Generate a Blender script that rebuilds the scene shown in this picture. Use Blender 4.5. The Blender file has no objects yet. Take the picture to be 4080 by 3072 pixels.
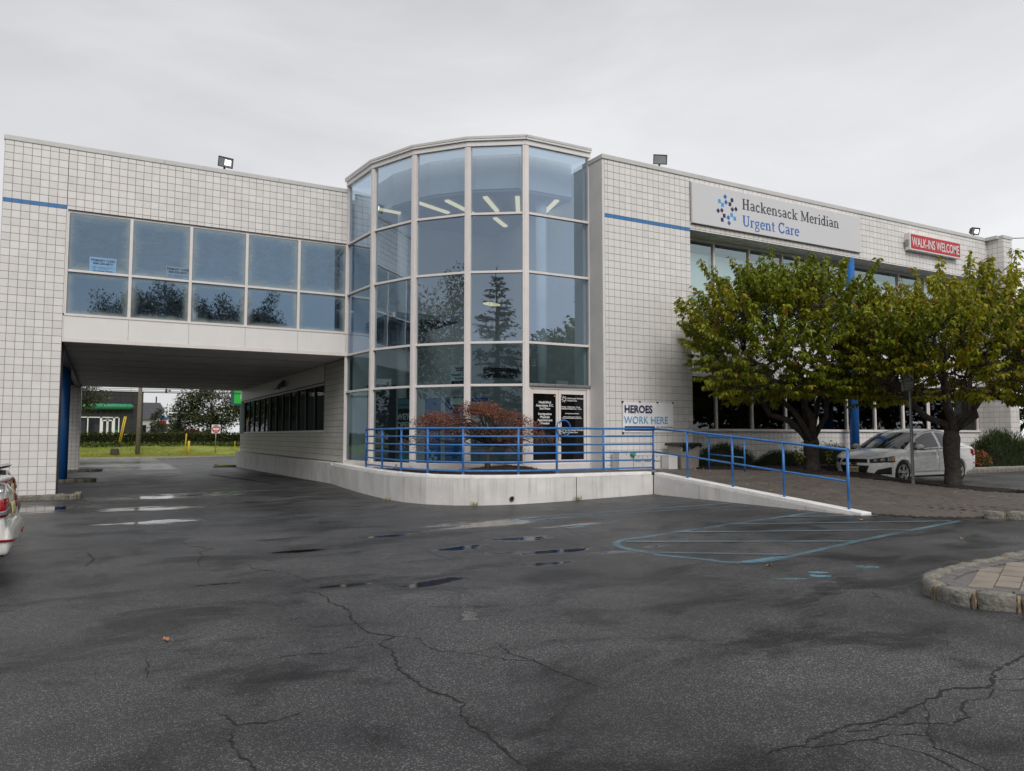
import bpy, bmesh, math, random
import numpy as np
from mathutils import Vector, Matrix
from mathutils.bvhtree import BVHTree

random.seed(7)
RNG = np.random.default_rng(7)
R = math.radians
scene = bpy.context.scene
COL = scene.collection

# ------------------------------------------------------------------ camera, sky, sun, exposure
cam_d = bpy.data.cameras.new('camera')
cam = bpy.data.objects.new('camera', cam_d)
COL.objects.link(cam)
cam.location = (0, 0, 1.6)
cam.rotation_euler = (R(90 + 3.8), 0, R(-28.8))
cam_d.sensor_width = 36
cam_d.lens = 26.35
cam_d.clip_start = 0.05
cam_d.clip_end = 3000
scene.camera = cam

SUN_EL, SUN_AZ = 42, 192          # degrees; azimuth clockwise from +Y: behind the camera, slightly left
world = bpy.data.worlds.new('World')
scene.world = world
world.use_nodes = True
wn, wl = world.node_tree.nodes, world.node_tree.links
wn.clear()
w_out = wn.new('ShaderNodeOutputWorld')
w_bg = wn.new('ShaderNodeBackground')
w_bg.inputs['Strength'].default_value = 0.1
sky = wn.new('ShaderNodeTexSky')
sky.sky_type = 'NISHITA'
sky.sun_disc = False
sky.sun_elevation = R(SUN_EL)
sky.sun_rotation = R(SUN_AZ)
sky.dust_density = 6
tc = wn.new('ShaderNodeTexCoord')
sep = wn.new('ShaderNodeSeparateXYZ')
wl.new(tc.outputs['Generated'], sep.inputs[0])
elev = wn.new('ShaderNodeMapRange')            # overcast: paler towards the horizon
elev.inputs['From Min'].default_value = 0.12
elev.inputs['From Max'].default_value = 0.62
elev.interpolation_type = 'SMOOTHSTEP'
wl.new(sep.outputs['Z'], elev.inputs['Value'])
mp = wn.new('ShaderNodeMapping')
mp.inputs['Scale'].default_value = (1.0, 1.0, 2.6)
wl.new(tc.outputs['Generated'], mp.inputs['Vector'])
cn = wn.new('ShaderNodeTexNoise')
cn.inputs['Scale'].default_value = 1.7
cn.inputs['Detail'].default_value = 5
cn.inputs['Roughness'].default_value = 0.55
cn.inputs['Distortion'].default_value = 0.6
wl.new(mp.outputs[0], cn.inputs['Vector'])
cr = wn.new('ShaderNodeMapRange')
cr.inputs['From Min'].default_value = 0.34
cr.inputs['From Max'].default_value = 0.66
cr.inputs['To Min'].default_value = -1.0
cr.inputs['To Max'].default_value = 1.0
wl.new(cn.outputs['Fac'], cr.inputs['Value'])
gm = wn.new('ShaderNodeMapRange')
gm.inputs['To Max'].default_value = 6.1
wl.new(elev.outputs[0], gm.inputs['Value'])
lowb = wn.new('ShaderNodeMath'); lowb.operation = 'MULTIPLY_ADD'      # thinner cloud towards +X
lowb.inputs[1].default_value = 2.3; lowb.inputs[2].default_value = 6.7
wl.new(sep.outputs['X'], lowb.inputs[0]); wl.new(lowb.outputs[0], gm.inputs['To Min'])
ad = wn.new('ShaderNodeMath'); ad.operation = 'MULTIPLY_ADD'
ad.inputs[1].default_value = 0.75
wl.new(cr.outputs[0], ad.inputs[0]); wl.new(gm.outputs[0], ad.inputs[2])
cc = wn.new('ShaderNodeCombineColor')
for i, k in enumerate((0.985, 0.99, 1.015)):
    mm = wn.new('ShaderNodeMath'); mm.operation = 'MULTIPLY'; mm.inputs[1].default_value = k
    wl.new(ad.outputs[0], mm.inputs[0]); wl.new(mm.outputs[0], cc.inputs[i])
mx = wn.new('ShaderNodeMix'); mx.data_type = 'RGBA'
mx.inputs[0].default_value = 0.94
wl.new(sky.outputs[0], mx.inputs[6]); wl.new(cc.outputs[0], mx.inputs[7])
wl.new(mx.outputs[2], w_bg.inputs['Color'])
wl.new(w_bg.outputs[0], w_out.inputs['Surface'])

sun_d = bpy.data.lights.new('sun', 'SUN')
sun_d.energy = 1.5
sun_d.angle = R(32)
sun_d.color = (1.0, 0.975, 0.94)
sun = bpy.data.objects.new('sun', sun_d)
COL.objects.link(sun)
_sd = Vector((math.sin(R(SUN_AZ)) * math.cos(R(SUN_EL)), math.cos(R(SUN_AZ)) * math.cos(R(SUN_EL)), math.sin(R(SUN_EL))))
sun.rotation_euler = _sd.to_track_quat('Z', 'Y').to_euler()

vs = scene.view_settings
vs.view_transform = 'Standard'
vs.look = 'None'
vs.exposure = 0.2
vs.gamma = 1.0
vs.use_curve_mapping = False
scene.render.engine = 'CYCLES'
cy = scene.cycles
cy.use_denoising = True
cy.max_bounces = 8
cy.diffuse_bounces = 3
cy.glossy_bounces = 4
cy.transmission_bounces = 6
cy.transparent_max_bounces = 12
cy.sample_clamp_indirect = 8
cy.caustics_reflective = False
cy.caustics_refractive = False

# ------------------------------------------------------------------ helpers
def S(t):
    t = max(0.0, min(1.0, t))
    return t * t * (3 - 2 * t)

def g(x, y):
    """height of the asphalt lot"""
    z = .28 * S((x - 2) / 17)
    if y > 23:
        z -= min(.206, (y - 23) * .0098) + min(.144, max(0, y - 44) * .048)
    return z

def rootloc(o):
    v = Vector((0, 0, 0))
    while o is not None:
        v += o.location
        o = o.parent
    return v

def tag(o, label=None, cat=None, group=None, kind=None):
    if label: o['label'] = label
    if cat: o['category'] = cat
    if group: o['group'] = group
    if kind: o['kind'] = kind
    return o

def thing(name, label, cat, loc=(0, 0, 0), group=None, rz=0):
    o = bpy.data.objects.new(name, None)
    o.empty_display_size = .3
    COL.objects.link(o)
    o.location = loc
    o.rotation_euler = (0, 0, rz)
    return tag(o, label, cat, group)

def link(name, me, mat, parent=None, local=False):
    o = bpy.data.objects.new(name, me)
    COL.objects.link(o)
    if mat is not None and len(me.materials) == 0:
        me.materials.append(mat)
    if parent is not None:
        o.parent = parent
        if not local:
            r = rootloc(parent)
            if r.length > 0:
                me.transform(Matrix.Translation(-r))
    return o

def mesh_from(name, verts, faces, smooth=False):
    me = bpy.data.meshes.new(name)
    me.from_pydata([tuple(v) for v in verts], [], faces)
    if smooth:
        me.polygons.foreach_set('use_smooth', [True] * len(me.polygons))
    me.update()
    return me

class MB:
    def __init__(s):
        s.v = []; s.f = []; s.sm = []
    def add(s, vs_, fs, smooth=False):
        n = len(s.v)
        s.v += [tuple(p) for p in vs_]
        s.f += [tuple(i + n for i in f) for f in fs]
        s.sm += [smooth] * len(fs)
        return s
    def box(s, x0, x1, y0, y1, z0, z1):
        return s.add([(x0, y0, z0), (x1, y0, z0), (x1, y1, z0), (x0, y1, z0), (x0, y0, z1), (x1, y0, z1), (x1, y1, z1), (x0, y1, z1)],
                     [(0, 3, 2, 1), (4, 5, 6, 7), (0, 1, 5, 4), (1, 2, 6, 5), (2, 3, 7, 6), (3, 0, 4, 7)])
    def obox(s, c, u, v, w):
        """box centred at c with half-axis vectors u v w"""
        c, u, v, w = Vector(c), Vector(u), Vector(v), Vector(w)
        P = [c + a * u + b * v + d * w for d in (-1, 1) for b in (-1, 1) for a in (-1, 1)]
        P = [P[0], P[1], P[3], P[2], P[4], P[5], P[7], P[6]]
        return s.add(P, [(0, 3, 2, 1), (4, 5, 6, 7), (0, 1, 5, 4), (1, 2, 6, 5), (2, 3, 7, 6), (3, 0, 4, 7)])
    def bar(s, p0, p1, wd, ht, up=(0, 0, 1), e0=0, e1=0):
        """rectangular bar from p0 to p1: wd across, ht along up"""
        p0, p1, up = Vector(p0), Vector(p1), Vector(up)
        d = (p1 - p0).normalized()
        p0 = p0 - d * e0; p1 = p1 + d * e1
        side = d.cross(up).normalized()
        upn = side.cross(d).normalized()
        return s.obox((p0 + p1) / 2, (p1 - p0) / 2, side * wd / 2, upn * ht / 2)
    def tube(s, path, r, n=8, caps=True):
        path = [Vector(p) for p in path]
        rs = r if isinstance(r, (list, tuple)) else [r] * len(path)
        rings = []
        prev = None
        for i, p in enumerate(path):
            a = path[max(0, i - 1)]; b = path[min(len(path) - 1, i + 1)]
            d = (b - a)
            d = d.normalized() if d.length > 1e-9 else Vector((0, 0, 1))
            if prev is None:
                ref = Vector((0, 0, 1)) if abs(d.z) < .9 else Vector((1, 0, 0))
                u = d.cross(ref).normalized()
            else:
                u = (prev - d * prev.dot(d)).normalized()
            prev = u
            w = d.cross(u)
            rings.append([p + (u * math.cos(2 * math.pi * k / n) + w * math.sin(2 * math.pi * k / n)) * rs[i] for k in range(n)])
        V = [q for ring in rings for q in ring]
        F = []
        for i in range(len(path) - 1):
            for k in range(n):
                F.append((i * n + k, i * n + (k + 1) % n, (i + 1) * n + (k + 1) % n, (i + 1) * n + k))
        s.add(V, F, True)
        if caps:
            m = len(s.v) - len(V)
            s.f.append(tuple(m + k for k in range(n))[::-1]); s.sm.append(False)
            e = m + (len(path) - 1) * n
            s.f.append(tuple(e + k for k in range(n))); s.sm.append(False)
        return s
    def prism(s, pts, z0, z1):
        """vertical prism over a ccw outline; z0/z1 numbers or functions of (x, y)"""
        n = len(pts)
        f0 = z0 if callable(z0) else (lambda x, y: z0)
        f1 = z1 if callable(z1) else (lambda x, y: z1)
        V = [(x, y, f0(x, y)) for x, y in pts] + [(x, y, f1(x, y)) for x, y in pts]
        F = [tuple(range(n))[::-1], tuple(range(n, 2 * n))] + [(i, (i + 1) % n, n + (i + 1) % n, n + i) for i in range(n)]
        return s.add(V, F)
    def quad(s, a, b, c, d):
        return s.add([a, b, c, d], [(0, 1, 2, 3)])
    def lathe(s, prof, n=24, c=(0, 0, 0), axis='z'):
        V = []
        for r, h in prof:
            for k in range(n):
                a = 2 * math.pi * k / n
                q = (r * math.cos(a), r * math.sin(a), h)
                if axis == 'y': q = (q[0], q[2], q[1])
                if axis == 'x': q = (q[2], q[0], q[1])
                V.append((q[0] + c[0], q[1] + c[1], q[2] + c[2]))
        F = []
        for i in range(len(prof) - 1):
            for k in range(n):
                F.append((i * n + k, i * n + (k + 1) % n, (i + 1) * n + (k + 1) % n, (i + 1) * n + k))
        return s.add(V, F, True)
    def mesh(s, name='m', fix=True):
        me = bpy.data.meshes.new(name)
        me.from_pydata(s.v, [], s.f)
        me.polygons.foreach_set('use_smooth', s.sm)
        me.update()
        if fix:
            bm = bmesh.new(); bm.from_mesh(me)
            bmesh.ops.recalc_face_normals(bm, faces=bm.faces)
            bm.to_mesh(me); bm.free()
        return me
    def build(s, name, mat, parent=None, local=False, bevel=0, fix=True, seg=2):
        o = link(name, s.mesh(name, fix), mat, parent, local)
        if bevel:
            m = o.modifiers.new('bevel', 'BEVEL'); m.width = bevel; m.segments = seg; m.limit_method = 'ANGLE'; m.angle_limit = R(35)
        return o

def box_part(name, mat, parent, *a, bevel=0):
    return MB().box(*a).build(name, mat, parent, bevel=bevel)

# ------------------------------------------------------------------ materials
MATS = {}
def new_mat(name):
    m = bpy.data.materials.new(name)
    m.use_nodes = True
    nt = m.node_tree
    nt.nodes.clear()
    out = nt.nodes.new('ShaderNodeOutputMaterial')
    MATS[name] = m
    return m, nt.nodes, nt.links, out

def pos_node(N):
    return N.new('ShaderNodeNewGeometry').outputs['Position']

def noise(N, L, vec, scale, detail=4, rough=.55, dist=0):
    t = N.new('ShaderNodeTexNoise')
    t.inputs['Scale'].default_value = scale
    t.inputs['Detail'].default_value = detail
    t.inputs['Roughness'].default_value = rough
    t.inputs['Distortion'].default_value = dist
    L.new(vec, t.inputs['Vector'])
    return t.outputs['Fac']

def mrange(N, L, val, a, b, c=0.0, d=1.0, smooth=False):
    t = N.new('ShaderNodeMapRange')
    if smooth: t.interpolation_type = 'SMOOTHSTEP'
    for k, v in zip(('From Min', 'From Max', 'To Min', 'To Max'), (a, b, c, d)):
        t.inputs[k].default_value = v
    L.new(val, t.inputs['Value'])
    return t.outputs[0]

def mixc(N, L, fac, a, b, mode='MIX'):
    t = N.new('ShaderNodeMix'); t.data_type = 'RGBA'; t.blend_type = mode
    if isinstance(fac, (int, float)): t.inputs[0].default_value = fac
    else: L.new(fac, t.inputs[0])
    for i, c in ((6, a), (7, b)):
        if isinstance(c, (tuple, list)): t.inputs[i].default_value = (*c[:3], 1)
        else: L.new(c, t.inputs[i])
    return t.outputs[2]

def math_(N, L, op, a, b=None, c=None):
    t = N.new('ShaderNodeMath'); t.operation = op
    for i, x in enumerate((a, b, c)):
        if x is None: continue
        if isinstance(x, (int, float)): t.inputs[i].default_value = x
        else: L.new(x, t.inputs[i])
    return t.outputs[0]

def mapping(N, L, vec, scale=(1, 1, 1), loc=(0, 0, 0), rot=(0, 0, 0)):
    t = N.new('ShaderNodeMapping')
    t.inputs['Scale'].default_value = scale
    t.inputs['Location'].default_value = loc
    t.inputs['Rotation'].default_value = rot
    L.new(vec, t.inputs['Vector'])
    return t.outputs[0]

def sc(c, k):
    return tuple(min(1, x * k) for x in c[:3])

def simple(name, col, rough=.5, metal=0.0, var=.12, scale=6, bump=0, bscale=40, coat=0, spec=.5, streak=0, streak_col=(.12, .1, .08), island=0, rvar=.08):
    m, N, L, out = new_mat(name)
    b = N.new('ShaderNodeBsdfPrincipled')
    p = pos_node(N)
    f = noise(N, L, p, scale)
    c = mixc(N, L, mrange(N, L, f, .25, .75), sc(col, 1 - var), sc(col, 1 + var))
    if island:
        gi = N.new('ShaderNodeNewGeometry')
        c = mixc(N, L, mrange(N, L, gi.outputs['Random Per Island'], 0, 1, 0, island), c, sc(col, .35))
    if streak:
        sv = mapping(N, L, p, (9, 9, .45))
        sf = noise(N, L, sv, 1.0, 5, .6)
        sf2 = noise(N, L, p, .9, 2)
        k = math_(N, L, 'MULTIPLY', mrange(N, L, sf, .52, .78, 0, streak), mrange(N, L, sf2, .4, .7, .15, 1))
        c = mixc(N, L, k, c, streak_col)
    L.new(c, b.inputs['Base Color'])
    b.inputs['Metallic'].default_value = metal
    rr = mrange(N, L, noise(N, L, p, scale * 2.3, 3), .3, .7, max(0.02, rough - rvar), min(1, rough + rvar))
    L.new(rr, b.inputs['Roughness'])
    b.inputs['Specular IOR Level'].default_value = spec
    if coat:
        b.inputs['Coat Weight'].default_value = coat
        b.inputs['Coat Roughness'].default_value = .04
    if bump:
        bn = N.new('ShaderNodeBump')
        bn.inputs['Strength'].default_value = bump
        bn.inputs['Distance'].default_value = .02
        L.new(noise(N, L, p, bscale, 4), bn.inputs['Height'])
        L.new(bn.outputs[0], b.inputs['Normal'])
    L.new(b.outputs[0], out.inputs['Surface'])
    return m

def emit(name, col, strength):
    m, N, L, out = new_mat(name)
    e = N.new('ShaderNodeEmission')
    f = noise(N, L, pos_node(N), 12, 2)
    L.new(mixc(N, L, f, sc(col, .9), col), e.inputs['Color'])
    e.inputs['Strength'].default_value = strength
    L.new(e.outputs[0], out.inputs['Surface'])
    return m

def glass(name, refl, tint, base=.4, edge=.5, rough=.0, warp=.0012):
    """coated window glass: part mirror, part tinted view through"""
    m, N, L, out = new_mat(name)
    tr = N.new('ShaderNodeBsdfTransparent'); tr.inputs[0].default_value = (*tint, 1)
    gl = N.new('ShaderNodeBsdfGlossy'); gl.inputs['Color'].default_value = (*refl, 1); gl.inputs['Roughness'].default_value = rough
    lw = N.new('ShaderNodeLayerWeight'); lw.inputs['Blend'].default_value = .35
    fac = math_(N, L, 'MULTIPLY_ADD', math_(N, L, 'POWER', lw.outputs['Facing'], 2.0), edge, base)
    bn = N.new('ShaderNodeBump'); bn.inputs['Strength'].default_value = 1; bn.inputs['Distance'].default_value = warp
    L.new(noise(N, L, pos_node(N), 1.6, 2, .5), bn.inputs['Height'])
    L.new(bn.outputs[0], gl.inputs['Normal'])
    mi = N.new('ShaderNodeMixShader')
    L.new(fac, mi.inputs[0]); L.new(tr.outputs[0], mi.inputs[1]); L.new(gl.outputs[0], mi.inputs[2])
    L.new(mi.outputs[0], out.inputs['Surface'])
    return m

def leafmat(name, c0, c1, c2, rare=.06, transl=.35, rough=.5):
    """leaf colour per leaf: c0..c1, a few of c2"""
    m, N, L, out = new_mat(name)
    gi = N.new('ShaderNodeNewGeometry')
    ri = gi.outputs['Random Per Island']
    c = mixc(N, L, ri, c0, c1)
    c = mixc(N, L, mrange(N, L, noise(N, L, gi.outputs['Position'], .9, 2), .52, .68), c, mixc(N, L, .55, c, c1))
    k = math_(N, L, 'GREATER_THAN', math_(N, L, 'FRACT', math_(N, L, 'MULTIPLY', ri, 37.7)), 1 - rare)
    c = mixc(N, L, k, c, c2)
    b = N.new('ShaderNodeBsdfPrincipled')
    L.new(c, b.inputs['Base Color']); b.inputs['Roughness'].default_value = rough
    b.inputs['Specular IOR Level'].default_value = .35
    t = N.new('ShaderNodeBsdfTranslucent'); L.new(c, t.inputs['Color'])
    mi = N.new('ShaderNodeMixShader'); mi.inputs[0].default_value = transl
    L.new(b.outputs[0], mi.inputs[1]); L.new(t.outputs[0], mi.inputs[2])
    L.new(mi.outputs[0], out.inputs['Surface'])
    return m
# ------------------------------------------------------------------ the place's materials
def asphalt(name, ellipses, base=.05, rough=(.42, .62), wet_noise=.0, pr=(.22, .025), spec=.40):
    m, N, L, out = new_mat(name)
    p = pos_node(N)
    b = N.new('ShaderNodeBsdfPrincipled')
    vor = N.new('ShaderNodeTexVoronoi'); vor.inputs['Scale'].default_value = 92
    L.new(p, vor.inputs['Vector'])
    vs_ = N.new('ShaderNodeSeparateColor'); L.new(vor.outputs['Color'], vs_.inputs[0])
    n1 = noise(N, L, p, 120, 3, .7)
    big = noise(N, L, p, .45, 5, .6)
    mid = noise(N, L, p, 2.2, 5, .65)
    c = mixc(N, L, mrange(N, L, n1, .3, .7), (base * .55, base * .55, base * .58), (base * 1.35, base * 1.35, base * 1.42))
    fl = math_(N, L, 'MULTIPLY', mrange(N, L, vs_.outputs[0], .42, 1.0, 0, 1), mrange(N, L, vor.outputs['Distance'], .25, .6, 1, 0))
    c = mixc(N, L, math_(N, L, 'MULTIPLY', fl, .85), c, (base * 6.6, base * 6.4, base * 6.2))
    dk = mrange(N, L, big, .35, .68, .5, 1.35)
    dk2 = mrange(N, L, mid, .3, .7, .84, 1.12)
    dk = math_(N, L, 'MULTIPLY', dk, dk2)
    wet = mrange(N, L, noise(N, L, mapping(N, L, p, (.8, 1.3, 1)), .85, 8, .64, .6), .48, .64, 0, 1, True)
    dk = math_(N, L, 'MULTIPLY', dk, mrange(N, L, wet, 0, 1, 1.1, .36))
    cmul = N.new('ShaderNodeVectorMath'); cmul.operation = 'SCALE'
    L.new(c, cmul.inputs[0]); L.new(dk, cmul.inputs['Scale'])
    c = cmul.outputs[0]
    # puddles: ellipses in plan broken up by noise
    acc = None
    for (cx, cy_, rx, ry, rot) in ellipses:
        s_ = N.new('ShaderNodeVectorMath'); s_.operation = 'SUBTRACT'
        L.new(p, s_.inputs[0]); s_.inputs[1].default_value = (cx, cy_, 0)
        mpv = mapping(N, L, s_.outputs[0], (1 / rx, 1 / ry, 0), rot=(0, 0, 0)) if not rot else None
        if mpv is None:
            rv = mapping(N, L, s_.outputs[0], (1, 1, 0), rot=(0, 0, -R(rot)))
            mpv = mapping(N, L, rv, (1 / rx, 1 / ry, 0))
        ln = N.new('ShaderNodeVectorMath'); ln.operation = 'LENGTH'; L.new(mpv, ln.inputs[0])
        e = math_(N, L, 'SUBTRACT', 1.0, ln.outputs['Value'])
        acc = e if acc is None else math_(N, L, 'MAXIMUM', acc, e)
    pn = noise(N, L, mapping(N, L, p, (.7, 2.4, 1)), 1.5, 7, .62, .4)
    pm = math_(N, L, 'MULTIPLY_ADD', math_(N, L, 'SUBTRACT', pn, .5), 3.4, acc)
    if wet_noise:
        pm = math_(N, L, 'MAXIMUM', pm, math_(N, L, 'MULTIPLY_ADD', math_(N, L, 'SUBTRACT', pn, 1 - wet_noise), 5, 0.0))
    puddle = mrange(N, L, pm, .05, .50, 0, 1, True)
    damp = mrange(N, L, pm, -1.1, .3, 0, 1, True)
    c = mixc(N, L, math_(N, L, 'MULTIPLY', damp, .45), c, (.012, .012, .013))
    c = mixc(N, L, puddle, c, (.010, .010, .011))
    L.new(c, b.inputs['Base Color'])
    r = mrange(N, L, mid, .3, .7, rough[0], rough[1])
    r = math_(N, L, 'MULTIPLY', r, mrange(N, L, big, .3, .7, .72, 1.25))
    wr_ = N.new('ShaderNodeMix'); wr_.inputs[3].default_value = .30; L.new(math_(N, L, 'MULTIPLY', wet, .8), wr_.inputs[0]); L.new(r, wr_.inputs[2])
    r = wr_.outputs[0]
    rm = N.new('ShaderNodeMix'); rm.inputs[3].default_value = pr[0]; L.new(math_(N, L, 'MULTIPLY', damp, .7), rm.inputs[0]); L.new(r, rm.inputs[2])
    rm2 = N.new('ShaderNodeMix'); rm2.inputs[3].default_value = pr[1]; L.new(puddle, rm2.inputs[0]); L.new(rm.outputs[0], rm2.inputs[2])
    L.new(rm2.outputs[0], b.inputs['Roughness'])
    sw = math_(N, L, 'MAXIMUM', mrange(N, L, wet, 0, 1, spec, spec * .6), mrange(N, L, puddle, 0, 1, 0, .5))
    L.new(sw, b.inputs['Specular IOR Level'])
    bn = N.new('ShaderNodeBump'); bn.inputs['Distance'].default_value = .006
    L.new(mrange(N, L, puddle, 0, 1, .75, .02), bn.inputs['Strength'])
    L.new(math_(N, L, 'ADD', n1, math_(N, L, 'MULTIPLY', vor.outputs['Distance'], .8)), bn.inputs['Height'])
    L.new(bn.outputs[0], b.inputs['Normal'])
    L.new(b.outputs[0], out.inputs['Surface'])
    return m

PUD = [(5.55, 10.0, .75, .22, -12), (5.35, 8.75, .95, .2, -20), (6.1, 8.25, .6, .14, -22), (4.6, 9.7, .55, .2, 0), (2.35, 7.95, .4, .12, 0), (3.3, 7.65, .5, .2, 20), (4.9, 8.0, .4, .12, -15), (2.6, 10.6, .5, .16, 0), (1.2, 8.7, .4, .14, 0), (7.2, 10.9, .6, .2, 0), (4.1, 11.4, .55, .18, 0), (6.9, 8.3, .3, .1, 0),
       (1.5, 21.6, 2.2, .7, 0), (.9, 18.3, 1.3, .55, 0), (-1.1, 19.3, 1.3, 1.0, 0), (.95, 15.4, 1.0, .4, 0), (3.4, 22.5, 2.6, .25, 0), (6.0, 11.9, 1.2, .5, 0),
       (18.8, 10.6, 1.2, .7, 0), (21.0, 9.6, 1.6, .6, 0)]
M_ASPH = asphalt('wet_asphalt', PUD, base=.042, rough=(.36, .55))
M_ROAD = asphalt('wet_road', [(3, 50, 30, 4, 0), (3, 60, 30, 5, 0)], base=.16, rough=(.34, .5), wet_noise=.4, pr=(.34, .22), spec=.9)

def paint_worn(name, col, lo=.42, hi=.6, rough=.5, amt=1.0):
    m, N, L, out = new_mat(name)
    p = pos_node(N)
    b = N.new('ShaderNodeBsdfPrincipled')
    L.new(mixc(N, L, noise(N, L, p, 9, 4), sc(col, .75), sc(col, 1.2)), b.inputs['Base Color'])
    b.inputs['Roughness'].default_value = rough
    t = N.new('ShaderNodeBsdfTransparent')
    f = math_(N, L, 'MULTIPLY', mrange(N, L, math_(N, L, 'ADD', math_(N, L, 'MULTIPLY', noise(N, L, p, 70, 3, .7), .55), math_(N, L, 'MULTIPLY', noise(N, L, p, 1.3, 3), .45)), lo, hi), amt)
    mi = N.new('ShaderNodeMixShader'); L.new(f, mi.inputs[0]); L.new(t.outputs[0], mi.inputs[1]); L.new(b.outputs[0], mi.inputs[2])
    L.new(mi.outputs[0], out.inputs['Surface'])
    return m
M_LINE = paint_worn('worn_blue_line_paint', (.15, .27, .34), .38, .6, amt=.8)
M_LINE2 = paint_worn('bright_blue_line_paint', (.19, .42, .53), .42, .6, amt=.8)
M_LINEW = paint_worn('worn_grey_line_paint', (.26, .26, .26), .42, .62, amt=.7)
M_CRACK = simple('crack_filler', (.012, .012, .012), .9, var=.3)

M_TILE = simple('white_glazed_tile', (.80, .775, .75), .28, var=.035, scale=1.6, island=.17, spec=.5, streak=.22, streak_col=(.42, .38, .33))
M_GROUT = simple('dark_grout', (.21, .195, .18), .9, var=.2, scale=3)
M_BAND = simple('blue_band_tile', (.045, .19, .44), .3, var=.12, scale=4)
M_COPING = simple('grey_metal_coping', (.58, .575, .555), .42, var=.08, scale=2, streak=.25, streak_col=(.28, .27, .25))
M_FRAME = simple('white_painted_aluminium', (.76, .71, .68), .42, var=.05, scale=3, streak=.22, streak_col=(.36, .29, .24))
M_PANEL = simple('white_metal_panel', (.78, .765, .745), .38, var=.03, scale=2, streak=.16, streak_col=(.45, .38, .32))
M_STUCCO = simple('white_stucco', (.72, .71, .69), .8, var=.06, scale=2.5, bump=.25, bscale=60, streak=.12, streak_col=(.4, .38, .36))
M_WALLW = simple('stained_white_concrete', (.72, .70, .68), .8, var=.16, scale=1.5, bump=.35, bscale=45, streak=.9, streak_col=(.30, .28, .245))
M_CAPW = simple('white_painted_wall_cap', (.82, .81, .79), .7, var=.12, scale=3.5, bump=.4, bscale=35, streak=.12, streak_col=(.4, .36, .3))
M_SOFFIT = simple('grey_soffit_board', (.74, .725, .70), .7, var=.14, scale=1.4, streak=.0)
M_SOFTRIM = simple('pale_soffit_joint', (.82, .81, .78), .6, var=.2)
M_BLUE = simple('blue_gloss_paint', (.04, .175, .47), .34, var=.22, scale=9, spec=.5, streak=.45, streak_col=(.03, .075, .17))
M_COLBLUE = simple('blue_column_paint', (.02, .135, .43), .4, var=.08, scale=2)
M_INTW = simple('interior_white_wall', (.84, .84, .82), .8, var=.04)
M_INTC = simple('interior_grey_ceiling', (.34, .35, .37), .85, var=.05)
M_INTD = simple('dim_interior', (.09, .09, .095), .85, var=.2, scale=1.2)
M_INTF = simple('interior_floor_tile', (.22, .2, .18), .4, var=.15)
M_BLIND = simple('pale_window_blind', (.80, .84, .80), .7, var=.05, scale=1.2, streak=.12, streak_col=(.3, .4, .42))
M_TUBE = emit('fluorescent_tube', (1.0, .84, .50), 1.0)
M_DOWN = emit('warm_downlight', (1.0, .62, .25), 9)
M_FLOOD = emit('floodlight_lens_lit', (.93, .96, 1.0), 3.2)
M_FLOODOFF = simple('floodlight_lens_unlit', (.25, .28, .28), .12, var=.2, spec=.8)
M_DKMETAL = simple('dark_bronze_metal', (.035, .033, .03), .45, metal=.3, var=.2)
M_GALV = simple('galvanised_steel', (.34, .35, .36), .42, metal=.75, var=.18, scale=12)
M_STEEL = simple('brushed_steel', (.5, .5, .5), .3, metal=.9, var=.1)

G_ROT = glass('blue_coated_glass', (.48, .61, .79), (.68, .79, .86), base=.41, edge=.45)
G_LOW = glass('grey_lobby_glass', (.36, .46, .54), (.42, .52, .54), base=.20, edge=.38)
G_DARK = glass('dark_tinted_glass', (.32, .36, .38), (.22, .25, .25), base=.24, edge=.35)
G_WING = glass('pale_teal_glass', (.62, .76, .79), (.82, .92, .92), base=.32, edge=.35)

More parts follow.
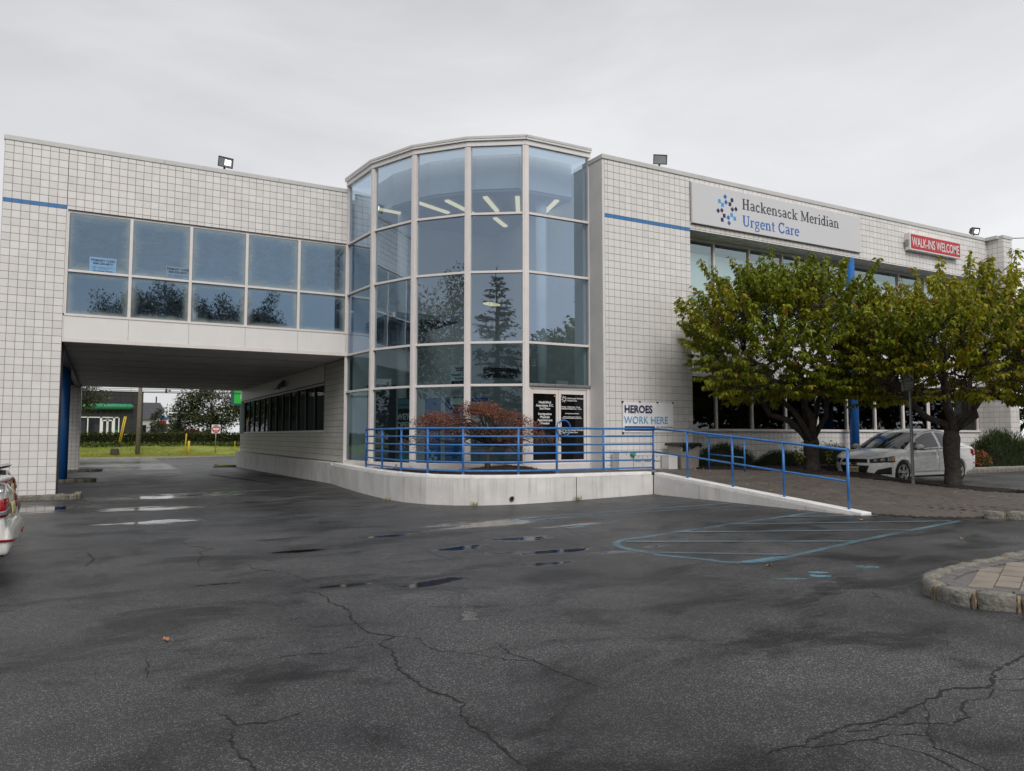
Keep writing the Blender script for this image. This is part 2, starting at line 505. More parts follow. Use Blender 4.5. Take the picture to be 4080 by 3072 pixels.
def foggy():
    m, N, L, out = new_mat('fogged_blue_glass')
    p = pos_node(N)
    gl = N.new('ShaderNodeBsdfGlossy'); gl.inputs['Color'].default_value = (.24, .36, .50, 1); gl.inputs['Roughness'].default_value = .015
    tr = N.new('ShaderNodeBsdfTransparent'); tr.inputs[0].default_value = (.25, .4, .55, 1)
    df = N.new('ShaderNodeBsdfDiffuse')
    uv = N.new('ShaderNodeUVMap')
    sp = N.new('ShaderNodeSeparateXYZ'); L.new(uv.outputs[0], sp.inputs[0])
    def edge(o):
        a = math_(N, L, 'SUBTRACT', o, .5)
        return math_(N, L, 'ABSOLUTE', a)
    em = math_(N, L, 'MAXIMUM', edge(sp.outputs[0]), edge(sp.outputs[1]))
    nz = noise(N, L, p, 2.1, 7, .66, .3)
    nf = noise(N, L, mapping(N, L, p, (1, 1, 3.2)), 4.5, 6, .7)
    fog = math_(N, L, 'ADD', math_(N, L, 'MULTIPLY', nz, .75), math_(N, L, 'MULTIPLY', nf, .45))
    edgef = mrange(N, L, math_(N, L, 'ADD', em, math_(N, L, 'MULTIPLY', nz, .16)), .40, .60, 0, .62, True)
    zp = N.new('ShaderNodeSeparateXYZ'); L.new(p, zp.inputs[0])
    upper = mrange(N, L, zp.outputs[2], 6.0, 6.1, .2, 1.0)
    wipe = mrange(N, L, noise(N, L, mapping(N, L, p, (1, 1, 1.7)), 1.9, 3, .5, .8), .60, .68, 1, .12)
    fogc = math_(N, L, 'MULTIPLY', math_(N, L, 'MULTIPLY', mrange(N, L, fog, .40, .80, .08, .7), upper), wipe)
    f1 = math_(N, L, 'MAXIMUM', fogc, edgef)
    L.new(mixc(N, L, edgef, mixc(N, L, nf, (.06, .10, .15), (.26, .33, .38)), (.50, .56, .50)), df.inputs['Color'])
    m1 = N.new('ShaderNodeMixShader'); m1.inputs[0].default_value = .62
    L.new(tr.outputs[0], m1.inputs[1]); L.new(gl.outputs[0], m1.inputs[2])
    m2 = N.new('ShaderNodeMixShader'); L.new(f1, m2.inputs[0])
    L.new(m1.outputs[0], m2.inputs[1]); L.new(df.outputs[0], m2.inputs[2])
    L.new(m2.outputs[0], out.inputs['Surface'])
    return m
G_FOG = foggy()

M_GRANITE = simple('grey_granite', (.19, .18, .155), .8, var=.45, scale=24, bump=.9, bscale=28, island=0)
M_GRANITE2 = simple('tan_granite_joint', (.25, .185, .115), .85, var=.35, scale=18, bump=.8, bscale=40)
M_PAVER = simple('brown_brick_paver', (.125, .107, .093), .55, var=.28, scale=2.2, bump=.35, bscale=60, island=.42, rvar=.15)
M_PAVER2 = simple('tan_concrete_paver', (.27, .23, .185), .6, var=.22, scale=3, bump=.4, bscale=70, island=.2)
M_PAVER3 = simple('grey_border_paver', (.135, .125, .12), .55, var=.25, scale=4, bump=.4, bscale=70)
M_BEDDING = simple('dark_paver_joint_sand', (.03, .028, .024), .9, var=.3)
M_MULCH = simple('dark_bark_mulch', (.022, .015, .011), .9, var=.6, scale=30, bump=1.0, bscale=35)
M_CHIP = simple('mulch_chip', (.05, .032, .022), .85, var=.5, scale=14, island=.7)
M_BARK = simple('dark_cherry_bark', (.05, .041, .033), .85, var=.6, scale=11, bump=1.0, bscale=16)
M_BARKG = simple('grey_pole_wood', (.17, .145, .105), .85, var=.35, scale=9, bump=.6, bscale=22, streak=.5, streak_col=(.07, .075, .04))
M_GRASS = simple('mown_grass', (.22, .25, .045), .9, var=.35, scale=.8, bump=.6, bscale=18)
M_KERBW = simple('worn_concrete_kerb', (.30, .28, .25), .8, var=.3, scale=5, bump=.4, bscale=30)
M_PAVC = simple('concrete_pavement', (.34, .32, .29), .75, var=.18, scale=3, bump=.2)

# ------------------------------------------------------------------ ground
def axis(vals):
    out = []
    for a, b, st in vals:
        k = a
        while k < b - 1e-6:
            out.append(k); k += st
    out.append(vals[-1][1])
    return out
xs = axis([(-600, -100, 100), (-100, -20, 10), (-20, 40, 1), (40, 100, 10), (100, 700, 100)])
ys = axis([(-500, -100, 100), (-100, -20, 10), (-20, 80, 1), (80, 120, 10), (120, 820, 100)])
gv = [(x, y, g(x, y)) for y in ys for x in xs]
nx = len(xs)
gf = [(j * nx + i, j * nx + i + 1, (j + 1) * nx + i + 1, (j + 1) * nx + i) for j in range(len(ys) - 1) for i in range(nx - 1)]
ground = link('ground', mesh_from('ground', gv, gf, True), M_ASPH)
tag(ground, 'wet dark cracked asphalt car park', None, kind='structure')

def ribbon(name, pts, width, mat, parent=None, off=.004, jit=0, sub=.25, zf=g, taper=False, wj=0, closed=False):
    P = [Vector((p[0], p[1], 0)) for p in pts]
    D = [P[0]]
    for a, b in zip(P, P[1:]):
        n = max(1, int((b - a).length / sub))
        for k in range(1, n + 1):
            D.append(a.lerp(b, k / n))
    if jit:
        for k in range(1, len(D) - 1):
            D[k] = D[k] + Vector((random.uniform(-jit, jit), random.uniform(-jit, jit), 0))
    V = []; F = []
    for k, q in enumerate(D):
        a = D[max(0, k - 1)]; b = D[min(len(D) - 1, k + 1)]
        d = (b - a); d = d.normalized() if d.length > 1e-6 else Vector((1, 0, 0))
        n = Vector((-d.y, d.x, 0))
        w = width / 2
        if taper: w *= .25 + .75 * math.sin(math.pi * (k + .5) / len(D)) ** .5
        if wj: w *= random.uniform(1 - wj, 1 + wj)
        for sgn in (-1, 1):
            v = q + n * w * sgn
            V.append((v.x, v.y, zf(v.x, v.y) + off))
    for k in range(len(D) - 1):
        F.append((2 * k, 2 * k + 2, 2 * k + 3, 2 * k + 1))
    return link(name, mesh_from(name, V, F), mat, parent)

CR = [
 [(1.69, 9.9), (1.66, 9.53), (1.84, 9.24), (1.99, 8.99), (2.03, 8.67), (2.08, 8.35), (2.15, 8.13)],
 [(1.94, 7.85), (2.0, 7.71), (2.02, 7.39), (1.98, 7.22), (2.05, 7.0), (2.05, 6.78), (1.98, 6.53), (1.97, 6.2), (1.97, 6.0), (2.08, 5.85), (2.12, 5.77), (1.99, 5.71), (1.93, 5.63), (1.96, 5.44), (1.92, 5.23), (1.85, 4.97), (1.86, 4.73), (1.87, 4.45), (1.93, 4.36), (1.97, 4.14), (1.92, 4.12), (1.88, 4.02), (1.85, 3.87), (1.87, 3.71), (1.86, 3.51), (1.86, 3.35), (1.86, 3.1), (1.84, 2.7)],
 [(1.93, 5.64), (1.78, 5.66), (1.65, 5.66), (1.54, 5.58), (1.34, 5.66), (1.08, 5.64)],
 [(2.13, 5.78), (2.26, 5.63), (2.23, 5.4), (2.28, 5.23), (2.47, 5.03)],
 [(0.64, 4.73), (0.7, 4.6), (0.73, 4.47), (0.86, 4.42), (0.97, 4.45), (1.07, 4.48)],
 [(0.73, 4.47), (0.68, 4.39), (0.65, 4.2), (0.68, 4.01), (0.7, 3.89), (0.7, 3.5)],
 [(4.03, 9.79), (3.97, 9.26), (4.0, 8.81)],
 [(2.74, 5.3), (2.69, 4.91), (2.76, 4.71), (2.77, 4.45), (2.8, 4.21), (2.84, 4.03)],
 [(1.15, 12.56), (1.18, 11.97), (1.39, 11.53), (1.48, 11.38), (1.25, 11.21), (1.26, 10.83), (1.15, 10.37), (1.12, 9.98)],
 [(6.4, 3.1), (5.81, 3.02), (5.5, 2.97), (5.29, 2.94), (5.03, 2.81), (4.93, 2.78), (4.73, 2.88), (4.63, 2.89), (4.53, 2.84), (4.42, 2.85), (4.34, 2.82), (4.16, 2.81), (4.04, 2.79), (3.88, 2.77), (3.83, 2.78), (3.66, 2.83), (3.5, 2.81), (3.32, 2.8), (3.22, 2.76), (3.12, 2.79), (2.99, 2.78)],
 [(4.34, 2.82), (4.16, 2.68), (4.06, 2.61), (3.91, 2.52), (3.86, 2.46), (3.78, 2.41), (3.79, 2.31), (3.73, 2.0)],
 [(3.21, 2.75), (3.36, 2.69), (3.54, 2.66), (3.61, 2.63), (3.7, 2.64), (3.83, 2.59), (3.91, 2.52)],
 [(3.79, 2.75), (3.9, 2.69), (4.05, 2.64), (4.15, 2.55), (4.34, 2.56), (4.41, 2.64), (4.57, 2.72), (4.72, 2.67), (4.93, 2.75)],
 [(3.5, 2.81), (3.71, 2.71), (3.81, 2.76)],
 [(3.58, 2.61), (3.64, 2.5), (3.68, 2.39), (3.68, 2.33), (3.62, 2.1)],
 [(5.1, 2.85), (5.4, 2.7), (5.7, 2.66), (6.1, 2.5)], [(4.93, 2.75), (5.1, 2.6), (5.05, 2.4), (5.3, 2.2)],
 [(2.47, 5.03), (2.6, 4.8), (2.74, 4.7)], [(-.1, 11.9), (.0, 11.2), (-.1, 10.6)], [(.35, 6.1), (.34, 5.8), (.33, 5.6)],
]
CW = [.62 * k_ for k_ in [.018, .026, .014, .012, .02, .018, .014, .016, .02, .03, .018, .016, .018, .012, .014, .012, .014, .012, .02, .012]]
for pts, w in zip(CR, CW):
    ribbon('crack', pts, w, M_CRACK, ground, .003, jit=.013, sub=.035, taper=True, wj=.75)

# painted parking bay marks, along X, at the foot of the ramp
def arc(cx, cy_, rx, ry, a0, a1, n=10):
    return [(cx + rx * math.cos(R(a0 + (a1 - a0) * k / n)), cy_ + ry * math.sin(R(a0 + (a1 - a0) * k / n))) for k in range(n + 1)]
ribbon('bay_line', [(11.8, 9.6), (10.5, 9.48), (8.6, 9.27), (7.2, 9.05)] + arc(7.0, 8.3, .62, .75, 95, 200, 10) + [(6.42, 7.7), (6.7, 7.1)] + arc(7.3, 7.0, .6, .35, 190, 275, 6) + [(8.0, 6.76), (9.4, 7.0), (10.9, 7.2), (12.5, 7.38)], .11, M_LINE, ground, .004, wj=.06)
for a, b in (((6.9, 6.74), (7.6, 6.71)),):
    ribbon('bay_line', [a, b], .12, M_LINE2, ground, .008, wj=.1)
for a, b in (((10.7, 9.5), (12.1, 8.6)), ((9.25, 9.35), (12.35, 7.42)), ((7.9, 9.2), (10.9, 7.22)), ((6.75, 8.85), (9.35, 6.98)), ((6.4, 7.95), (7.75, 6.78))):
    ribbon('bay_line', [a, b], .1, M_LINE, ground, .012, wj=.06)
ribbon('bay_line', [(6.76, 12.25), (8.4, 12.1), (10.2, 11.9), (11.8, 11.72)], .1, M_LINE, ground, .004, wj=.06)
ribbon('bay_line', [(6.9, 11.9), (8.4, 11.75), (10.2, 11.5), (11.7, 11.25)], .09, M_LINE, ground, .004, wj=.06)
ribbon('bay_line', [(6.65, 12.05), (6.9, 12.2), (7.2, 12.15)], .16, M_LINE2, ground, .008, wj=.1)
for a, b, w in (((6.9, 10.6), (7.3, 10.66), .18), ((7.75, 10.62), (8.0, 10.7), .2), ((6.45, 5.85), (6.75, 5.65), .09), ((6.9, 5.75), (7.05, 5.6), .14), ((7.05, 5.9), (7.2, 5.75), .1), ((7.75, 5.82), (7.95, 5.65), .18), ((6.7, 5.5), (6.85, 5.38), .05)):
    ribbon('stencil_mark', [a, b], w * .8, M_LINE2, ground, .004, wj=.6, sub=.04, jit=.012, taper=True)
ribbon('stripe_remnant', [(3.27, 6.95), (3.05, 6.4), (2.86, 5.95)], .11, M_LINEW, ground, .004, wj=.35, sub=.05)
ribbon('tyre_groove', [(4.3, 35), (5.2, 25.0)], .18, M_CRACK, ground, .003, wj=.3)
ribbon('tyre_groove', [(5.9, 33), (6.6, 25.6)], .14, M_CRACK, ground, .003, wj=.3)

# ------------------------------------------------------------------ road, verge, far kerb beyond the passage
road = link('road', mesh_from('road', [(x, y, -.35 + .012) for y in (46.9, 69.6) for x in (-300, 300)], [(0, 1, 3, 2)]), M_ROAD)
tag(road, 'wet two way road beyond the building', None, kind='structure')
vx = axis([(-300, -20, 40), (-20, 60, 4), (60, 300, 40)])
prof = [(69.85, -.2), (71, -.16), (72.3, .0), (73.6, .35), (75, .72), (76.5, .9), (80, .95), (110, .9), (300, .6), (800, .5)]
vv = [(x, y, z + (.12 * math.sin(x * .4 + y) if 72 < y < 76 else 0)) for y, z in prof for x in vx]
nvx = len(vx)
verge = link('grass_verge', mesh_from('grass_verge', vv, [(j * nvx + i, j * nvx + i + 1, (j + 1) * nvx + i + 1, (j + 1) * nvx + i) for j in range(len(prof) - 1) for i in range(nvx - 1)], True), M_GRASS)
tag(verge, 'green grass verge across the road', None, kind='structure')
kb = MB().box(-60, 60, 69.6, 69.85, -.4, -.19).build('road_kerb', M_KERBW)
tag(kb, 'long low kerb along the far side of the road', None, kind='structure')
# ------------------------------------------------------------------ retaining wall, ramp, walkway, planting bed
def wz(x, y):
    """walkway surface: level landing then a 1:12 ramp down towards the car park"""
    z = .665 - max(0.0, 14.7 - y) * .079
    lo = g(x, y) + .02
    if x > 13.4:
        lo = max(lo, g(x, y) + .12 * S((x - 13.4) / .6) * S((9.4 - y) / 1.2))
    return max(z, lo)

OUT = [(6.62, 24.3), (6.42, 22.2), (6.27, 20.2), (6.2, 18.6), (6.2, 17.4), (6.28, 16.6), (6.5, 15.85), (6.9, 15.22), (7.4, 14.8), (8.1, 14.52), (9.0, 14.42), (10.5, 14.42), (11.85, 14.42)]
def offs(poly, d):
    r = []
    for k, p in enumerate(poly):
        a = Vector(poly[max(0, k - 1)]); b = Vector(poly[min(len(poly) - 1, k + 1)])
        t = (b - a).normalized()
        r.append((p[0] - t.y * d, p[1] + t.x * d))
    return r
def wall_strip(path_o, path_i, z0, z1):
    m = MB()
    n = len(path_o)
    V = []
    for (o, i) in zip(path_o, path_i):
        V += [(*o, z0(*o)), (*o, z1(*o)), (*i, z1(*i)), (*i, z0(*i))]
    F = []
    for k in range(n - 1):
        for e in range(4):
            F.append((4 * k + e, 4 * k + (e + 1) % 4, 4 * k + 4 + (e + 1) % 4, 4 * k + 4 + e))
    F += [(0, 1, 2, 3), tuple(4 * (n - 1) + e for e in (3, 2, 1, 0))]
    return m.add(V, F)
RW = thing('retaining_wall', 'stained white concrete retaining wall curving round the planted landing and down the ramp', 'wall', (8, 15.2, 0))
INN = offs(OUT, .34)
wall_strip(OUT, INN, lambda x, y: g(x, y) - .15, lambda x, y: .64).build('wall', M_WALLW, RW)
wall_strip(offs(OUT, .05), INN, lambda x, y: .641, lambda x, y: .718).build('wall_cap', M_CAPW, RW, bevel=.02)
RO = [(11.85, 14.419 - k * (14.419 - 8.75) / 12) for k in range(13)]
RI = [(12.15, y) for _, y in RO]
def capz(x, y): return min(.717, .714 - (14.6 - y) * .083)
wall_strip(RO[::-1], RI[::-1], lambda x, y: g(x, y) - .15, lambda x, y: capz(x, y) - .07).build('ramp_wall', M_WALLW, RW)
wall_strip([(x + .03, y) for x, y in RO[::-1]], RI[::-1], lambda x, y: capz(x, y) - .069, lambda x, y: capz(x, y)).build('wall_cap', M_CAPW, RW, bevel=.015)
MB().tube([(8.0, 14.64, .21), (8.0, 14.54, .205)], .045, 14).build('drain_hole', M_CRACK, RW)
MB().tube([(8.0, 14.62, .21), (8.0, 14.53, .207)], [.058, .058], 14, caps=False).build('drain_sleeve', M_KERBW, RW)
for x, y0, y1 in ((9.6, 14.405, 14.43), (11.838, 14.40, 14.425)):
    MB().box(x, x + .008, y0, y1, .1, .64).build('construction_joint', M_CRACK, RW)
# rust stains bleeding from the post feet
M_RUST = paint_worn('rust_stain', (.42, .2, .06), .42, .62, amt=.7)
for y in (13.37, 10.57, 9.1):
    for k in range(3):
        yy = y - .05 + .09 * k
        MB().quad((11.847, yy, capz(13, yy) - .16 - .05 * (k % 2)), (11.847, yy + .07, capz(13, yy) - .15), (11.872, yy + .07, capz(13, yy) - .066), (11.872, yy, capz(13, yy) - .066)).build('rust_streak', M_RUST, RW)

# paved walkway bed (joint sand) with pavers on top
WL = [(12.16, 16.78), (12.16, 8.7), (12.4, 8.0), (12.9, 7.45), (13.45, 6.85), (14.2, 5.9), (15.3, 4.2), (16.6, 2.0)]
WR = [(14.6, 15.6), (15.4, 14.75), (16.2, 14.1), (17.0, 13.1), (17.45, 12.0), (17.8, 10.8), (18.25, 9.3), (18.9, 7.6), (19.8, 5.0), (20.9, 2.0)]
WPOLY = WL + WR[::-1] + [(14.6, 16.78)]
LAND = [(9.4, 14.78), (12.155, 14.78), (12.155, 16.78), (12.14, 16.78), (12.14, 17.5), (10.0, 17.46), (10.15, 16.6)]
def inside(poly, x, y):
    c = False
    n = len(poly)
    for i in range(n):
        x0, y0 = poly[i]; x1, y1 = poly[(i + 1) % n]
        if (y0 > y) != (y1 > y) and x < (x1 - x0) * (y - y0) / (y1 - y0) + x0:
            c = not c
    return c
def sheet(name, poly, zf, mat, step=.4, skirt=.5, kind='structure', label=None):
    """a solid slab under an outline whose top follows zf"""
    bm = bmesh.new()
    vs_ = [bm.verts.new((x, y, 0)) for x, y in poly]
    bm.faces.new(vs_)
    ys_ = sorted({round(k * step, 3) for k in range(int(min(p[1] for p in poly) / step) - 1, int(max(p[1] for p in poly) / step) + 2)})
    for y in ys_:
        bmesh.ops.bisect_plane(bm, geom=bm.verts[:] + bm.edges[:] + bm.faces[:], plane_co=(0, y, 0), plane_no=(0, 1, 0))
    xs_ = [k * step * 2 for k in range(int(min(p[0] for p in poly) / step / 2) - 1, int(max(p[0] for p in poly) / step / 2) + 2)]
    for x in xs_:
        bmesh.ops.bisect_plane(bm, geom=bm.verts[:] + bm.edges[:] + bm.faces[:], plane_co=(x, 0, 0), plane_no=(1, 0, 0))
    ext = bmesh.ops.extrude_face_region(bm, geom=bm.faces[:])
    top = [v for v in ext['geom'] if isinstance(v, bmesh.types.BMVert)]
    ts = set(top)
    for v in bm.verts:
        v.co.z = zf(v.co.x, v.co.y) - (0 if v in ts else skirt)
    bmesh.ops.recalc_face_normals(bm, faces=bm.faces)
    me = bpy.data.meshes.new(name); bm.to_mesh(me); bm.free()
    o = link(name, me, mat)
    return tag(o, label, None, kind=kind)
walk = sheet('walkway', WPOLY, lambda x, y: wz(x, y) - .012, M_BEDDING, label='brown brick paved walkway and ramp')
land = sheet('entrance_landing', LAND, lambda x, y: wz(x, y) - .012, M_BEDDING, label='brick paved landing before the glass doors')

def paver_mesh(lx, ly, h=.02, gap=.007):
    a, b, e = lx / 2 - gap / 2, ly / 2 - gap / 2, .005
    V = [(-a, -b, 0), (a, -b, 0), (a, b, 0), (-a, b, 0), (-a, -b, h - e), (a, -b, h - e), (a, b, h - e), (-a, b, h - e), (-a + e, -b + e, h), (a - e, -b + e, h), (a - e, b - e, h), (-a + e, b - e, h)]
    F = [(8, 9, 10, 11)] + [(i, (i + 1) % 4, 4 + (i + 1) % 4, 4 + i) for i in range(4)] + [(4 + i, 4 + (i + 1) % 4, 8 + (i + 1) % 4, 8 + i) for i in range(4)]
    return V, F
PV, PF = paver_mesh(.2, .1)
pv_me = mesh_from('paver', PV, PF); pv_me.materials.append(M_PAVER)
cand = []
for poly, par in ((WPOLY, walk), (LAND, land)):
    x0 = min(p[0] for p in poly); x1 = max(p[0] for p in poly); y0 = max(3.2, min(p[1] for p in poly)); y1 = max(p[1] for p in poly)
    r = 0
    y = y0
    while y < y1:
        x = x0 + (.1 if r % 2 else 0)
        while x < x1:
            if inside(poly, x - .09, y) and inside(poly, x + .09, y) and inside(poly, x, y - .045) and inside(poly, x, y + .045):
                cand.append((x * .482 + y * .876, x, y, par))
            x += .2
        y += .1; r += 1
def in_view(x, y, z=.3, m=1.03):
    fx, fy = .4818, .8763
    f = x * fx + y * fy; r = x * fy - y * fx
    return f > .5 and abs(r / f) < .683 * m
cand.sort(key=lambda c: (not in_view(c[1], c[2]), c[0]))
stuffs = {walk.name: MB(), land.name: MB()}
for k, (_, x, y, par) in enumerate(cand):
    dz = (wz(x, y + .05) - wz(x, y - .05)) / .1
    dx = (wz(x + .05, y) - wz(x - .05, y)) / .1
    z = wz(x, y) - .012 + random.uniform(-.003, .002)
    if k < 290:
        o = bpy.data.objects.new('paver', pv_me); COL.objects.link(o); o.parent = par
        o.location = (x, y, z); o.rotation_euler = (math.atan(dz), -math.atan(dx), random.uniform(-.02, .02))
    else:
        stuffs[par.name].add([(x + a, y + b, z + c + dz * b + dx * a) for a, b, c in PV], PF)
for nm, mb in stuffs.items():
    o = mb.build('pavers', M_PAVER, bpy.data.objects[nm], fix=False)
    o['kind'] = 'stuff'

def gran_block(name, p0, p1, wd, h, z, mat, parent, seed):
    """a rough granite kerb block from p0 to p1 in plan"""
    rr = random.Random(seed)
    p0, p1 = Vector((*p0, 0)), Vector((*p1, 0))
    d = (p1 - p0); Ln = d.length; d.normalize(); n = Vector((-d.y, d.x, 0))
    bm = bmesh.new()
    bmesh.ops.create_cube(bm, size=1)
    bmesh.ops.subdivide_edges(bm, edges=bm.edges[:], cuts=2, use_grid_fill=True)
    for v in bm.verts:
        q = Vector((v.co.x * Ln, v.co.y * wd, (v.co.z + .5) * h))
        q += Vector((rr.uniform(-.008, .008), rr.uniform(-.012, .012), rr.uniform(-.010, .008) if v.co.z > -.4 else 0))
        if abs(v.co.x) > .49 and abs(v.co.y) > .49: q.x *= .96; q.y *= .95
        if v.co.z > .49 and (abs(v.co.y) > .49 or abs(v.co.x) > .49): q.z -= .012
        v.co = p0 + d * (q.x + Ln / 2) + n * q.y + Vector((0, 0, q.z + z))
    me = bpy.data.meshes.new(name); bm.to_mesh(me); bm.free()
    me.polygons.foreach_set('use_smooth', [True] * len(me.polygons))
    return link(name, me, mat, parent)
def kerb_run(root, pts, h, wd=.14, blk=.28, seed=0, joint=True, zf=g):
    """granite blocks laid end to end along a polyline, mortar joints between"""
    P = [Vector((*p, 0)) for p in pts]
    D = [0]
    for a, b in zip(P, P[1:]): D.append(D[-1] + (b - a).length)
    def at(s_):
        s_ = max(0, min(D[-1], s_))
        for k in range(len(P) - 1):
            if s_ <= D[k + 1] + 1e-9:
                return P[k].lerp(P[k + 1], (s_ - D[k]) / max(1e-6, D[k + 1] - D[k]))
        return P[-1]
    rr = random.Random(seed)
    s_ = 0; k = 0
    while s_ < D[-1] - .08:
        ln = blk * rr.uniform(.82, 1.18)
        a, b = at(s_ + .005), at(min(D[-1], s_ + ln - .02))
        z = min(zf(a.x, a.y), zf(b.x, b.y)) - .06
        gran_block('granite_block', a[:2], b[:2], wd * rr.uniform(.95, 1.05), h + .06 + rr.uniform(-.012, .008), z, M_GRANITE, root, seed * 100 + k)
        if joint and s_ + ln < D[-1]:
            c, e = at(s_ + ln - .024), at(s_ + ln + .012)
            gran_block('mortar_joint', c[:2], e[:2], wd * .86, h + .045, z, M_GRANITE2, root, seed * 100 + 50 + k)
        s_ += ln; k += 1

# island with pavers at the right edge of the car park
ISL = [(12.5, 4.95), (9.6, 4.86), (8.4, 4.82), (7.75, 4.76), (7.35, 4.66), (7.08, 4.5), (6.95, 4.27), (6.96, 4.0), (7.12, 3.7), (7.42, 3.3), (7.9, 2.75), (8.6, 2.0), (9.8, 1.0)]
isl = thing('kerbed_island', 'paved island nose edged with grey granite blocks in the right foreground', 'traffic island', (8.5, 4, g(8.5, 4)))
kerb_run(isl, ISL, .15, wd=.15, blk=.30, seed=3)
inner = offs(ISL, .085)
ipoly = inner + [(13, 1.2), (13, 4.8)]
MB().prism(ipoly[::-1], lambda x, y: g(x, y) - .05, lambda x, y: g(x, y) + .112).build('bedding', M_PAVER3, isl)
# border row then field pavers
bord = offs(ISL, .15)
bmesh_b = []
tot = 0
P = [Vector((*p, 0)) for p in bord]
acc = [0]
for a, b in zip(P, P[1:]): acc.append(acc[-1] + (b - a).length)
def along(s_):
    for k in range(len(P) - 1):
        if s_ <= acc[k + 1]:
            t = (s_ - acc[k]) / (acc[k + 1] - acc[k])
            return P[k].lerp(P[k + 1], t), (P[k + 1] - P[k]).normalized()
    return P[-1], (P[-1] - P[-2]).normalized()
s_ = .1
bp_me = mesh_from('border_paver', *paver_mesh(.2, .12, .03)); bp_me.materials.append(M_PAVER3)
fp_me = mesh_from('field_paver', *paver_mesh(.3, .2, .03, .009)); fp_me.materials.append(M_PAVER2)
while s_ < acc[-1] - .1:
    q, d = along(s_)
    o = bpy.data.objects.new('border_paver', bp_me); COL.objects.link(o); o.parent = isl
    o.location = Vector((q.x, q.y, g(q.x, q.y) + .105 + random.uniform(-.002, .002))) - isl.location
    o.rotation_euler = (0, 0, math.atan2(d.y, d.x))
    s_ += .2
fpoly = offs(ISL, .22) + [(12.5, 1.3), (12.5, 4.7)]
ca, sa = math.cos(R(24)), math.sin(R(24))
for i in range(-30, 40):
    for j in range(-30, 40):
        u, v = i * .3 + (.15 if j % 2 else 0), j * .2
        x, y = 8.5 + u * ca - v * sa, 3.8 + u * sa + v * ca
        if x > 11.5 or not in_view(x, y, m=1.25): continue
        if all(inside(fpoly, x + a * ca - b * sa, y + a * sa + b * ca) for a, b in ((-.05, -.03), (.05, -.03), (.05, .03), (-.05, .03))):
            o = bpy.data.objects.new('field_paver', fp_me); COL.objects.link(o); o.parent = isl
            o.location = Vector((x, y, g(x, y) + .097 + random.uniform(-.002, .002))) - isl.location
            o.rotation_euler = (0, 0, R(24))

wk = thing('walkway_kerb', 'granite block kerb at the corner of the brick walkway', 'kerb', (14, 6, .1))
kerb_run(wk, [(13.12, 7.35), (13.72, 6.42), (14.3, 5.6), (15.2, 4.25), (16.4, 2.2)], .13, wd=.15, blk=.3, seed=5)
pk = thing('pier_kerb', 'granite block kerb round the foot of the left tiled pier', 'kerb', (-1.4, 22.4, 0))
kerb_run(pk, [(-3.2, 22.05), (-1.7, 21.98), (-.52, 21.92), (-.42, 22.1), (-.42, 23.0)], .14, wd=.15, blk=.33, seed=8)
MB().box(-3.2, -.5, 22.1, 23.19, -.05, .05).build('soil', M_MULCH, pk)
pk2 = thing('column_kerb', 'granite block kerb round the blue column in the passage', 'kerb', (-.8, 31.6, -.1))
kerb_run(pk2, [(-2.4, 31.0), (-.9, 30.95), (-.15, 31.0), (-.1, 31.8)], .13, wd=.15, blk=.33, seed=9)
MB().box(-2.3, -.2, 31.08, 33, -.2, -.02).build('soil', M_MULCH, pk2)
pk3 = thing('far_pier_kerb', 'granite kerb before the far tiled pier of the passage', 'kerb', (-.6, 42.8, -.2))
kerb_run(pk3, [(-2.4, 42.2), (-.6, 42.2), (.1, 42.3), (.15, 44.6)], .13, wd=.15, blk=.33, seed=10)
MB().box(-2.3, .05, 42.3, 44.6, -.3, -.12).build('soil', M_MULCH, pk3)
pk4 = thing('passage_kerb', 'small kerbed grass corner at the right far end of the passage', 'kerb', (6.8, 45, -.2))
kerb_run(pk4, [(6.6, 43.6), (6.0, 44.6), (5.9, 46.5)], .13, wd=.15, blk=.33, seed=11)
MB().box(6.1, 9, 44.5, 48, -.35, -.12).build('grass', M_GRASS, pk4)

# planting beds
def mulch_bed(name, poly, zf, label, chips, seed):
    o = sheet(name, poly, zf, M_MULCH, step=.3, skirt=.6, kind='structure', label=label)
    rr = random.Random(seed)
    mb = MB()
    x0 = min(p[0] for p in poly); x1 = max(p[0] for p in poly); y0 = min(p[1] for p in poly); y1 = max(p[1] for p in poly)
    n = 0
    while n < chips:
        x, y = rr.uniform(x0, x1), rr.uniform(y0, y1)
        if not inside(poly, x, y): n += .2; continue
        a = rr.uniform(0, 6.28); l = rr.uniform(.012, .035); w = rr.uniform(.005, .012)
        d = Vector((math.cos(a), math.sin(a), rr.uniform(-.4, .4))) * l; e = Vector((-math.sin(a), math.cos(a), rr.uniform(-.3, .3))) * w
        c = Vector((x, y, zf(x, y) + rr.uniform(.0, .02)))
        mb.quad(c - d - e, c + d - e, c + d + e, c - d + e)
        n += 1
    k = mb.build('mulch_chips', M_CHIP, o, fix=False)
    k['kind'] = 'stuff'
    return o
BED1 = [(6.76, 22.9), (6.62, 20.3), (6.54, 18.5), (6.55, 17.4), (6.65, 16.6), (6.86, 16.0), (7.2, 15.48), (7.66, 15.1), (8.2, 14.87), (9.0, 14.78), (9.39, 14.78), (10.05, 16.2), (9.98, 17.45), (8.75, 18.35), (7.6, 19.6), (6.98, 21.3)]
def bz1(x, y): return .66 + .20 * math.exp(-((x - 8.9) ** 2 + (y - 16.55) ** 2) / .9) + .02 * math.sin(7 * x) * math.sin(6 * y)
mulch_bed('planting_bed', BED1, bz1, 'dark mulch bed under the red maple beside the glass rotunda', 5000, 4)
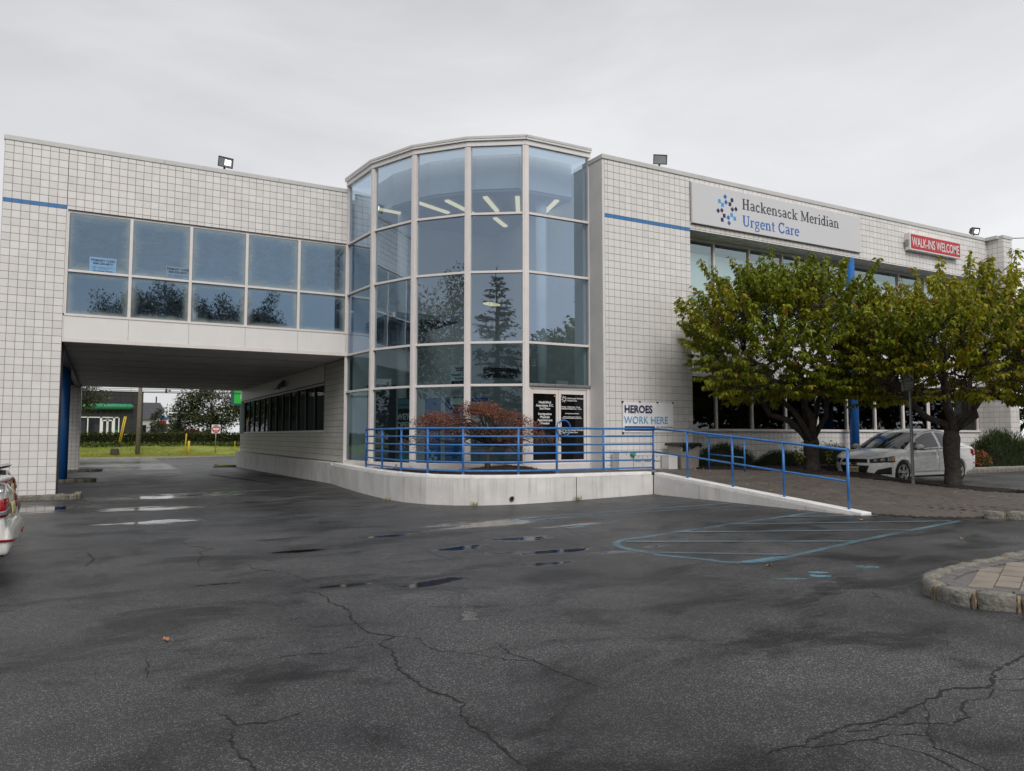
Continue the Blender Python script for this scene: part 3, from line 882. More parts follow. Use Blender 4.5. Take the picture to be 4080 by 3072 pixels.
BED2 = [(14.62, 17.38), (14.62, 15.6)] + WR[1:-1] + [(20.9, 2.2), (21.6, 2.2), (20.6, 5.0), (19.6, 7.8), (18.95, 9.4), (18.4, 11.0), (18.05, 12.3), (18.0, 14.6), (18.3, 15.2), (24.0, 15.3), (24.0, 17.38)]
def bz2(x, y):
    base = wz(x, y) + .0
    lot = g(x, y)
    return max(base - .02, lot) + .05 + .05 * math.sin(3 * x + y) * math.sin(2.3 * y)
mulch_bed('planting_bed', BED2, bz2, 'dark mulch bed between the brick walkway and the parked white car', 9000, 6)
# kerb and pavement by the right end of the wing
rk = sheet('pavement', [(24.0, 15.4), (36, 15.4), (36, 16.3), (24.0, 16.3)], lambda x, y: g(x, y) + .16, M_PAVC, step=.8, label='concrete pavement along the right end of the wing')
rk2 = thing('pavement_kerb', 'granite block kerb along the concrete pavement behind the white car', 'kerb', (27, 15.3, .28))
kerb_run(rk2, [(24.0, 15.32), (28, 15.32), (34, 15.32)], .15, wd=.14, blk=.3, seed=14)
rb = sheet('planting_bed', [(24.0, 16.3), (36, 16.3), (36, 17.38), (24.0, 17.38)], lambda x, y: g(x, y) + .2, M_MULCH, step=.8, label='dark mulch bed before the right end of the wing')
# ------------------------------------------------------------------ the building
YB, YW, YR = 23.2, 16.79, 17.4          # bridge front, wing front, recessed window wall
T = .2032
B = thing('office_building', 'two storey white tiled office building with a blue glass rotunda and a drive through passage', 'building', (10, 20, 0))

def tile_shape(w, h, gap=.0095, d=.009, e=.004):
    a, b = w / 2 - gap / 2, h / 2 - gap / 2
    V = [(-a, 0, -b), (a, 0, -b), (a, 0, b), (-a, 0, b), (-a, -d + e, -b), (a, -d + e, -b), (a, -d + e, b), (-a, -d + e, b), (-a + e, -d, -b + e), (a - e, -d, -b + e), (a - e, -d, b - e), (-a + e, -d, b - e)]
    F = [(8, 9, 10, 11)] + [(i, (i + 1) % 4, 4 + (i + 1) % 4, 4 + i) for i in range(4)] + [(4 + i, 4 + (i + 1) % 4, 8 + (i + 1) % 4, 8 + i) for i in range(4)]
    return V, F
tile_me = mesh_from('tile', *tile_shape(T, T)); tile_me.materials.append(M_TILE)

def edges_down(top, bottom, first=None, step=T):
    e = [top]
    if first: e.append(top - first)
    while e[-1] - step > bottom + .03: e.append(e[-1] - step)
    e.append(bottom)
    return e
def edges_right(a, b, first=None):
    e = [a]
    if first: e.append(a + first)
    while e[-1] + T < b - .03: e.append(e[-1] + T)
    e.append(b)
    return e
def tile_field(wall, o, ud, cols, rows, skip=None, singles=0, name='tiles'):
    """tiles on a vertical wall: o = plan origin, ud = plan direction of u; normal is to its right (-Y for +X)"""
    u = Vector((ud[0], ud[1], 0)); nrm = Vector((ud[1], -ud[0], 0))
    rz = math.atan2(ud[1], ud[0])
    mb = MB(); L_ = []
    for i in range(len(cols) - 1):
        for j in range(len(rows) - 1):
            c = (cols[i] + cols[i + 1]) / 2; w = cols[i + 1] - cols[i]
            zc = (rows[j] + rows[j + 1]) / 2; h = rows[j] - rows[j + 1]
            if w < .02 or h < .02 or (skip and skip(c, zc)): continue
            p = Vector((o[0], o[1], 0)) + u * c + Vector((0, 0, zc))
            L_.append((p, w, h))
    full = [t for t in L_ if abs(t[1] - T) < .002 and abs(t[2] - T) < .002]
    full.sort(key=lambda t: (t[0] - Vector((0, 0, 1.6))).length)
    ind = set(id(t) for t in full[:singles])
    for t in L_:
        p, w, h = t
        if id(t) in ind:
            ob = bpy.data.objects.new('tile', tile_me); COL.objects.link(ob); ob.parent = wall
            ob.location = p - rootloc(wall); ob.rotation_euler = (R(random.uniform(-.12, .12)), 0, rz + R(random.uniform(-.12, .12)))
        else:
            V, F = tile_shape(w, h)
            tx, tz = random.uniform(-.002, .002), random.uniform(-.002, .002)
            mb.add([p + u * v[0] - nrm * (v[1] * 1) * 1 + nrm * (tx * v[0] + tz * v[2]) + Vector((0, 0, v[2])) if False else p + u * v[0] + nrm * (-v[1] + tx * v[0] + tz * v[2]) + Vector((0, 0, v[2])) for v in V], F)
    ob = mb.build(name, M_TILE, wall, fix=False)
    ob['kind'] = 'stuff'
    return ob

ZT, ZC = 9.345, 9.48           # tile top, coping top
ROWS_UP = edges_down(ZT, 7.793, .13)
def rows_low(bottom): return edges_down(7.69, bottom)

# --- left pier
P_ = box_part('left_pier', M_GROUT, B, -2.4, -.955, YB, YB + 1.4, -.1, ZT)
cols = edges_right(0, 1.445)
tile_field(P_, (-2.4, YB), (1, 0), cols, ROWS_UP)
tile_field(P_, (-2.4, YB), (1, 0), cols, rows_low(.0))
tile_field(P_, (-2.4, YB + 1.4), (0, -1), edges_right(0, 1.4), edges_down(ZT, 0, .13))
for i in range(len(cols) - 1):
    box_part('band_tile', M_BAND, P_, -2.4 + cols[i] + .003, -2.4 + cols[i + 1] - .003, YB - .011, YB - .001, 7.694, 7.789)
# --- bridge wall above the windows
W_ = box_part('bridge_wall', M_GROUT, B, -.95, 6.8, YB + .001, YB + .25, 7.69, ZT)
tile_field(W_, (-.95, YB), (1, 0), edges_right(0, 7.7), edges_down(ZT, 7.69, .13))
box_part('control_joint', M_CRACK, W_, -.957, -.951, YB - .004, YB + .01, 7.69, ZT)
# --- wing: tiled wall left of the windows
W1 = box_part('wing_wall', M_GROUT, B, 12.18, 15.31, YW, YW + .61, .4, ZT)
colsw = edges_right(0, 3.13, .115)
tile_field(W1, (12.18, YW), (1, 0), colsw, rows_low(.62), singles=290)
tile_field(W1, (12.18, YW), (1, 0), colsw, ROWS_UP)
for i in range(len(colsw) - 1):
    box_part('band_tile', M_BAND, W1, 12.18 + colsw[i] + .003, 12.18 + colsw[i + 1] - .003, YW - .011, YW - .001, 7.694, 7.789)
box_part('end_wall', M_STUCCO, B, 12.10, 12.179, YW - .004, YW + .95, .4, ZT)
# --- wing fascia over the recess
W2 = box_part('wing_fascia', M_GROUT, B, 15.31, 30.96, YW + .001, YW + .3, 7.74, ZT)
tile_field(W2, (15.31, YW), (1, 0), edges_right(0, 7.75), edges_down(ZT, 7.74, .13), skip=lambda c, z: .08 < c < 7.68 and 7.99 < z < 9.12)
tile_field(W2, (15.31, YW), (1, 0), [7.75 + k for k in edges_right(0, 7.9)], edges_down(ZT, 7.74, .13), name='tiles')
box_part('control_joint', M_CRACK, W2, 23.055, 23.063, YW - .004, YW + .01, 7.74, ZT)
sof = box_part('recess_soffit', M_SOFFIT, B, 15.31, 30.95, YW + .302, YR + .02, 7.745, 7.80)
mbg = MB()
for i in range(77):
    for j in range(3):
        x, y = 15.31 + (i + .5) * T, YW + .02 + (j + .5) * T
        mbg.box(x - .095, x + .095, y - .095, y + .095, 7.731, 7.739)
ob = mbg.build('soffit_tiles', M_SOFTRIM, sof, fix=False); ob['kind'] = 'stuff'
# --- sill wall under the ground floor windows
W3 = box_part('sill_wall', M_GROUT, B, 15.2, 30.96, YR, YR + .2, .2, 1.72)
tile_field(W3, (15.25, YR), (1, 0), edges_right(0, 15.7), edges_down(1.715, .3))
# --- right end pier
W4 = box_part('end_pier', M_GROUT, B, 30.966, 31.58, YW - .615, YW + 8, .2, ZT)
tile_field(W4, (30.966, YR), (0, -1), edges_right(0, 1.225), edges_down(ZT, .4, .13))
tile_field(W4, (30.966, YW - .615), (1, 0), edges_right(0, .614), edges_down(ZT, .4, .13))
for j in range(6):
    box_part('band_tile', M_BAND, W4, 30.955, 30.965, YW - .61 + j * T, YW - .61 + (j + 1) * T - .006, 7.694, 7.789)
# --- copings
def coping(path, name='coping'):
    for a, b in zip(path, path[1:]):
        MB().bar((*a, 9.412), (*b, 9.412), .34, .135, e0=-.0015, e1=-.0015).build(name, M_COPING, B, bevel=.012)
coping([(-2.43, YB + .14), (1.4, YB + .14), (4.6, YB + .14), (6.74, YB + .14)])
coping([(12.08, YW + .13), (15.4, YW + .13), (19.8, YW + .13), (24.2, YW + .13), (28.4, YW + .13), (30.8, YW + .13)])
coping([(30.97, YW + .30), (30.97, YW - .48)])
coping([(30.95, YW - .48), (31.61, YW - .48)])
coping([(12.25, YW + .302), (12.25, YW + .95)])
for x in (-2.43,):
    coping([(x + .17, YB + .31), (x + .17, YB + 5)])
# --- roof and hidden walls
roof = MB().box(-2.3, 12.2, YB + .3, 44.4, 9.1, 9.25).box(12.2, 31.5, YW + .32, 44, 9.1, 9.25).build('roof', M_COPING, B)
MB().box(-2.35, -2.15, YB + 1.41, 44.4, 4.2, 9.2).box(-2.3, 31.5, 44.2, 44.4, 4.2, 9.2).box(31.3, 31.5, YW + 8, 44, .2, 9.2).build('rear_wall', M_STUCCO, B)

# --- windows
def pane(name, mat, parent, a, b, z0, z1, jit=.0035):
    """glass between plan points a and b, set a few millimetres out of true"""
    t = (Vector(b[:2]) - Vector(a[:2])).normalized(); nx_, ny_ = t.y, -t.x
    j, k = random.uniform(-jit, jit), random.uniform(-jit, jit)
    me = mesh_from(name, [(p[0] + nx_ * o, p[1] + ny_ * o, z) for p, z, o in ((a, z0, j + k), (b, z0, k - j), (b, z1, -j - k), (a, z1, j - k))], [(0, 1, 2, 3)])
    uv = me.uv_layers.new(name='UVMap')
    for k, c in enumerate(((0, 0), (1, 0), (1, 1), (0, 1))): uv.data[k].uv = c
    return link(name, me, mat, parent)

MX = [-.915, .62, 2.165, 3.71, 5.25, 6.745]
bw = MB().box(-.95, 6.79, YB + .05, YB + .16, 7.625, 7.689).box(-.95, 6.79, YB - .03, YB + .16, 4.80, 4.862).build('bridge_window', M_FRAME, B)
for k, x in enumerate(MX):
    w = .04 if 0 < k < 5 else .035
    box_part('mullion', M_FRAME, bw, x - w, x + w, YB - .012, YB + .15, 4.863, 7.624, bevel=.006)
for k in range(5):
    x0, x1 = MX[k] + .04, MX[k + 1] - .04
    box_part('transom', M_FRAME, bw, x0, x1, YB - .005, YB + .14, 6.0, 6.062, bevel=.006)
    pane('pane', G_FOG, bw, (x0, YB + .06), (x1, YB + .06), 6.062, 7.625)
    pane('pane', G_FOG, bw, (x0, YB + .06), (x1, YB + .06), 4.862, 6.0)
for k, (z0) in ((2, 6.15), (3, 6.3)):
    bl = MB()
    z = z0
    while z < 7.6:
        bl.box(MX[k] + .1, MX[k + 1] - .1, YB + .16, YB + .172, z, z + .017); z += .024
    o = bl.build('blind', M_BLIND, bw, fix=False)
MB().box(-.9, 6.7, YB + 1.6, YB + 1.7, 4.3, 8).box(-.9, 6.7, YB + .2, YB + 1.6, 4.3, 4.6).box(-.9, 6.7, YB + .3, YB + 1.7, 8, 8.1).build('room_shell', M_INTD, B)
sp = box_part('spandrel', M_GROUT, B, -.94, 6.79, YB + .02, YB + .3, 4.16, 4.799)
for k in range(5):
    box_part('panel', M_PANEL, sp, MX[k] + (.0 if k else -.03), MX[k + 1] - .006, YB - .012, YB + .019, 4.20, 4.797, bevel=.004)
box_part('drip_edge', M_FRAME, sp, -.95, 6.79, YB - .03, YB + .28, 4.095, 4.196, bevel=.006)
box_part('corner_trim', M_FRAME, sp, -.952, -.925, YB - .03, YB + .02, 4.198, 7.689)

# --- passage under the bridge
ps = box_part('passage_soffit', M_SOFFIT, B, -.92, 7.1, YB + .26, 44.4, 4.12, 4.2)
for x in (.62, 2.165, 3.71, 5.25):
    box_part('joint_strip', M_SOFTRIM, ps, x - .01, x + .01, YB + .3, 44.3, 4.112, 4.119)
for k in range(1, 8):
    box_part('joint_strip', M_CRACK, ps, -.9, 7.0, YB + k * 2.6 - .006, YB + k * 2.6 + .006, 4.114, 4.1185)
box_part('edge_beam', M_DKMETAL, B, -1.1, -.921, YB + .26, 44.4, 3.98, 4.3)
MB().tube([(-1.12, 32.0, -.15), (-1.12, 32.0, 4.1)], .15, 24).build('column', M_COLBLUE, B)
fp = box_part('far_pier', M_GROUT, B, -2.4, -.85, 43.2, 44.4, -.3, 4.3)
tile_field(fp, (-2.4, 43.2), (1, 0), edges_right(0, 1.55), edges_down(4.1, -.12))
tile_field(fp, (-.85, 43.2), (0, 1), edges_right(0, 1.2), edges_down(4.1, -.12))
pw = MB().box(6.95, 7.2, YB + .05, 44.3, .72, 1.70).box(6.95, 7.2, YB + .05, 26.4, 1.7, 4.11).box(6.95, 7.2, 26.4, 44.3, 3.44, 4.11).box(6.95, 7.2, 43.2, 44.3, 1.7, 3.44).build('passage_wall', M_GROUT, B)
M_TILEG = simple('greenish_weathered_tile', (.56, .55, .50), .4, var=.08, scale=1.2, island=.12, streak=.3, streak_col=(.27, .28, .18))
def long_tiles(y0, y1, z0, z1, par):
    mb = MB()
    z = z0
    while z < z1 - .05:
        y = y0
        while y < y1 - .02:
            mb.box(6.94, 6.95, y + .004, min(y + T, y1) - .004, z + .007, min(z + T, z1) - .007); y += T
        z += T
    o = mb.build('tiles', M_TILEG, par, fix=False); o['kind'] = 'stuff'
long_tiles(YB + .06, 44.3, .73, 1.69, pw)
long_tiles(YB + .06, 26.38, 1.69, 4.1, pw)
box_part('upper_panel', M_PANEL, pw, 6.935, 6.949, 26.5, 44.2, 3.5, 4.1)
wnd = MB().box(6.92, 7.05, 26.42, 43.1, 1.70, 1.78).box(6.92, 7.05, 26.42, 43.1, 3.38, 3.44).build('passage_window', M_FRAME, B)
ny = 12
for k in range(ny + 1):
    y = 26.47 + k * (43.0 - 26.47) / ny
    box_part('mullion', M_DKMETAL, wnd, 6.95, 7.04, y - .03, y + .03, 1.781, 3.379)
    if k < ny:
        pane('pane', G_DARK, wnd, (7.0, y + (43.0 - 26.47) / ny - .03), (7.0, y + .03), 1.78, 3.38)
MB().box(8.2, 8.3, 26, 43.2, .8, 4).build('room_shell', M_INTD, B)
pl = MB()
pl.add([(6.63, 24.25, -.1), (6.72, 44.3, -.4), (6.72, 44.3, .72), (6.63, 24.25, .70), (7.2, 24.25, -.1), (7.2, 44.3, -.4), (7.2, 44.3, .72), (7.2, 24.25, .70)], [(0, 1, 2, 3), (4, 7, 6, 5), (3, 2, 6, 7), (0, 3, 7, 4), (1, 5, 6, 2), (0, 4, 5, 1)])
pl.build('plinth', M_WALLW, B)
MB().bar((6.9, 33.0, 3.72), (6.45, 32.4, 3.55), .12, .05).bar((6.93, 33.0, 3.9), (6.6, 32.6, 3.62), .03, .2).build('wall_light', M_GALV, B)

# --- wing windows
GX = [15.26, 16.82, 18.36, 19.9, 21.43, 22.96, 24.5, 26.1, 27.68, 29.22, 30.86]
uw = MB().box(15.26, 30.96, YR - .03, YR + .1, 7.64, 7.744).box(15.26, 30.96, YR - .05, YR + .1, 4.78, 4.86).build('upper_window', M_FRAME, B)
gw = MB().box(15.26, 30.96, YR - .05, YR + .1, 3.41, 3.50).box(15.26, 26.06, YR - .07, YR + .1, 1.722, 1.80).box(27.72, 30.96, YR - .07, YR + .1, 1.722, 1.80).build('ground_window', M_FRAME, B)
for k, x in enumerate(GX):
    box_part('mullion', M_FRAME, uw, x - .035, x + .035, YR - .04, YR + .08, 4.861, 7.639, bevel=.006)
    box_part('mullion', M_FRAME, gw, x - .035, x + .035, YR - .045, YR + .08, 1.801 if k not in (7, 8) else .7, 3.409, bevel=.006)
    if k < 10:
        x0, x1 = x + .035, GX[k + 1] - .035
        box_part('transom', M_FRAME, uw, x0, x1, YR - .03, YR + .07, 6.0, 6.07)
        pane('pane', G_WING, uw, (x0, YR + .02), (x1, YR + .02), 6.07, 7.64)
        pane('pane', G_WING, uw, (x0, YR + .02), (x1, YR + .02), 4.86, 6.0)
        box_part('blind', M_BLIND, uw, x0 - .02, x1 + .02, YR + .2, YR + .215, 4.9, 7.3 + .02 * (k % 3))
        if k != 7:
            pane('pane', G_DARK, gw, (x0, YR + .02), (x1, YR + .02), 1.80, 3.41)
sw = box_part('spandrel', M_GROUT, B, 15.26, 30.96, YR + .012, YR + .2, 3.501, 4.779)
for k in range(10):
    box_part('panel', M_PANEL, sw, GX[k] + .005, GX[k + 1] - .005, YR - .015, YR + .01, 3.505, 4.775, bevel=.004)
MB().tube([(22.7, YW + .12, .3), (22.7, YW + .12, 7.745)], .155, 28).build('column', M_COLBLUE, B)
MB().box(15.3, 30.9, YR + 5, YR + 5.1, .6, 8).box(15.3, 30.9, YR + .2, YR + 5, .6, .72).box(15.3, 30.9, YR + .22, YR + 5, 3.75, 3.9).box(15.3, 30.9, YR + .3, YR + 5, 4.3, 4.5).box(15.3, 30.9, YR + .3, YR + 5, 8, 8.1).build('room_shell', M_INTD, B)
for x, y in ((16.0, 18.9), (17.1, 19.2), (17.6, 20.4), (18.9, 20.5), (20.3, 20.4), (18.2, 21.6), (22.0, 20.2), (24.5, 20.6)):
    MB().lathe([(.0, 3.735), (.07, 3.735), (.07, 3.748)], 12, (x, y, 0)).build('downlight', M_DOWN, B)
# staff door in the wing
sd = MB().box(26.13, 26.2, YR - .02, YR + .05, .72, 3.0).box(27.58, 27.65, YR - .02, YR + .05, .72, 3.0).box(26.2, 27.58, YR - .02, YR + .05, 2.93, 3.0).box(26.2, 27.58, YR - .02, YR + .05, .72, .95).build('staff_door', M_FRAME, B)
pane('pane', G_DARK, sd, (26.2, YR + .01), (27.58, YR + .01), .95, 2.93)
pane('pane', G_DARK, gw, (26.14, YR + .02), (27.64, YR + .02), 3.02, 3.41)
box_part('transom', M_FRAME, gw, 26.136, 27.644, YR - .03, YR + .07, 3.001, 3.02)

# --- glass rotunda
RV = [(6.745, 23.24), (6.94, 21.28), (7.615, 19.63), (8.70, 18.36), (10.03, 17.46), (12.14, 17.435)]
def inset(poly, d): return offs(poly, d)
GV = inset(RV, .07)
ro = MB()
for a, b in zip(GV, GV[1:]):
    ro.bar((*a, .74), (*b, .74), .14, .19, e0=.02, e1=.02)
ro = ro.build('rotunda_frame', M_FRAME, B, bevel=.008)
hd = MB()
for a, b in zip(inset(RV, .03), inset(RV, .03)[1:]):
    hd.bar((*a, 9.64), (*b, 9.64), .12, .135, e0=.012, e1=.012)
hd.build('header_band', M_PANEL, ro, bevel=.006)
for z, hgt, d, nm in ((9.735, .05, .02, 'coping_trim'), (9.80, .075, .04, 'coping')):
    cp = MB()
    q = inset(RV, d + .06 - .06)
    for a, b in zip(q, q[1:]):
        cp.bar((*a, z), (*b, z), .26 if nm == 'coping' else .2, hgt, e0=.02, e1=.02)
    cp.build(nm, M_COPING if nm == 'coping' else M_PANEL, ro, bevel=.006)
ZR = [(.84, 2.925), (2.99, 4.085), (4.15, 6.03), (6.09, 7.65), (7.71, 9.57)]
ZTR = [2.957, 4.117, 6.06, 7.68]
for k, p in enumerate(GV):
    a = Vector(GV[max(0, k - 1)]); b = Vector(GV[min(5, k + 1)])
    t = (b - a).normalized(); n = Vector((t.y, -t.x))
    wd = .09 if 0 < k < 5 else .06
    c = Vector(p)
    MB().obox((*c, 5.15), (t.x * wd * .5, t.y * wd * .5, 0), (n.x * .085, n.y * .085, 0), (0, 0, 4.42)).build('mullion', M_FRAME, ro, bevel=.006)
    for s2 in (-1, 1):
        cc2 = c + t * s2 * wd * .72
        if (k == 0 and s2 < 0) or (k == 5 and s2 > 0): continue
        MB().obox((*cc2, 5.15), (t.x * wd * .26, t.y * wd * .26, 0), (n.x * .07, n.y * .07, 0), (0, 0, 4.42)).build('mullion_cover', M_FRAME, ro, bevel=.004)
for k in range(5):
    a, b = Vector(GV[k]), Vector(GV[k + 1])
    t = (b - a).normalized()
    a2, b2 = a + t * .06, b - t * .06
    for z in ZTR:
        if k == 4 and z < 3:
            continue
        MB().bar((*a2, z), (*b2, z), .12, .066).build('transom', M_FRAME, ro, bevel=.006)
    for r, (z0, z1) in enumerate(ZR):
        if k == 4 and r == 0: continue
        if k == 4 and r == 1: z0 = 3.0
        mt = G_ROT if r >= 2 else G_LOW
        pane('pane', mt, ro, a2, b2, z0, z1)
# entrance doors in the last facet
YD = GV[5][1]
MB().box(10.12, 12.1, YD - .12, YD + .06, 2.93, 3.0).build('door_canopy_strip', M_STEEL, ro, bevel=.008)
df = MB().box(10.10, 10.17, YD - .06, YD + .06, .70, 2.93).box(11.99, 12.08, YD - .06, YD + .06, .70, 2.93).box(10.17, 11.99, YD - .06, YD + .06, 2.86, 2.93).box(10.17, 11.99, YD - .06, YD + .06, .68, .72)
df.build('door_frame', M_FRAME, ro, bevel=.006)
DOORS = []
for x0, x1 in ((10.18, 11.06), (11.07, 11.98)):
    fr = .075
    d = MB().box(x0, x0 + fr, YD - .04, YD + .03, .73, 2.855).box(x1 - fr, x1, YD - .04, YD + .03, .73, 2.855).box(x0 + fr, x1 - fr, YD - .04, YD + .03, 2.73, 2.855).box(x0 + fr, x1 - fr, YD - .04, YD + .03, .73, .93).build('door', M_FRAME, B, bevel=.006)
    DOORS.append(d)
    G_ = MATS.get('black_door_glass') or simple('black_door_glass', (.006, .006, .007), .05, var=.3, spec=.5)
    box_part('pane', G_, d, x0 + fr, x1 - fr, YD - .012, YD + .004, .93, 2.73)
    hx = x1 - .035 if x0 < 10.5 else x0 + .035
    MB().tube([(hx, YD - .05, 1.45), (hx, YD - .1, 1.47), (hx, YD - .1, 1.95), (hx, YD - .05, 1.97)], .012, 8).build('handle', M_STEEL, d)
# lobby inside
sh = MB().box(6.95, 12.1, 23.0, 23.1, .6, 9.3).box(12.0, 12.1, 17.6, 23.0, .6, 9.3)
sh.build('lobby_wall', M_INTW, B)
pf = [tuple(p) for p in inset(RV, .2)] + [(12.0, 23.0)]
MB().prism(pf, .60, .70).build('lobby_floor', M_INTF, B)
pc = [tuple(p) for p in inset(RV, .75)]
pc[0] = (7.5, 23.0); pc[-1] = (12.0, 18.2)
MB().prism(pc + [(12.0, 23.0)], 8.52, 8.60).build('lobby_ceiling', M_INTC, B)
bk = MB()
for a, b in zip(pc, pc[1:]): bk.bar((*a, 9.06), (*b, 9.06), .06, .92)
bk.build('bulkhead', M_INTW, B)
MB().prism(pc + [(12.0, 23.0)], 9.53, 9.60).build('rotunda_roof', M_INTW, B)
G_SKY = glass('added_skylight_glass', (.8, .8, .8), (.9, .9, .9), base=.05, edge=.2)
skr = [tuple(p) for p in inset(RV, .12)]
for a, b, c_, d_ in zip(skr, skr[1:], pc[1:], pc):       # ring of skylight over the cove, unseen, added to brighten the bulkhead
    link('added_skylight', mesh_from('added_skylight', [(*a, 9.57), (*b, 9.57), (*c_, 9.57), (*d_, 9.57)], [(0, 1, 2, 3)]), G_SKY, B)
cxr, cyr = 12.6, 22.4
for az, r0, r1 in ((188, 4.6, 5.6), (203, 3.6, 4.9), (213, 2.9, 4.6), (228, 3.1, 4.5), (240, 3.0, 4.4), (256, 3.0, 4.2), (222, 1.4, 2.4)):
    d = Vector((math.cos(R(az)), math.sin(R(az)), 0))
    MB().bar((cxr + d.x * r0, cyr + d.y * r0, 8.49), (cxr + d.x * r1, cyr + d.y * r1, 8.49), .13, .05).build('ceiling_light', M_TUBE, B)
MB().bar((10.4, 20.6, 5.7), (10.9, 20.8, 5.7), .25, .05).build('ceiling_light', M_TUBE, B)
MB().tube([(8.1, 21.8, .7), (8.1, 21.8, 8.52)], .16, 20).build('lobby_column', M_INTW, B)
MB().tube([(11.2, 18.6, .7), (11.2, 18.6, 8.52)], .16, 20).build('lobby_column', M_INTW, B)
M_INTG = simple('lobby_grey_partition', (.30, .31, .30), .8, var=.06)
MB().box(9.4, 11.6, 19.9, 20.0, .7, 4.3).build('lobby_partition', M_INTG, B)
lv = MB()
for k in range(6): lv.box(9.95, 11.2, 19.86, 19.895, 3.35 + k * .05, 3.375 + k * .05)
lv.build('louvre', M_DKMETAL, B)
MB().box(7.3, 9.4, 20.4, 22.9, 5.0, 5.15).build('mezzanine_floor', M_INTG, B)
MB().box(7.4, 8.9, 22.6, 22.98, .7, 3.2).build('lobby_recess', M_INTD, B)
# ------------------------------------------------------------------ lettering
def text(name, body, mat, parent, at, size, face=(0, -1), align='LEFT', bold=0.0, sx=1.0, line=1.0, ext=.0015, shear=0):
    """flat lettering; at = world anchor (baseline), face = plan normal the reader sees"""
    cu = bpy.data.curves.new(name, 'FONT')
    cu.body = body; cu.size = size; cu.align_x = align; cu.space_line = line
    cu.offset = bold; cu.extrude = ext; cu.shear = shear
    cu.resolution_u = 3
    tmp = bpy.data.objects.new('tmp_text', cu)
    COL.objects.link(tmp)
    dg = bpy.context.evaluated_depsgraph_get()
    me = bpy.data.meshes.new_from_object(tmp.evaluated_get(dg))
    bpy.data.objects.remove(tmp); bpy.data.curves.remove(cu)
    n = Vector((face[0], face[1], 0)); u = Vector((-n.y, n.x, 0))
    m = Matrix(((u.x * sx, 0, n.x, at[0]), (u.y * sx, 0, n.y, at[1]), (0, 1, 0, at[2]), (0, 0, 0, 1)))
    me.transform(m)
    me.materials.clear(); me.materials.append(mat)
    return link(name, me, mat, parent)

GL = {
 'H': (.86, [('l', .2, 0, .2, 1, .17), ('l', .66, 0, .66, 1, .17), ('l', .2, .51, .66, .51, .09), ('s', .2, 0), ('s', .2, 1), ('s', .66, 0), ('s', .66, 1)]),
 'M': (1.10, [('l', .2, 0, .2, 1, .09), ('l', .9, 0, .9, 1, .17), ('l', .22, .97, .55, .08, .15), ('l', .55, .08, .88, .97, .08), ('s', .2, 0), ('s', .9, 0), ('s', .17, 1), ('s', .93, 1)]),
 'U': (.86, [('l', .2, .3, .2, 1, .17), ('a', .44, .3, .24, .26, 180, 360, .12), ('l', .68, .3, .68, 1, .09), ('s', .2, 1), ('s', .68, 1)]),
 'C': (.82, [('a', .45, .5, .32, .46, 45, 320, .15), ('l', .70, .64, .70, .98, .07), ('l', .69, .32, .72, .1, .06)]),
 'a': (.62, [('a', .28, .5, .17, .17, 0, 165, .10), ('l', .45, .52, .45, .1, .15), ('a', .27, .2, .16, .16, 0, 360, .11), ('a', .52, .12, .08, .09, 180, 320, .08)]),
 'c': (.56, [('a', .30, .335, .21, .30, 50, 320, .13), ('l', .43, .5, .47, .56, .12)]),
 'k': (.68, [('l', .17, 0, .17, 1, .15), ('l', .2, .28, .5, .63, .08), ('l', .3, .4, .54, .03, .14), ('s', .17, 0), ('h', .09, 1), ('s', .53, .66), ('s', .55, 0)]),
 'e': (.58, [('a', .30, .335, .21, .30, 0, 318, .13), ('l', .12, .36, .5, .36, .075)]),
 'n': (.70, [('l', .17, 0, .17, .66, .15), ('a', .34, .44, .18, .2, 0, 180, .11), ('l', .52, .44, .52, 0, .15), ('s', .17, 0), ('s', .53, 0), ('h', .09, .66)]),
 's': (.50, [('a', .25, .49, .15, .15, 40, 260, .11), ('a', .25, .18, .16, .16, -140, 90, .12)]),
 'r': (.50, [('l', .17, 0, .17, .66, .15), ('a', .36, .45, .17, .18, 60, 180, .09), ('l', .41, .52, .45, .58, .12), ('s', .17, 0), ('h', .09, .66)]),
 'i': (.34, [('l', .17, 0, .17, .66, .15), ('l', .17, .84, .17, .98, .15), ('s', .17, 0), ('h', .09, .66)]),
 'd': (.66, [('a', .28, .33, .18, .29, 0, 360, .12), ('l', .48, 0, .48, 1, .15), ('h', .40, 1), ('h', .56, .0)]),
 'g': (.60, [('a', .27, .44, .17, .18, 0, 360, .11), ('a', .28, -.10, .22, .17, 0, 360, .09), ('l', .14, .2, .14, .1, .1), ('l', .14, .08, .4, .06, .1), ('l', .40, .6, .54, .64, .09)]),
 't': (.44, [('l', .2, .12, .2, .88, .14), ('l', .06, .63, .4, .63, .08), ('a', .29, .13, .09, .12, 180, 320, .09)]),
 ' ': (.32, []),
}
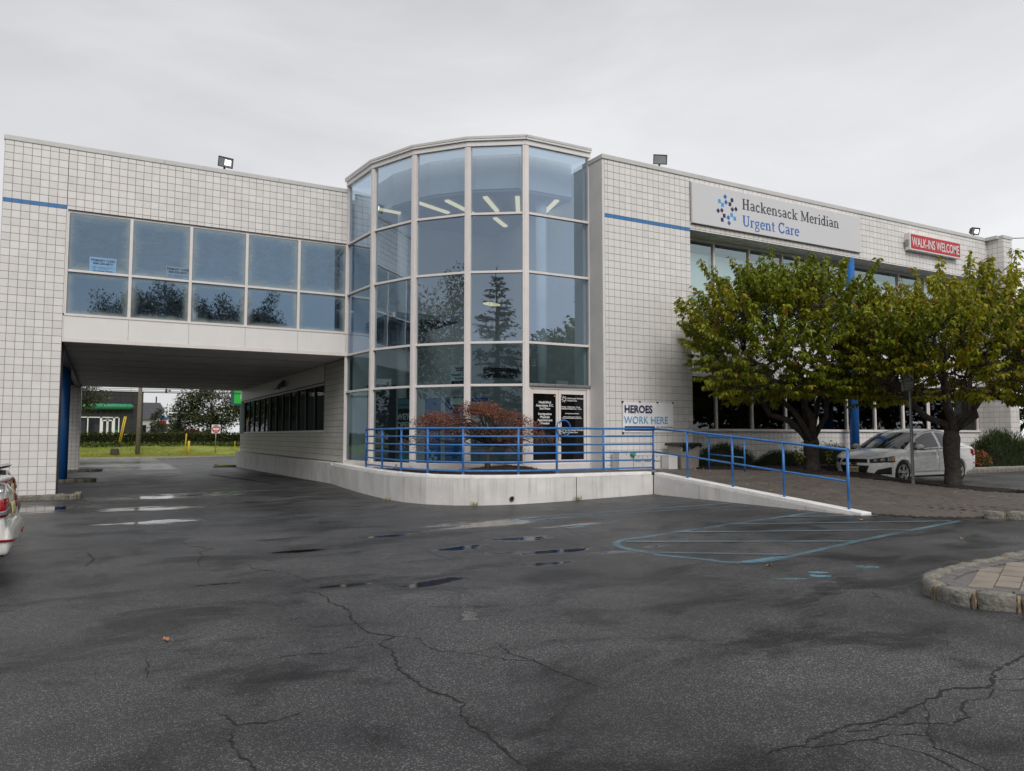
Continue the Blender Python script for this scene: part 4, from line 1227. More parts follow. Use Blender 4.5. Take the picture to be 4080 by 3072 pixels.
def serif_text(name, body, mat, parent, x, y, z, h, sx=1.0):
    """slab serif lettering facing -Y, drawn stroke by stroke"""
    m = MB()
    cur = 0
    layer = 0
    def strip(pts, w):
        nonlocal layer
        layer += 1
        yy = y - .0004 * (layer % 5)
        V = []
        for k, p in enumerate(pts):
            a = Vector(pts[max(0, k - 1)]); b = Vector(pts[min(len(pts) - 1, k + 1)])
            t = (b - a).normalized(); n = Vector((-t.y, t.x)) * w / 2
            for sg in (-1, 1):
                V.append((x + (cur + p[0] + n.x * sg) * h * sx, yy, z + (p[1] + n.y * sg) * h))
        m.add(V, [(2 * k, 2 * k + 2, 2 * k + 3, 2 * k + 1) for k in range(len(pts) - 1)])
    for ch in body:
        adv, st = GL[ch]
        for q in st:
            if q[0] == 'l': strip([(q[1], q[2]), (q[3], q[4])], q[5])
            elif q[0] == 's': strip([(q[1] - .16, q[2] + (.035 if q[2] < .5 else -.035)), (q[1] + .16, q[2] + (.035 if q[2] < .5 else -.035))], .07)
            elif q[0] == 'h': strip([(q[1] - .08, q[2] - .035 if q[2] > .3 else .035), (q[1] + .08, q[2] - .035 if q[2] > .3 else .035)], .07)
            else:
                _, cx, cy_, rx, ry, a0, a1, w = q
                nn = max(6, int(abs(a1 - a0) / 18))
                strip([(cx + rx * math.cos(R(a0 + (a1 - a0) * k / nn)), cy_ + ry * math.sin(R(a0 + (a1 - a0) * k / nn))) for k in range(nn + 1)], w)
        cur += adv
    return m.build(name, mat, parent, fix=False), cur * h * sx

M_NAVY = simple('navy_print', (.018, .020, .085), .5, var=.05)
M_MIDB = simple('mid_blue_print', (.016, .14, .48), .5, var=.05)
M_SKYB = simple('sky_blue_print', (.05, .36, .72), .5, var=.05)
M_GREYT = simple('charcoal_print', (.05, .05, .062), .5, var=.05)
M_WHITEP = simple('white_print', (.78, .78, .77), .5, var=.03)
M_SIGNW = simple('white_sign_panel', (.66, .66, .675), .45, var=.02, scale=1)
M_REDS = simple('red_sign_face', (.50, .012, .022), .4, var=.06)
M_BANNER = simple('white_vinyl_banner', (.90, .90, .91), .5, var=.04, bump=.3, bscale=4)
M_BANB = simple('pale_blue_print', (.13, .36, .60), .5, var=.05)
M_SHEETB = simple('blue_tinted_paper', (.22, .40, .60), .5, var=.05)
M_TEALP = simple('teal_poster', (.16, .36, .40), .4, var=.1)
M_BLKP = simple('black_poster', (.012, .013, .016), .4, var=.2)
M_BLUEP = simple('blue_poster', (.03, .18, .46), .4, var=.1)
M_ORANGEP = simple('orange_sticker', (.75, .33, .05), .5, var=.1)

def logo(parent, c, r, mats, face_y, name='logo_diamond', squash=1.0, one=None):
    """ring of eight pairs of touching squares and diamonds"""
    for k in range(8):
        ang = 101 - 45 * k
        dia = (k % 2 == 0)
        m = MB()
        for rr in (.60, 1.02):
            px, pz = c[0] + r * rr * math.cos(R(ang)) * squash, c[1] + r * rr * math.sin(R(ang))
            h = r * (.21 if dia else .155)
            P_ = [(h, 0), (0, h), (-h, 0), (0, -h)] if dia else [(h, -h), (h, h), (-h, h), (-h, -h)]
            m.add([(px + a * squash, face_y, pz + b) for a, b in P_], [(0, 1, 2, 3)])
        m.build(name, one or mats[k % 4], parent, fix=False)

# --- main wall sign
ws = thing('wall_sign', 'long white urgent care sign panel with blue diamond logo above the wing windows', 'sign', (19.2, YW, 7.95))
box_part('panel', M_SIGNW, ws, 15.33, 23.06, YW - .10, YW - .012, 7.945, 9.19, bevel=.008)
box_part('panel_edge', M_GALV, ws, 15.325, 23.065, YW - .085, YW - .02, 7.938, 7.944)
logo(ws, (16.74, 8.53), .40, (M_MIDB, M_NAVY, M_NAVY, M_SKYB), YW - .1025, squash=.93)
serif_text('lettering', 'Hackensack Meridian', M_GREYT, ws, 17.37, YW - .1025, 8.645, .345, 1.145)
serif_text('lettering', 'Urgent Care', M_MIDB, ws, 17.37, YW - .1025, 8.115, .345, 1.145)
# --- walk-ins light box
wb = thing('light_box_sign', 'red light box sign reading walk-ins welcome on the tiled fascia', 'sign', (27.2, YW, 8.35))
box_part('case', M_PANEL, wb, 25.63, 28.79, YW - .22, YW - .012, 8.35, 8.985, bevel=.01)
box_part('face', M_REDS, wb, 25.69, 28.73, YW - .226, YW - .221, 8.40, 8.935)
text('lettering', 'WALK-INS WELCOME', M_WHITEP, wb, (27.21, YW - .2285, 8.50), .475, align='CENTER', sx=.625, bold=.004)
MB().box(25.56, 25.63, YW - .16, YW - .06, 8.5, 8.72).build('switch_box', M_GALV, wb)
# --- heroes banner
hb = thing('vinyl_banner', 'white vinyl banner reading heroes work here on the tiled wing wall', 'banner', (13.6, YW, 1.68))
bx0, bx1, bz0, bz1 = 12.72, 14.53, 1.68, 2.53
nxb, nzb = 36, 18
V = []
for j in range(nzb + 1):
    for i in range(nxb + 1):
        u, v = i / nxb, j / nzb
        w = .012 * math.sin(u * 9 + v * 3) * math.sin(v * 3.1) + .010 * math.sin(u * 21 - v * 6) * (v - .2) + .006 * math.sin(v * 14 + u * 4)
        V.append((bx0 + u * (bx1 - bx0), YW - .035 - abs(w) * .6, bz0 + v * (bz1 - bz0) - .01 * math.sin(u * 9.4) ** 2 * (1 if j == nzb else 0)))
F = [(j * (nxb + 1) + i, j * (nxb + 1) + i + 1, (j + 1) * (nxb + 1) + i + 1, (j + 1) * (nxb + 1) + i) for j in range(nzb) for i in range(nxb)]
link('sheet', mesh_from('sheet', V, F, True), M_BANNER, hb)
yb = YW - .054
text('lettering', 'HEROES', M_NAVY, hb, (12.76, yb, 2.235), .29, sx=.95, bold=.008)
text('lettering', 'WORK HERE', M_BANB, hb, (12.75, yb, 1.93), .29, sx=.945, bold=.001)
box_part('printed_bar', M_NAVY, hb, 12.77, 13.83, yb - .001, yb + .001, 1.735, 1.855)
logo(hb, (13.94, 1.80), .055, None, yb, one=M_GREYT)
text('lettering', 'Hackensack Meridian\nUrgent Care', M_GREYT, hb, (14.03, yb, 1.815), .058, sx=.95)
for px, pz in ((12.72, 2.53), (13.32, 2.535), (13.95, 2.53), (14.52, 2.53), (12.73, 1.665), (14.54, 1.72)):
    MB().tube([(px, YW - .012, pz), (px, YW - .05, pz)], .026, 14).build('fixing_disc', M_DKMETAL, hb)

# --- door lettering
d0, d1 = DOORS
yl = YD - .0125 - .002
for z, s_ in ((2.47, 'HealthMed'), (2.385, 'Associates, P.C.'), (2.30, '2nd Floor'), (2.155, 'Immigration'), (2.07, 'Physicals'), (1.985, 'Appointment'), (1.90, 'Needed')):
    text('lettering', s_, M_WHITEP, d0, (10.64, yl, z), .088, align='CENTER', bold=.0022)
text('lettering', 'Smile Wellness Dental', M_WHITEP, d0, (10.62, yl, 1.765), .082, align='CENTER', bold=.0022, sx=.92)
logo(d1, (11.265, 2.60), .075, None, yl, one=M_WHITEP)
text('lettering', 'Hackensack Meridian\nUrgent Care', M_WHITEP, d1, (11.37, yl, 2.605), .062, bold=.0012)
text('lettering', 'Monday - Friday 8 a.m. - 8 p.m.\nSaturday & Sunday 8 a.m. - 4 p.m.', M_WHITEP, d1, (11.17, yl, 2.37), .05, bold=.0018)
text('lettering', 'No Appointments Needed', M_WHITEP, d1, (11.525, yl, 2.19), .042, align='CENTER', bold=.0012)
text('lettering', 'Walk-In or Reserve your arrival time at\nHackensackMeridianHealth.org/Urgent-Care', M_WHITEP, d1, (11.525, yl, 2.10), .036, align='CENTER', bold=.0012)
logo(d1, (11.265, 1.72), .075, None, yl, one=M_WHITEP)
text('lettering', 'Hackensack Meridian\nPrimary Care', M_WHITEP, d1, (11.37, yl, 1.725), .062, bold=.0012)
for x in (10.955, 11.175):
    MB().add([(x - .03, yl, 2.665), (x + .03, yl, 2.665), (x, yl, 2.715)], [(0, 1, 2)]).build('warning_sticker', M_ORANGEP, d0 if x < 11 else d1)
text('lettering', 'Employees Only', M_WHITEP, sd, (26.9, YR + .004, 2.05), .12, align='CENTER', bold=.002)

# --- papers and posters inside the glass
pc1 = thing('window_notice', 'blue primary care notice in the leftmost upper bridge window', 'notice', (-.05, YB, 6.07))
box_part('sheet', M_SHEETB, pc1, -.38, .27, YB + .038, YB + .044, 6.075, 6.47)
pc2 = thing('window_notice', 'fogged pale primary care notice in the second upper bridge window', 'notice', (1.85, YB, 6.07))
box_part('sheet', simple('haze_toned_paper', (.20, .29, .37), .6, var=.1), pc2, 1.52, 2.11, YB + .038, YB + .044, 6.075, 6.42)  # haze of the fogged glass is put into this sheet's colour
for root, cx, yy, ln in ((pc1, -.055, YB + .036, ('PRIMARY CARE', '848-230-6810')), (pc2, 1.83, YB + .036, ('PRIMARY CARE', '848-230-6810'))):
    text('lettering', ln[0], M_NAVY, root, (cx, yy, 6.36 if root is pc1 else 6.32), .085, align='CENTER', bold=.002)
    text('lettering', ln[1], M_NAVY, root, (cx, yy, 6.275 if root is pc1 else 6.235), .085, align='CENTER', bold=.002)
    logo(root, (cx - .2, 6.185 if root is pc1 else 6.15), .045, None, yy, one=M_MIDB)
    text('lettering', 'Hackensack Meridian\nMedical Group', M_MIDB, root, (cx - .12, yy, 6.19 if root is pc1 else 6.155), .042)
text('lettering', 'New Patients Welcome', M_NAVY, pc1, (-.055, YB + .036, 6.085), .05, align='CENTER', bold=.001)

def facet_point(k, s_, d=.25):
    """plan point s along facet k, d inside the glass, and the facet's outward normal"""
    a, b = Vector(GV[k]), Vector(GV[k + 1]); t = (b - a).normalized(); n = Vector((t.y, -t.x))
    return a + (b - a) * s_ - n * d, t, n
def board(root, nm, mat, c, t, n, w, z0, z1, th=.008):
    return MB().obox((c.x, c.y, (z0 + z1) / 2), (t.x * w / 2, t.y * w / 2, 0), (n.x * th, n.y * th, 0), (0, 0, (z1 - z0) / 2)).build(nm, mat, root)
def btext(root, s_, mat, c, t, n, z, size, bold=0, off=.012, shift=0, align='CENTER'):
    q = c + n * off + t * shift
    return text('lettering', s_, mat, root, (q.x, q.y, z), size, face=(n.x, n.y), align=align, bold=bold)
c, t, n = facet_point(1, .68, .22)
po = thing('standing_banner', 'tall dark pull-up banner reading we are open inside the rotunda glass', 'banner', (c.x, c.y, .7))
board(po, 'panel', M_BLKP, c, t, n, .62, .78, 2.66); board(po, 'panel', M_TEALP, c + n * .009, t, n, .6, 2.36, 2.64, .002)
btext(po, 'SMILE WELLNESS', M_BLKP, c, t, n, 2.44, .075, off=.014)
btext(po, "WE'RE\nOPEN!", M_WHITEP, c, t, n, 2.05, .24, .008)
board(po, 'panel', M_TEALP, c + n * .009, t, n, .55, .8, 1.45, .002)
MB().box(c.x - .3, c.x + .3, c.y - .1, c.y + .1, .7, .78).build('base', M_GALV, po)
c, t, n = facet_point(2, .80, .2)
pd = thing('window_notice', 'pale primary care direction notice with a navy arrow in the rotunda', 'notice', (c.x, c.y, 2.4))
board(pd, 'sheet', M_INTW, c, t, n, .56, 2.45, 3.55)
btext(pd, 'Hackensack\nMeridian', M_NAVY, c, t, n, 3.44, .06, .001)
btext(pd, 'PRIMARY CARE', M_MIDB, c, t, n, 3.24, .075, .002)
btext(pd, 'Piscataway', M_GREYT, c, t, n, 3.15, .075)
q = c + n * .012
pts = [(-.25, 3.0), (.1, 3.0), (.1, 2.96), (.24, 3.05), (.1, 3.14), (.1, 3.1), (-.25, 3.1)]
MB().add([(q.x + t.x * a, q.y + t.y * a, z) for a, z in pts], [(0, 1, 2, 3, 4, 5, 6)]).build('arrow', M_NAVY, pd, fix=False)
btext(pd, '848-230-6810', M_GREYT, c, t, n, 2.62, .07, .001)
btext(pd, 'Located in the\nUrgent Care Suite', M_WHITEP, c, t, n, 3.06, .03, off=.015, shift=-.06)
c, t, n = facet_point(2, .62, .55)
pb = thing('standing_banner', 'blue pull-up banner with white diamond logo behind the red maple', 'banner', (c.x, c.y, .7))
board(pb, 'panel', M_BLUEP, c, t, n, .62, .75, 2.68)
for k in range(8):
    a = 101 - 45 * k
    for rr in (.6, 1.02):
        q = c + n * .012 + t * (.16 * rr * math.cos(R(a)))
        h = .03
        board(pb, 'logo_diamond', M_WHITEP, q, t, n, .06, 2.44 + .16 * rr * math.sin(R(a)) - h, 2.44 + .16 * rr * math.sin(R(a)) + h, .001)
btext(pb, 'The', M_WHITEP, c, t, n, 1.75, .13, .002)
MB().box(c.x - .3, c.x + .3, c.y - .1, c.y + .1, .7, .75).build('base', M_GALV, pb)
c, t, n = facet_point(2, .18, .6)
pb2 = thing('standing_banner', 'narrow blue pull-up banner nearest the left of the rotunda lobby', 'banner', (c.x, c.y, .7))
board(pb2, 'panel', M_BLUEP, c, t, n, .5, .75, 2.66)
btext(pb2, 'therapy', M_WHITEP, c, t, n, 1.62, .12, .002)
for k, (a, z) in enumerate(((-.1, 1.12), (.05, 1.06), (.0, .98), (.1, .92), (-.06, .88), (.08, .82))):
    board(pb2, 'logo_diamond', M_WHITEP, c + n * .012 + t * a, t, n, .08, z, z + .08, .001)
MB().box(c.x - .25, c.x + .25, c.y - .1, c.y + .1, .7, .75).build('base', M_GALV, pb2)
c, t, n = facet_point(3, .16, .5)
fd = thing('floor_directory', 'floor directory board with navy first and second floor headings', 'sign', (c.x, c.y, 1.9))
board(fd, 'board', M_INTW, c, t, n, .5, 1.75, 2.66)
for z, s_ in ((2.56, '1st Floor'), (2.18, '2nd Floor')):
    board(fd, 'heading', M_MIDB, c + n * .009, t, n, .5, z - .03, z + .09, .002)
    btext(fd, s_, M_WHITEP, c, t, n, z, .085, .001, off=.014)
btext(fd, 'Hackensack Meridian Urgent Care\nHackensack Meridian Primary Care', M_GREYT, c, t, n, 2.44, .03)
MB().tube([(c.x, c.y + .02, .7), (c.x, c.y + .02, 1.75)], .02, 8).build('stand', M_GALV, fd)
bx = thing('white_carton', 'small pale box on the ledge above the entrance doors', 'box', (11.25, YD + .1, 3.0))
box_part('carton', M_SIGNW, bx, 11.05, 11.45, YD + .05, YD + .25, 3.0, 3.11, bevel=.01)

# ------------------------------------------------------------------ blue railings
RAILP = [(6.45, 20.06), (6.41, 18.6), (6.43, 17.26), (6.66, 16.15), (7.15, 15.28), (8.23, 14.67), (9.19, 14.59), (10.5, 14.59), (12.0, 14.59)]
gr = thing('guard_railing', 'blue tube guard railing with six rails and a ring along the landing and ramp', 'railing', (9, 14.6, .72))
def curvepath(P, n=6):
    out = []
    for k in range(len(P) - 1):
        p0 = P[max(0, k - 1)]; p1 = P[k]; p2 = P[k + 1]; p3 = P[min(len(P) - 1, k + 2)]
        for j in range(n):
            s_ = j / n
            out.append(tuple(.5 * (2 * b + (c_ - a) * s_ + (2 * a - 5 * b + 4 * c_ - d_) * s_ ** 2 + (3 * b - a - 3 * c_ + d_) * s_ ** 3) for a, b, c_, d_ in zip(p0, p1, p2, p3)))
    out.append(P[-1])
    return out
CP = curvepath(RAILP)
for p in RAILP:
    MB().tube([(*p, .70), (*p, 1.755)], .026, 10).build('post', M_BLUE, gr)
    MB().lathe([(.0, .726), (.05, .726), (.05, .719)], 12, (*p, 0)).build('post_foot', M_CAPW, gr)
for z in (1.76, 1.575, 1.385, 1.195, 1.0, .81):
    MB().tube([(*p, z) for p in CP], .026 if z > 1.7 else .021, 10).build('rail', M_BLUE, gr)
RP = [(12.0, y) for y in (14.59, 13.37, 11.95, 10.57, 9.1)]
for k, p in enumerate(RP[1:]):
    zb = capz(13, p[1])
    MB().tube([(*p, zb - .02), (*p, zb + 1.07)], .026, 10).build('post', M_BLUE, gr)
MB().tube([(12.0, 14.59, 1.76)] + [(p[0], p[1], capz(13, p[1]) + 1.075) for p in RP[1:]], .026, 10).build('rail', M_BLUE, gr)
MB().tube([(12.0, 14.59, 1.195)] + [(p[0], p[1], capz(13, p[1]) + .50) for p in RP[1:]], .022, 10).build('rail', M_BLUE, gr)
ringc = (9.36, 14.56, 1.76)
MB().tube([(ringc[0] + .185 * math.cos(a), ringc[1], ringc[2] + .185 * math.sin(a)) for a in [2 * math.pi * k / 28 for k in range(29)]], .017, 8, caps=False).build('ring', M_BLUE, gr)
hr = thing('hand_rail', 'short blue hand rail on the far side of the ramp before the clipped bushes', 'railing', (14.9, 15, .64))
A, Bq = (14.69, 15.5), (14.95, 14.45)
for p in (A, Bq):
    MB().tube([(*p, wz(*p) - .02), (*p, wz(*p) + .86)], .024, 10).build('post', M_BLUE, hr)
MB().tube([(14.66, 15.6, wz(*A) + .93), (*A, wz(*A) + .90), (*Bq, wz(*Bq) + .86)], .024, 10).build('rail', M_BLUE, hr)
MB().tube([(*A, wz(*A) + .42), (*Bq, wz(*Bq) + .36)], .02, 10).build('rail', M_BLUE, hr)

# ------------------------------------------------------------------ floodlights on the roof edge
def flood(loc, yaw, tilt, lit, label, s_=1.0):
    t_ = thing('floodlight', label, 'floodlight', loc, 'floodlights on the parapet')
    rm = Matrix.Rotation(yaw, 4, 'Z') @ Matrix.Rotation(tilt, 4, 'X')
    def tr(m): 
        for k, v in enumerate(m.v):
            q = rm @ (Vector(v) - Vector((0, 0, .10 * s_))) + Vector((0, 0, .24 * s_))
            m.v[k] = tuple(q + Vector(loc))
        return m
    w, h, d = .22 * s_, .15 * s_, .09 * s_
    b = MB()
    b.add([(-w, -d, .10 - h), (w, -d, .10 - h), (w, -d, .10 + h), (-w, -d, .10 + h), (-w * .6, d, .10 - h * .6), (w * .6, d, .10 - h * .6), (w * .6, d, .10 + h * .6), (-w * .6, d, .10 + h * .6)],
          [(0, 1, 2, 3), (7, 6, 5, 4), (0, 4, 5, 1), (1, 5, 6, 2), (2, 6, 7, 3), (3, 7, 4, 0)])
    tr(b).build('housing', M_DKMETAL, t_, bevel=.01)
    rim = MB()
    for a in ((-w, -w + .02, .10 - h, .10 + h), (w - .02, w, .10 - h, .10 + h), (-w, w, .10 - h, .10 - h + .02), (-w, w, .10 + h - .02, .10 + h)):
        rim.box(a[0], a[1], -d - .02, -d - .001, a[2], a[3])
    tr(rim).build('bezel', M_DKMETAL, t_)
    tr(MB().box(-w + .021, w - .021, -d - .008, -d - .002, .10 - h + .021, .10 + h - .021)).build('lens', M_FLOODOFF if lit != 1 else M_FLOODOFF, t_)
    if lit:
        tr(MB().box(-.02 if lit == 1 else -.03, w * .7, -d - .014, -d - .009, .10 - h * .5, .10 + h * .5)).build('lamp', M_FLOOD, t_)
    MB().tube([Vector(loc) + Vector((0, 0, -.01)), Vector(loc) + Vector((0, 0, .12 * s_))], .03, 10).box(loc[0] - .08, loc[0] + .08, loc[1] - .06, loc[1] + .06, loc[2] - .005, loc[2] + .02).build('bracket', M_DKMETAL, t_)
flood((3.02, YB + .1, 9.48), R(12), R(12), 1, 'lit floodlight on the parapet of the tiled bridge')
flood((14.25, YW + .1, 9.48), R(-22), R(8), 0, 'unlit dark floodlight on the parapet left of the urgent care sign', .95)
flood((30.25, YW + .1, 9.48), R(-10), R(18), 2, 'lit floodlight on the parapet near the right end of the wing', .95)

# ------------------------------------------------------------------ bin and cartons by the wing wall
M_AGG = simple('exposed_aggregate', (.27, .235, .205), .85, var=.5, scale=45, bump=.8, bscale=60)
M_BAG = simple('black_bin_bag', (.012, .012, .013), .25, var=.3, bump=.8, bscale=18)
bn_ = thing('litter_bin', 'square aggregate litter bin with black bag over its rim beside the tiled wall', 'litter bin', (14.43, 16.2, .66))
MB().add([(14.12, 15.95, .655), (14.74, 15.95, .655), (14.74, 16.5, .655), (14.12, 16.5, .655), (14.08, 15.92, 1.34), (14.78, 15.92, 1.34), (14.78, 16.53, 1.34), (14.08, 16.53, 1.34)],
         [(0, 3, 2, 1), (4, 5, 6, 7), (0, 1, 5, 4), (1, 2, 6, 5), (2, 3, 7, 6), (3, 0, 4, 7)]).build('body', M_AGG, bn_, bevel=.03)
bg = MB()
nb = 40
V = []
per = []
for k in range(nb):
    s_ = k / nb * 4
    e = int(s_); f = s_ - e
    cor = [(14.05, 15.89), (14.81, 15.89), (14.81, 16.56), (14.05, 16.56)]
    a, b = cor[e % 4], cor[(e + 1) % 4]
    per.append((a[0] + (b[0] - a[0]) * f, a[1] + (b[1] - a[1]) * f))
for j, (z, o) in enumerate(((1.37, -.06), (1.385, .0), (1.36, .012), (1.325, .014), (1.31, .01))):
    for k, (x, y) in enumerate(per):
        dz = 0
        if j >= 3: dz = -.13 * (.5 + .5 * math.sin(k * .55)) * (1 if x > 14.4 else .12)
        r_ = .006 * math.sin(k * 2.3 + j)
        V.append((x + (x - 14.43) * (o + r_) * 2, y + (y - 16.22) * (o + r_) * 2, z + dz))
F = [(j * nb + k, j * nb + (k + 1) % nb, (j + 1) * nb + (k + 1) % nb, (j + 1) * nb + k) for j in range(4) for k in range(nb)]
link('bin_bag', mesh_from('bin_bag', V, F, True), M_BAG, bn_)
box_part('bin_opening', M_BLKP, bn_, 14.13, 14.36, 15.905, 15.925, 1.16, 1.3)
M_BOXW = simple('white_corrugated_plastic', (.66, .66, .65), .5, var=.04)
M_BOXG = simple('green_print', (.03, .30, .20), .5, var=.1)
M_GREENBAG = simple('green_plastic', (.05, .42, .20), .35, var=.2)
BXS = [(12.30, .42, .46, 'large white specimen carton at the left of the row by the tiled wall', None), (12.80, .30, .38, 'white carton with a small green logo beside the large carton', 'Quest'),
       (13.115, .31, .38, 'left of three white cartons with blue lab logo', 'labcorp'), (13.445, .30, .38, 'middle one of three white cartons with blue lab logo', 'labcorp'), (13.765, .31, .38, 'right one of three white cartons with blue lab logo', 'labcorp'),
       (14.09 - .02, .02, .0, '', None)]
for x, w, h, lab, pr in BXS[:5]:
    if x < 12.5: w = .48
    t_ = thing('lab_carton', lab, 'box', (x + w / 2, 16.55, .665), 'specimen cartons along the wing wall')
    box_part('carton', M_BOXW, t_, x, x + w, 16.38, 16.7, .666, .666 + h, bevel=.01)
    box_part('lid', M_BOXW, t_, x - .006, x + w + .006, 16.374, 16.706, .666 + h, .69 + h, bevel=.006)
    MB().lathe([(.0, -.004), (.014, -.004), (.014, .0)], 10, (x + w / 2, 16.378, .63 + h), axis='y').build('knob', M_DKMETAL, t_)
    if pr:
        text('lettering', pr, M_GREYT if pr != 'Quest' else M_BOXG, t_, (x + w * .38, 16.377, .666 + h * .55), .05, bold=.001)
        MB().lathe([(.0, -.003), (.025, -.003), (.025, .0)], 12, (x + w * .24, 16.3785, .68 + h * .57), axis='y').build('printed_logo', M_MIDB if pr != 'Quest' else M_BOXG, t_)
t_ = thing('lab_carton', 'rightmost plain white carton of the row next to the litter bin', 'box', (13.98, 16.3, .665), 'specimen cartons along the wing wall')
box_part('carton', M_BOXW, t_, 13.84 - .02 + .29, 14.04, 16.28, 16.37, .666, 1.02, bevel=.008) if False else box_part('carton', M_BOXW, t_, 13.72, 14.03, 16.02, 16.34, .666, 1.03, bevel=.01)
box_part('lid', M_BOXW, t_, 13.714, 14.036, 16.014, 16.346, 1.03, 1.055, bevel=.006)
gb = thing('green_bag', 'crumpled green plastic bag on the large white carton', 'bag', (12.74, 16.4, 1.1))
bm = bmesh.new(); bmesh.ops.create_icosphere(bm, subdivisions=3, radius=.075)
rr = random.Random(5)
for v in bm.verts:
    v.co *= 1 + rr.uniform(-.22, .22); v.co.z *= .8
me = bpy.data.meshes.new('bag'); bm.to_mesh(me); bm.free(); me.transform(Matrix.Translation((12.74, 16.33, 1.10)))
link('crumpled_film', me, M_GREENBAG, gb)
# ------------------------------------------------------------------ sign seen from behind, by the right tree
ps_ = thing('parking_sign', 'blank back of a small sign on a perforated steel post by the walkway', 'sign', (17.35, 11.35, .44))
zp = bz2(17.35, 11.35)
post = MB().bar((17.35, 11.35, zp - .05), (17.35, 11.35, 2.74), .06, .045, up=(0, 1, 0)).build('post', M_GALV, ps_)
hm = MB()
z = zp + .1
while z < 2.66:
    hm.tube([(17.31, 11.37, z), (17.36, 11.318, z)], .009, 8); z += .05
hm.build('post_holes', M_CRACK, post)
pn = MB()
ctr = Vector((17.33, 11.40, 2.88)); tt = Vector((.88, -.475, 0)).normalized(); nn = Vector((tt.y, -tt.x, 0))
co = []
for (cx, cz, a0) in ((.115, .17, 0), (-.115, .17, 90), (-.115, -.17, 180), (.115, -.17, 270)):
    for k in range(5):
        a = R(a0 + 22.5 * k); co.append((cx + .035 * math.cos(a), cz + .035 * math.sin(a)))
V = [ctr + tt * a + Vector((0, 0, b)) + nn * .002 for a, b in co] + [ctr + tt * a + Vector((0, 0, b)) - nn * .002 for a, b in co]
nco = len(co)
pn.add(V, [tuple(range(nco)), tuple(range(nco, 2 * nco))[::-1]] + [(i, (i + 1) % nco, nco + (i + 1) % nco, nco + i) for i in range(nco)])
pn.build('sign_plate', simple('weathered_aluminium', (.34, .36, .35), .45, metal=.5, var=.15, scale=8), ps_)
# ------------------------------------------------------------------ vegetation
def np_mesh(name, verts, tris):
    me = bpy.data.meshes.new(name)
    nv, nt = len(verts), len(tris)
    me.vertices.add(nv); me.vertices.foreach_set('co', np.asarray(verts, dtype=np.float32).ravel())
    me.loops.add(nt * 3); me.loops.foreach_set('vertex_index', np.asarray(tris, dtype=np.int32).ravel())
    me.polygons.add(nt)
    me.polygons.foreach_set('loop_start', np.arange(0, nt * 3, 3, dtype=np.int32))
    me.polygons.foreach_set('loop_total', np.full(nt, 3, dtype=np.int32))
    me.update(); me.validate()
    return me
def unit(a):
    return a / np.maximum(1e-9, np.linalg.norm(a, axis=1, keepdims=True))
def leaf_cloud(name, mat, parent, pos, dirn, length, wr=.5, fold=.25, stuff=False, nrm=None):
    """many small folded leaves as one mesh"""
    pos = np.asarray(pos, dtype=float); n = len(pos)
    d = unit(np.asarray(dirn, dtype=float))
    ref = RNG.normal(size=(n, 3)) * .5 + np.array([0, 0, 1.0]) if nrm is None else np.asarray(nrm) + RNG.normal(size=(n, 3)) * .35
    s_ = unit(np.cross(d, ref)); nn = np.cross(s_, d)
    L_ = np.asarray(length, dtype=float).reshape(-1, 1) * np.ones((n, 1))
    W = L_ * wr * .5
    v = np.empty((n, 4, 3))
    v[:, 0] = pos
    v[:, 1] = pos + d * L_ * .42 + s_ * W + nn * W * fold
    v[:, 2] = pos + d * L_ - nn * L_ * .12
    v[:, 3] = pos + d * L_ * .42 - s_ * W + nn * W * fold
    idx = np.arange(n)[:, None] * 4
    tris = np.concatenate([idx + np.array([0, 1, 2]), idx + np.array([0, 2, 3])], axis=1).reshape(-1, 3)
    o = link(name, np_mesh(name, v.reshape(-1, 3), tris), mat, parent)
    if stuff: o['kind'] = 'stuff'
    return o
def wob(p0, p1, n=6, amp=.08, rr=random, arch=0):
    p0, p1 = Vector(p0), Vector(p1)
    L_ = (p1 - p0).length
    out = []
    for k in range(n + 1):
        s_ = k / n
        q = p0.lerp(p1, s_)
        if 0 < k < n: q += Vector((rr.uniform(-1, 1), rr.uniform(-1, 1), rr.uniform(-1, 1))) * amp * L_ * .5
        q.z += arch * L_ * math.sin(math.pi * s_)
        out.append(q)
    return out

LM_CHERRY = leafmat('cherry_leaf', (.11, .155, .012), (.29, .325, .026), (.46, .22, .04), rare=.02, transl=.38, rough=.36)
LM_CHERRY2 = leafmat('yellowing_cherry_leaf', (.17, .195, .014), (.43, .42, .035), (.52, .22, .05), rare=.03, transl=.38, rough=.36)
LM_MAPLE = leafmat('red_maple_leaf', (.13, .05, .032), (.30, .13, .07), (.30, .045, .07), rare=.06, transl=.22, rough=.55)
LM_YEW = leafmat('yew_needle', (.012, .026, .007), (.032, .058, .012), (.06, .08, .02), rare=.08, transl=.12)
LM_YEW2 = leafmat('light_yew_needle', (.022, .042, .010), (.055, .085, .018), (.09, .11, .03), rare=.1, transl=.15)
LM_HEDGE = leafmat('hedge_leaf', (.018, .030, .008), (.07, .085, .014), (.16, .14, .02), rare=.1, transl=.15)
LM_BGT = leafmat('background_tree_leaf', (.020, .034, .012), (.06, .08, .022), (.13, .11, .03), rare=.08, transl=.2)
LM_BGC = leafmat('background_conifer_needle', (.022, .040, .022), (.06, .085, .045), (.09, .11, .05), rare=.08, transl=.15)
LM_COVER = leafmat('ground_cover_leaf', (.04, .075, .016), (.10, .15, .03), (.2, .2, .04), rare=.08, transl=.2)
LM_FLOWER = leafmat('orange_red_bloom', (.5, .07, .03), (.55, .18, .05), (.55, .05, .12), rare=.3, transl=.2)
LM_RUST = leafmat('rust_shrub_leaf', (.06, .03, .018), (.12, .06, .03), (.14, .1, .04), rare=.1, transl=.15)
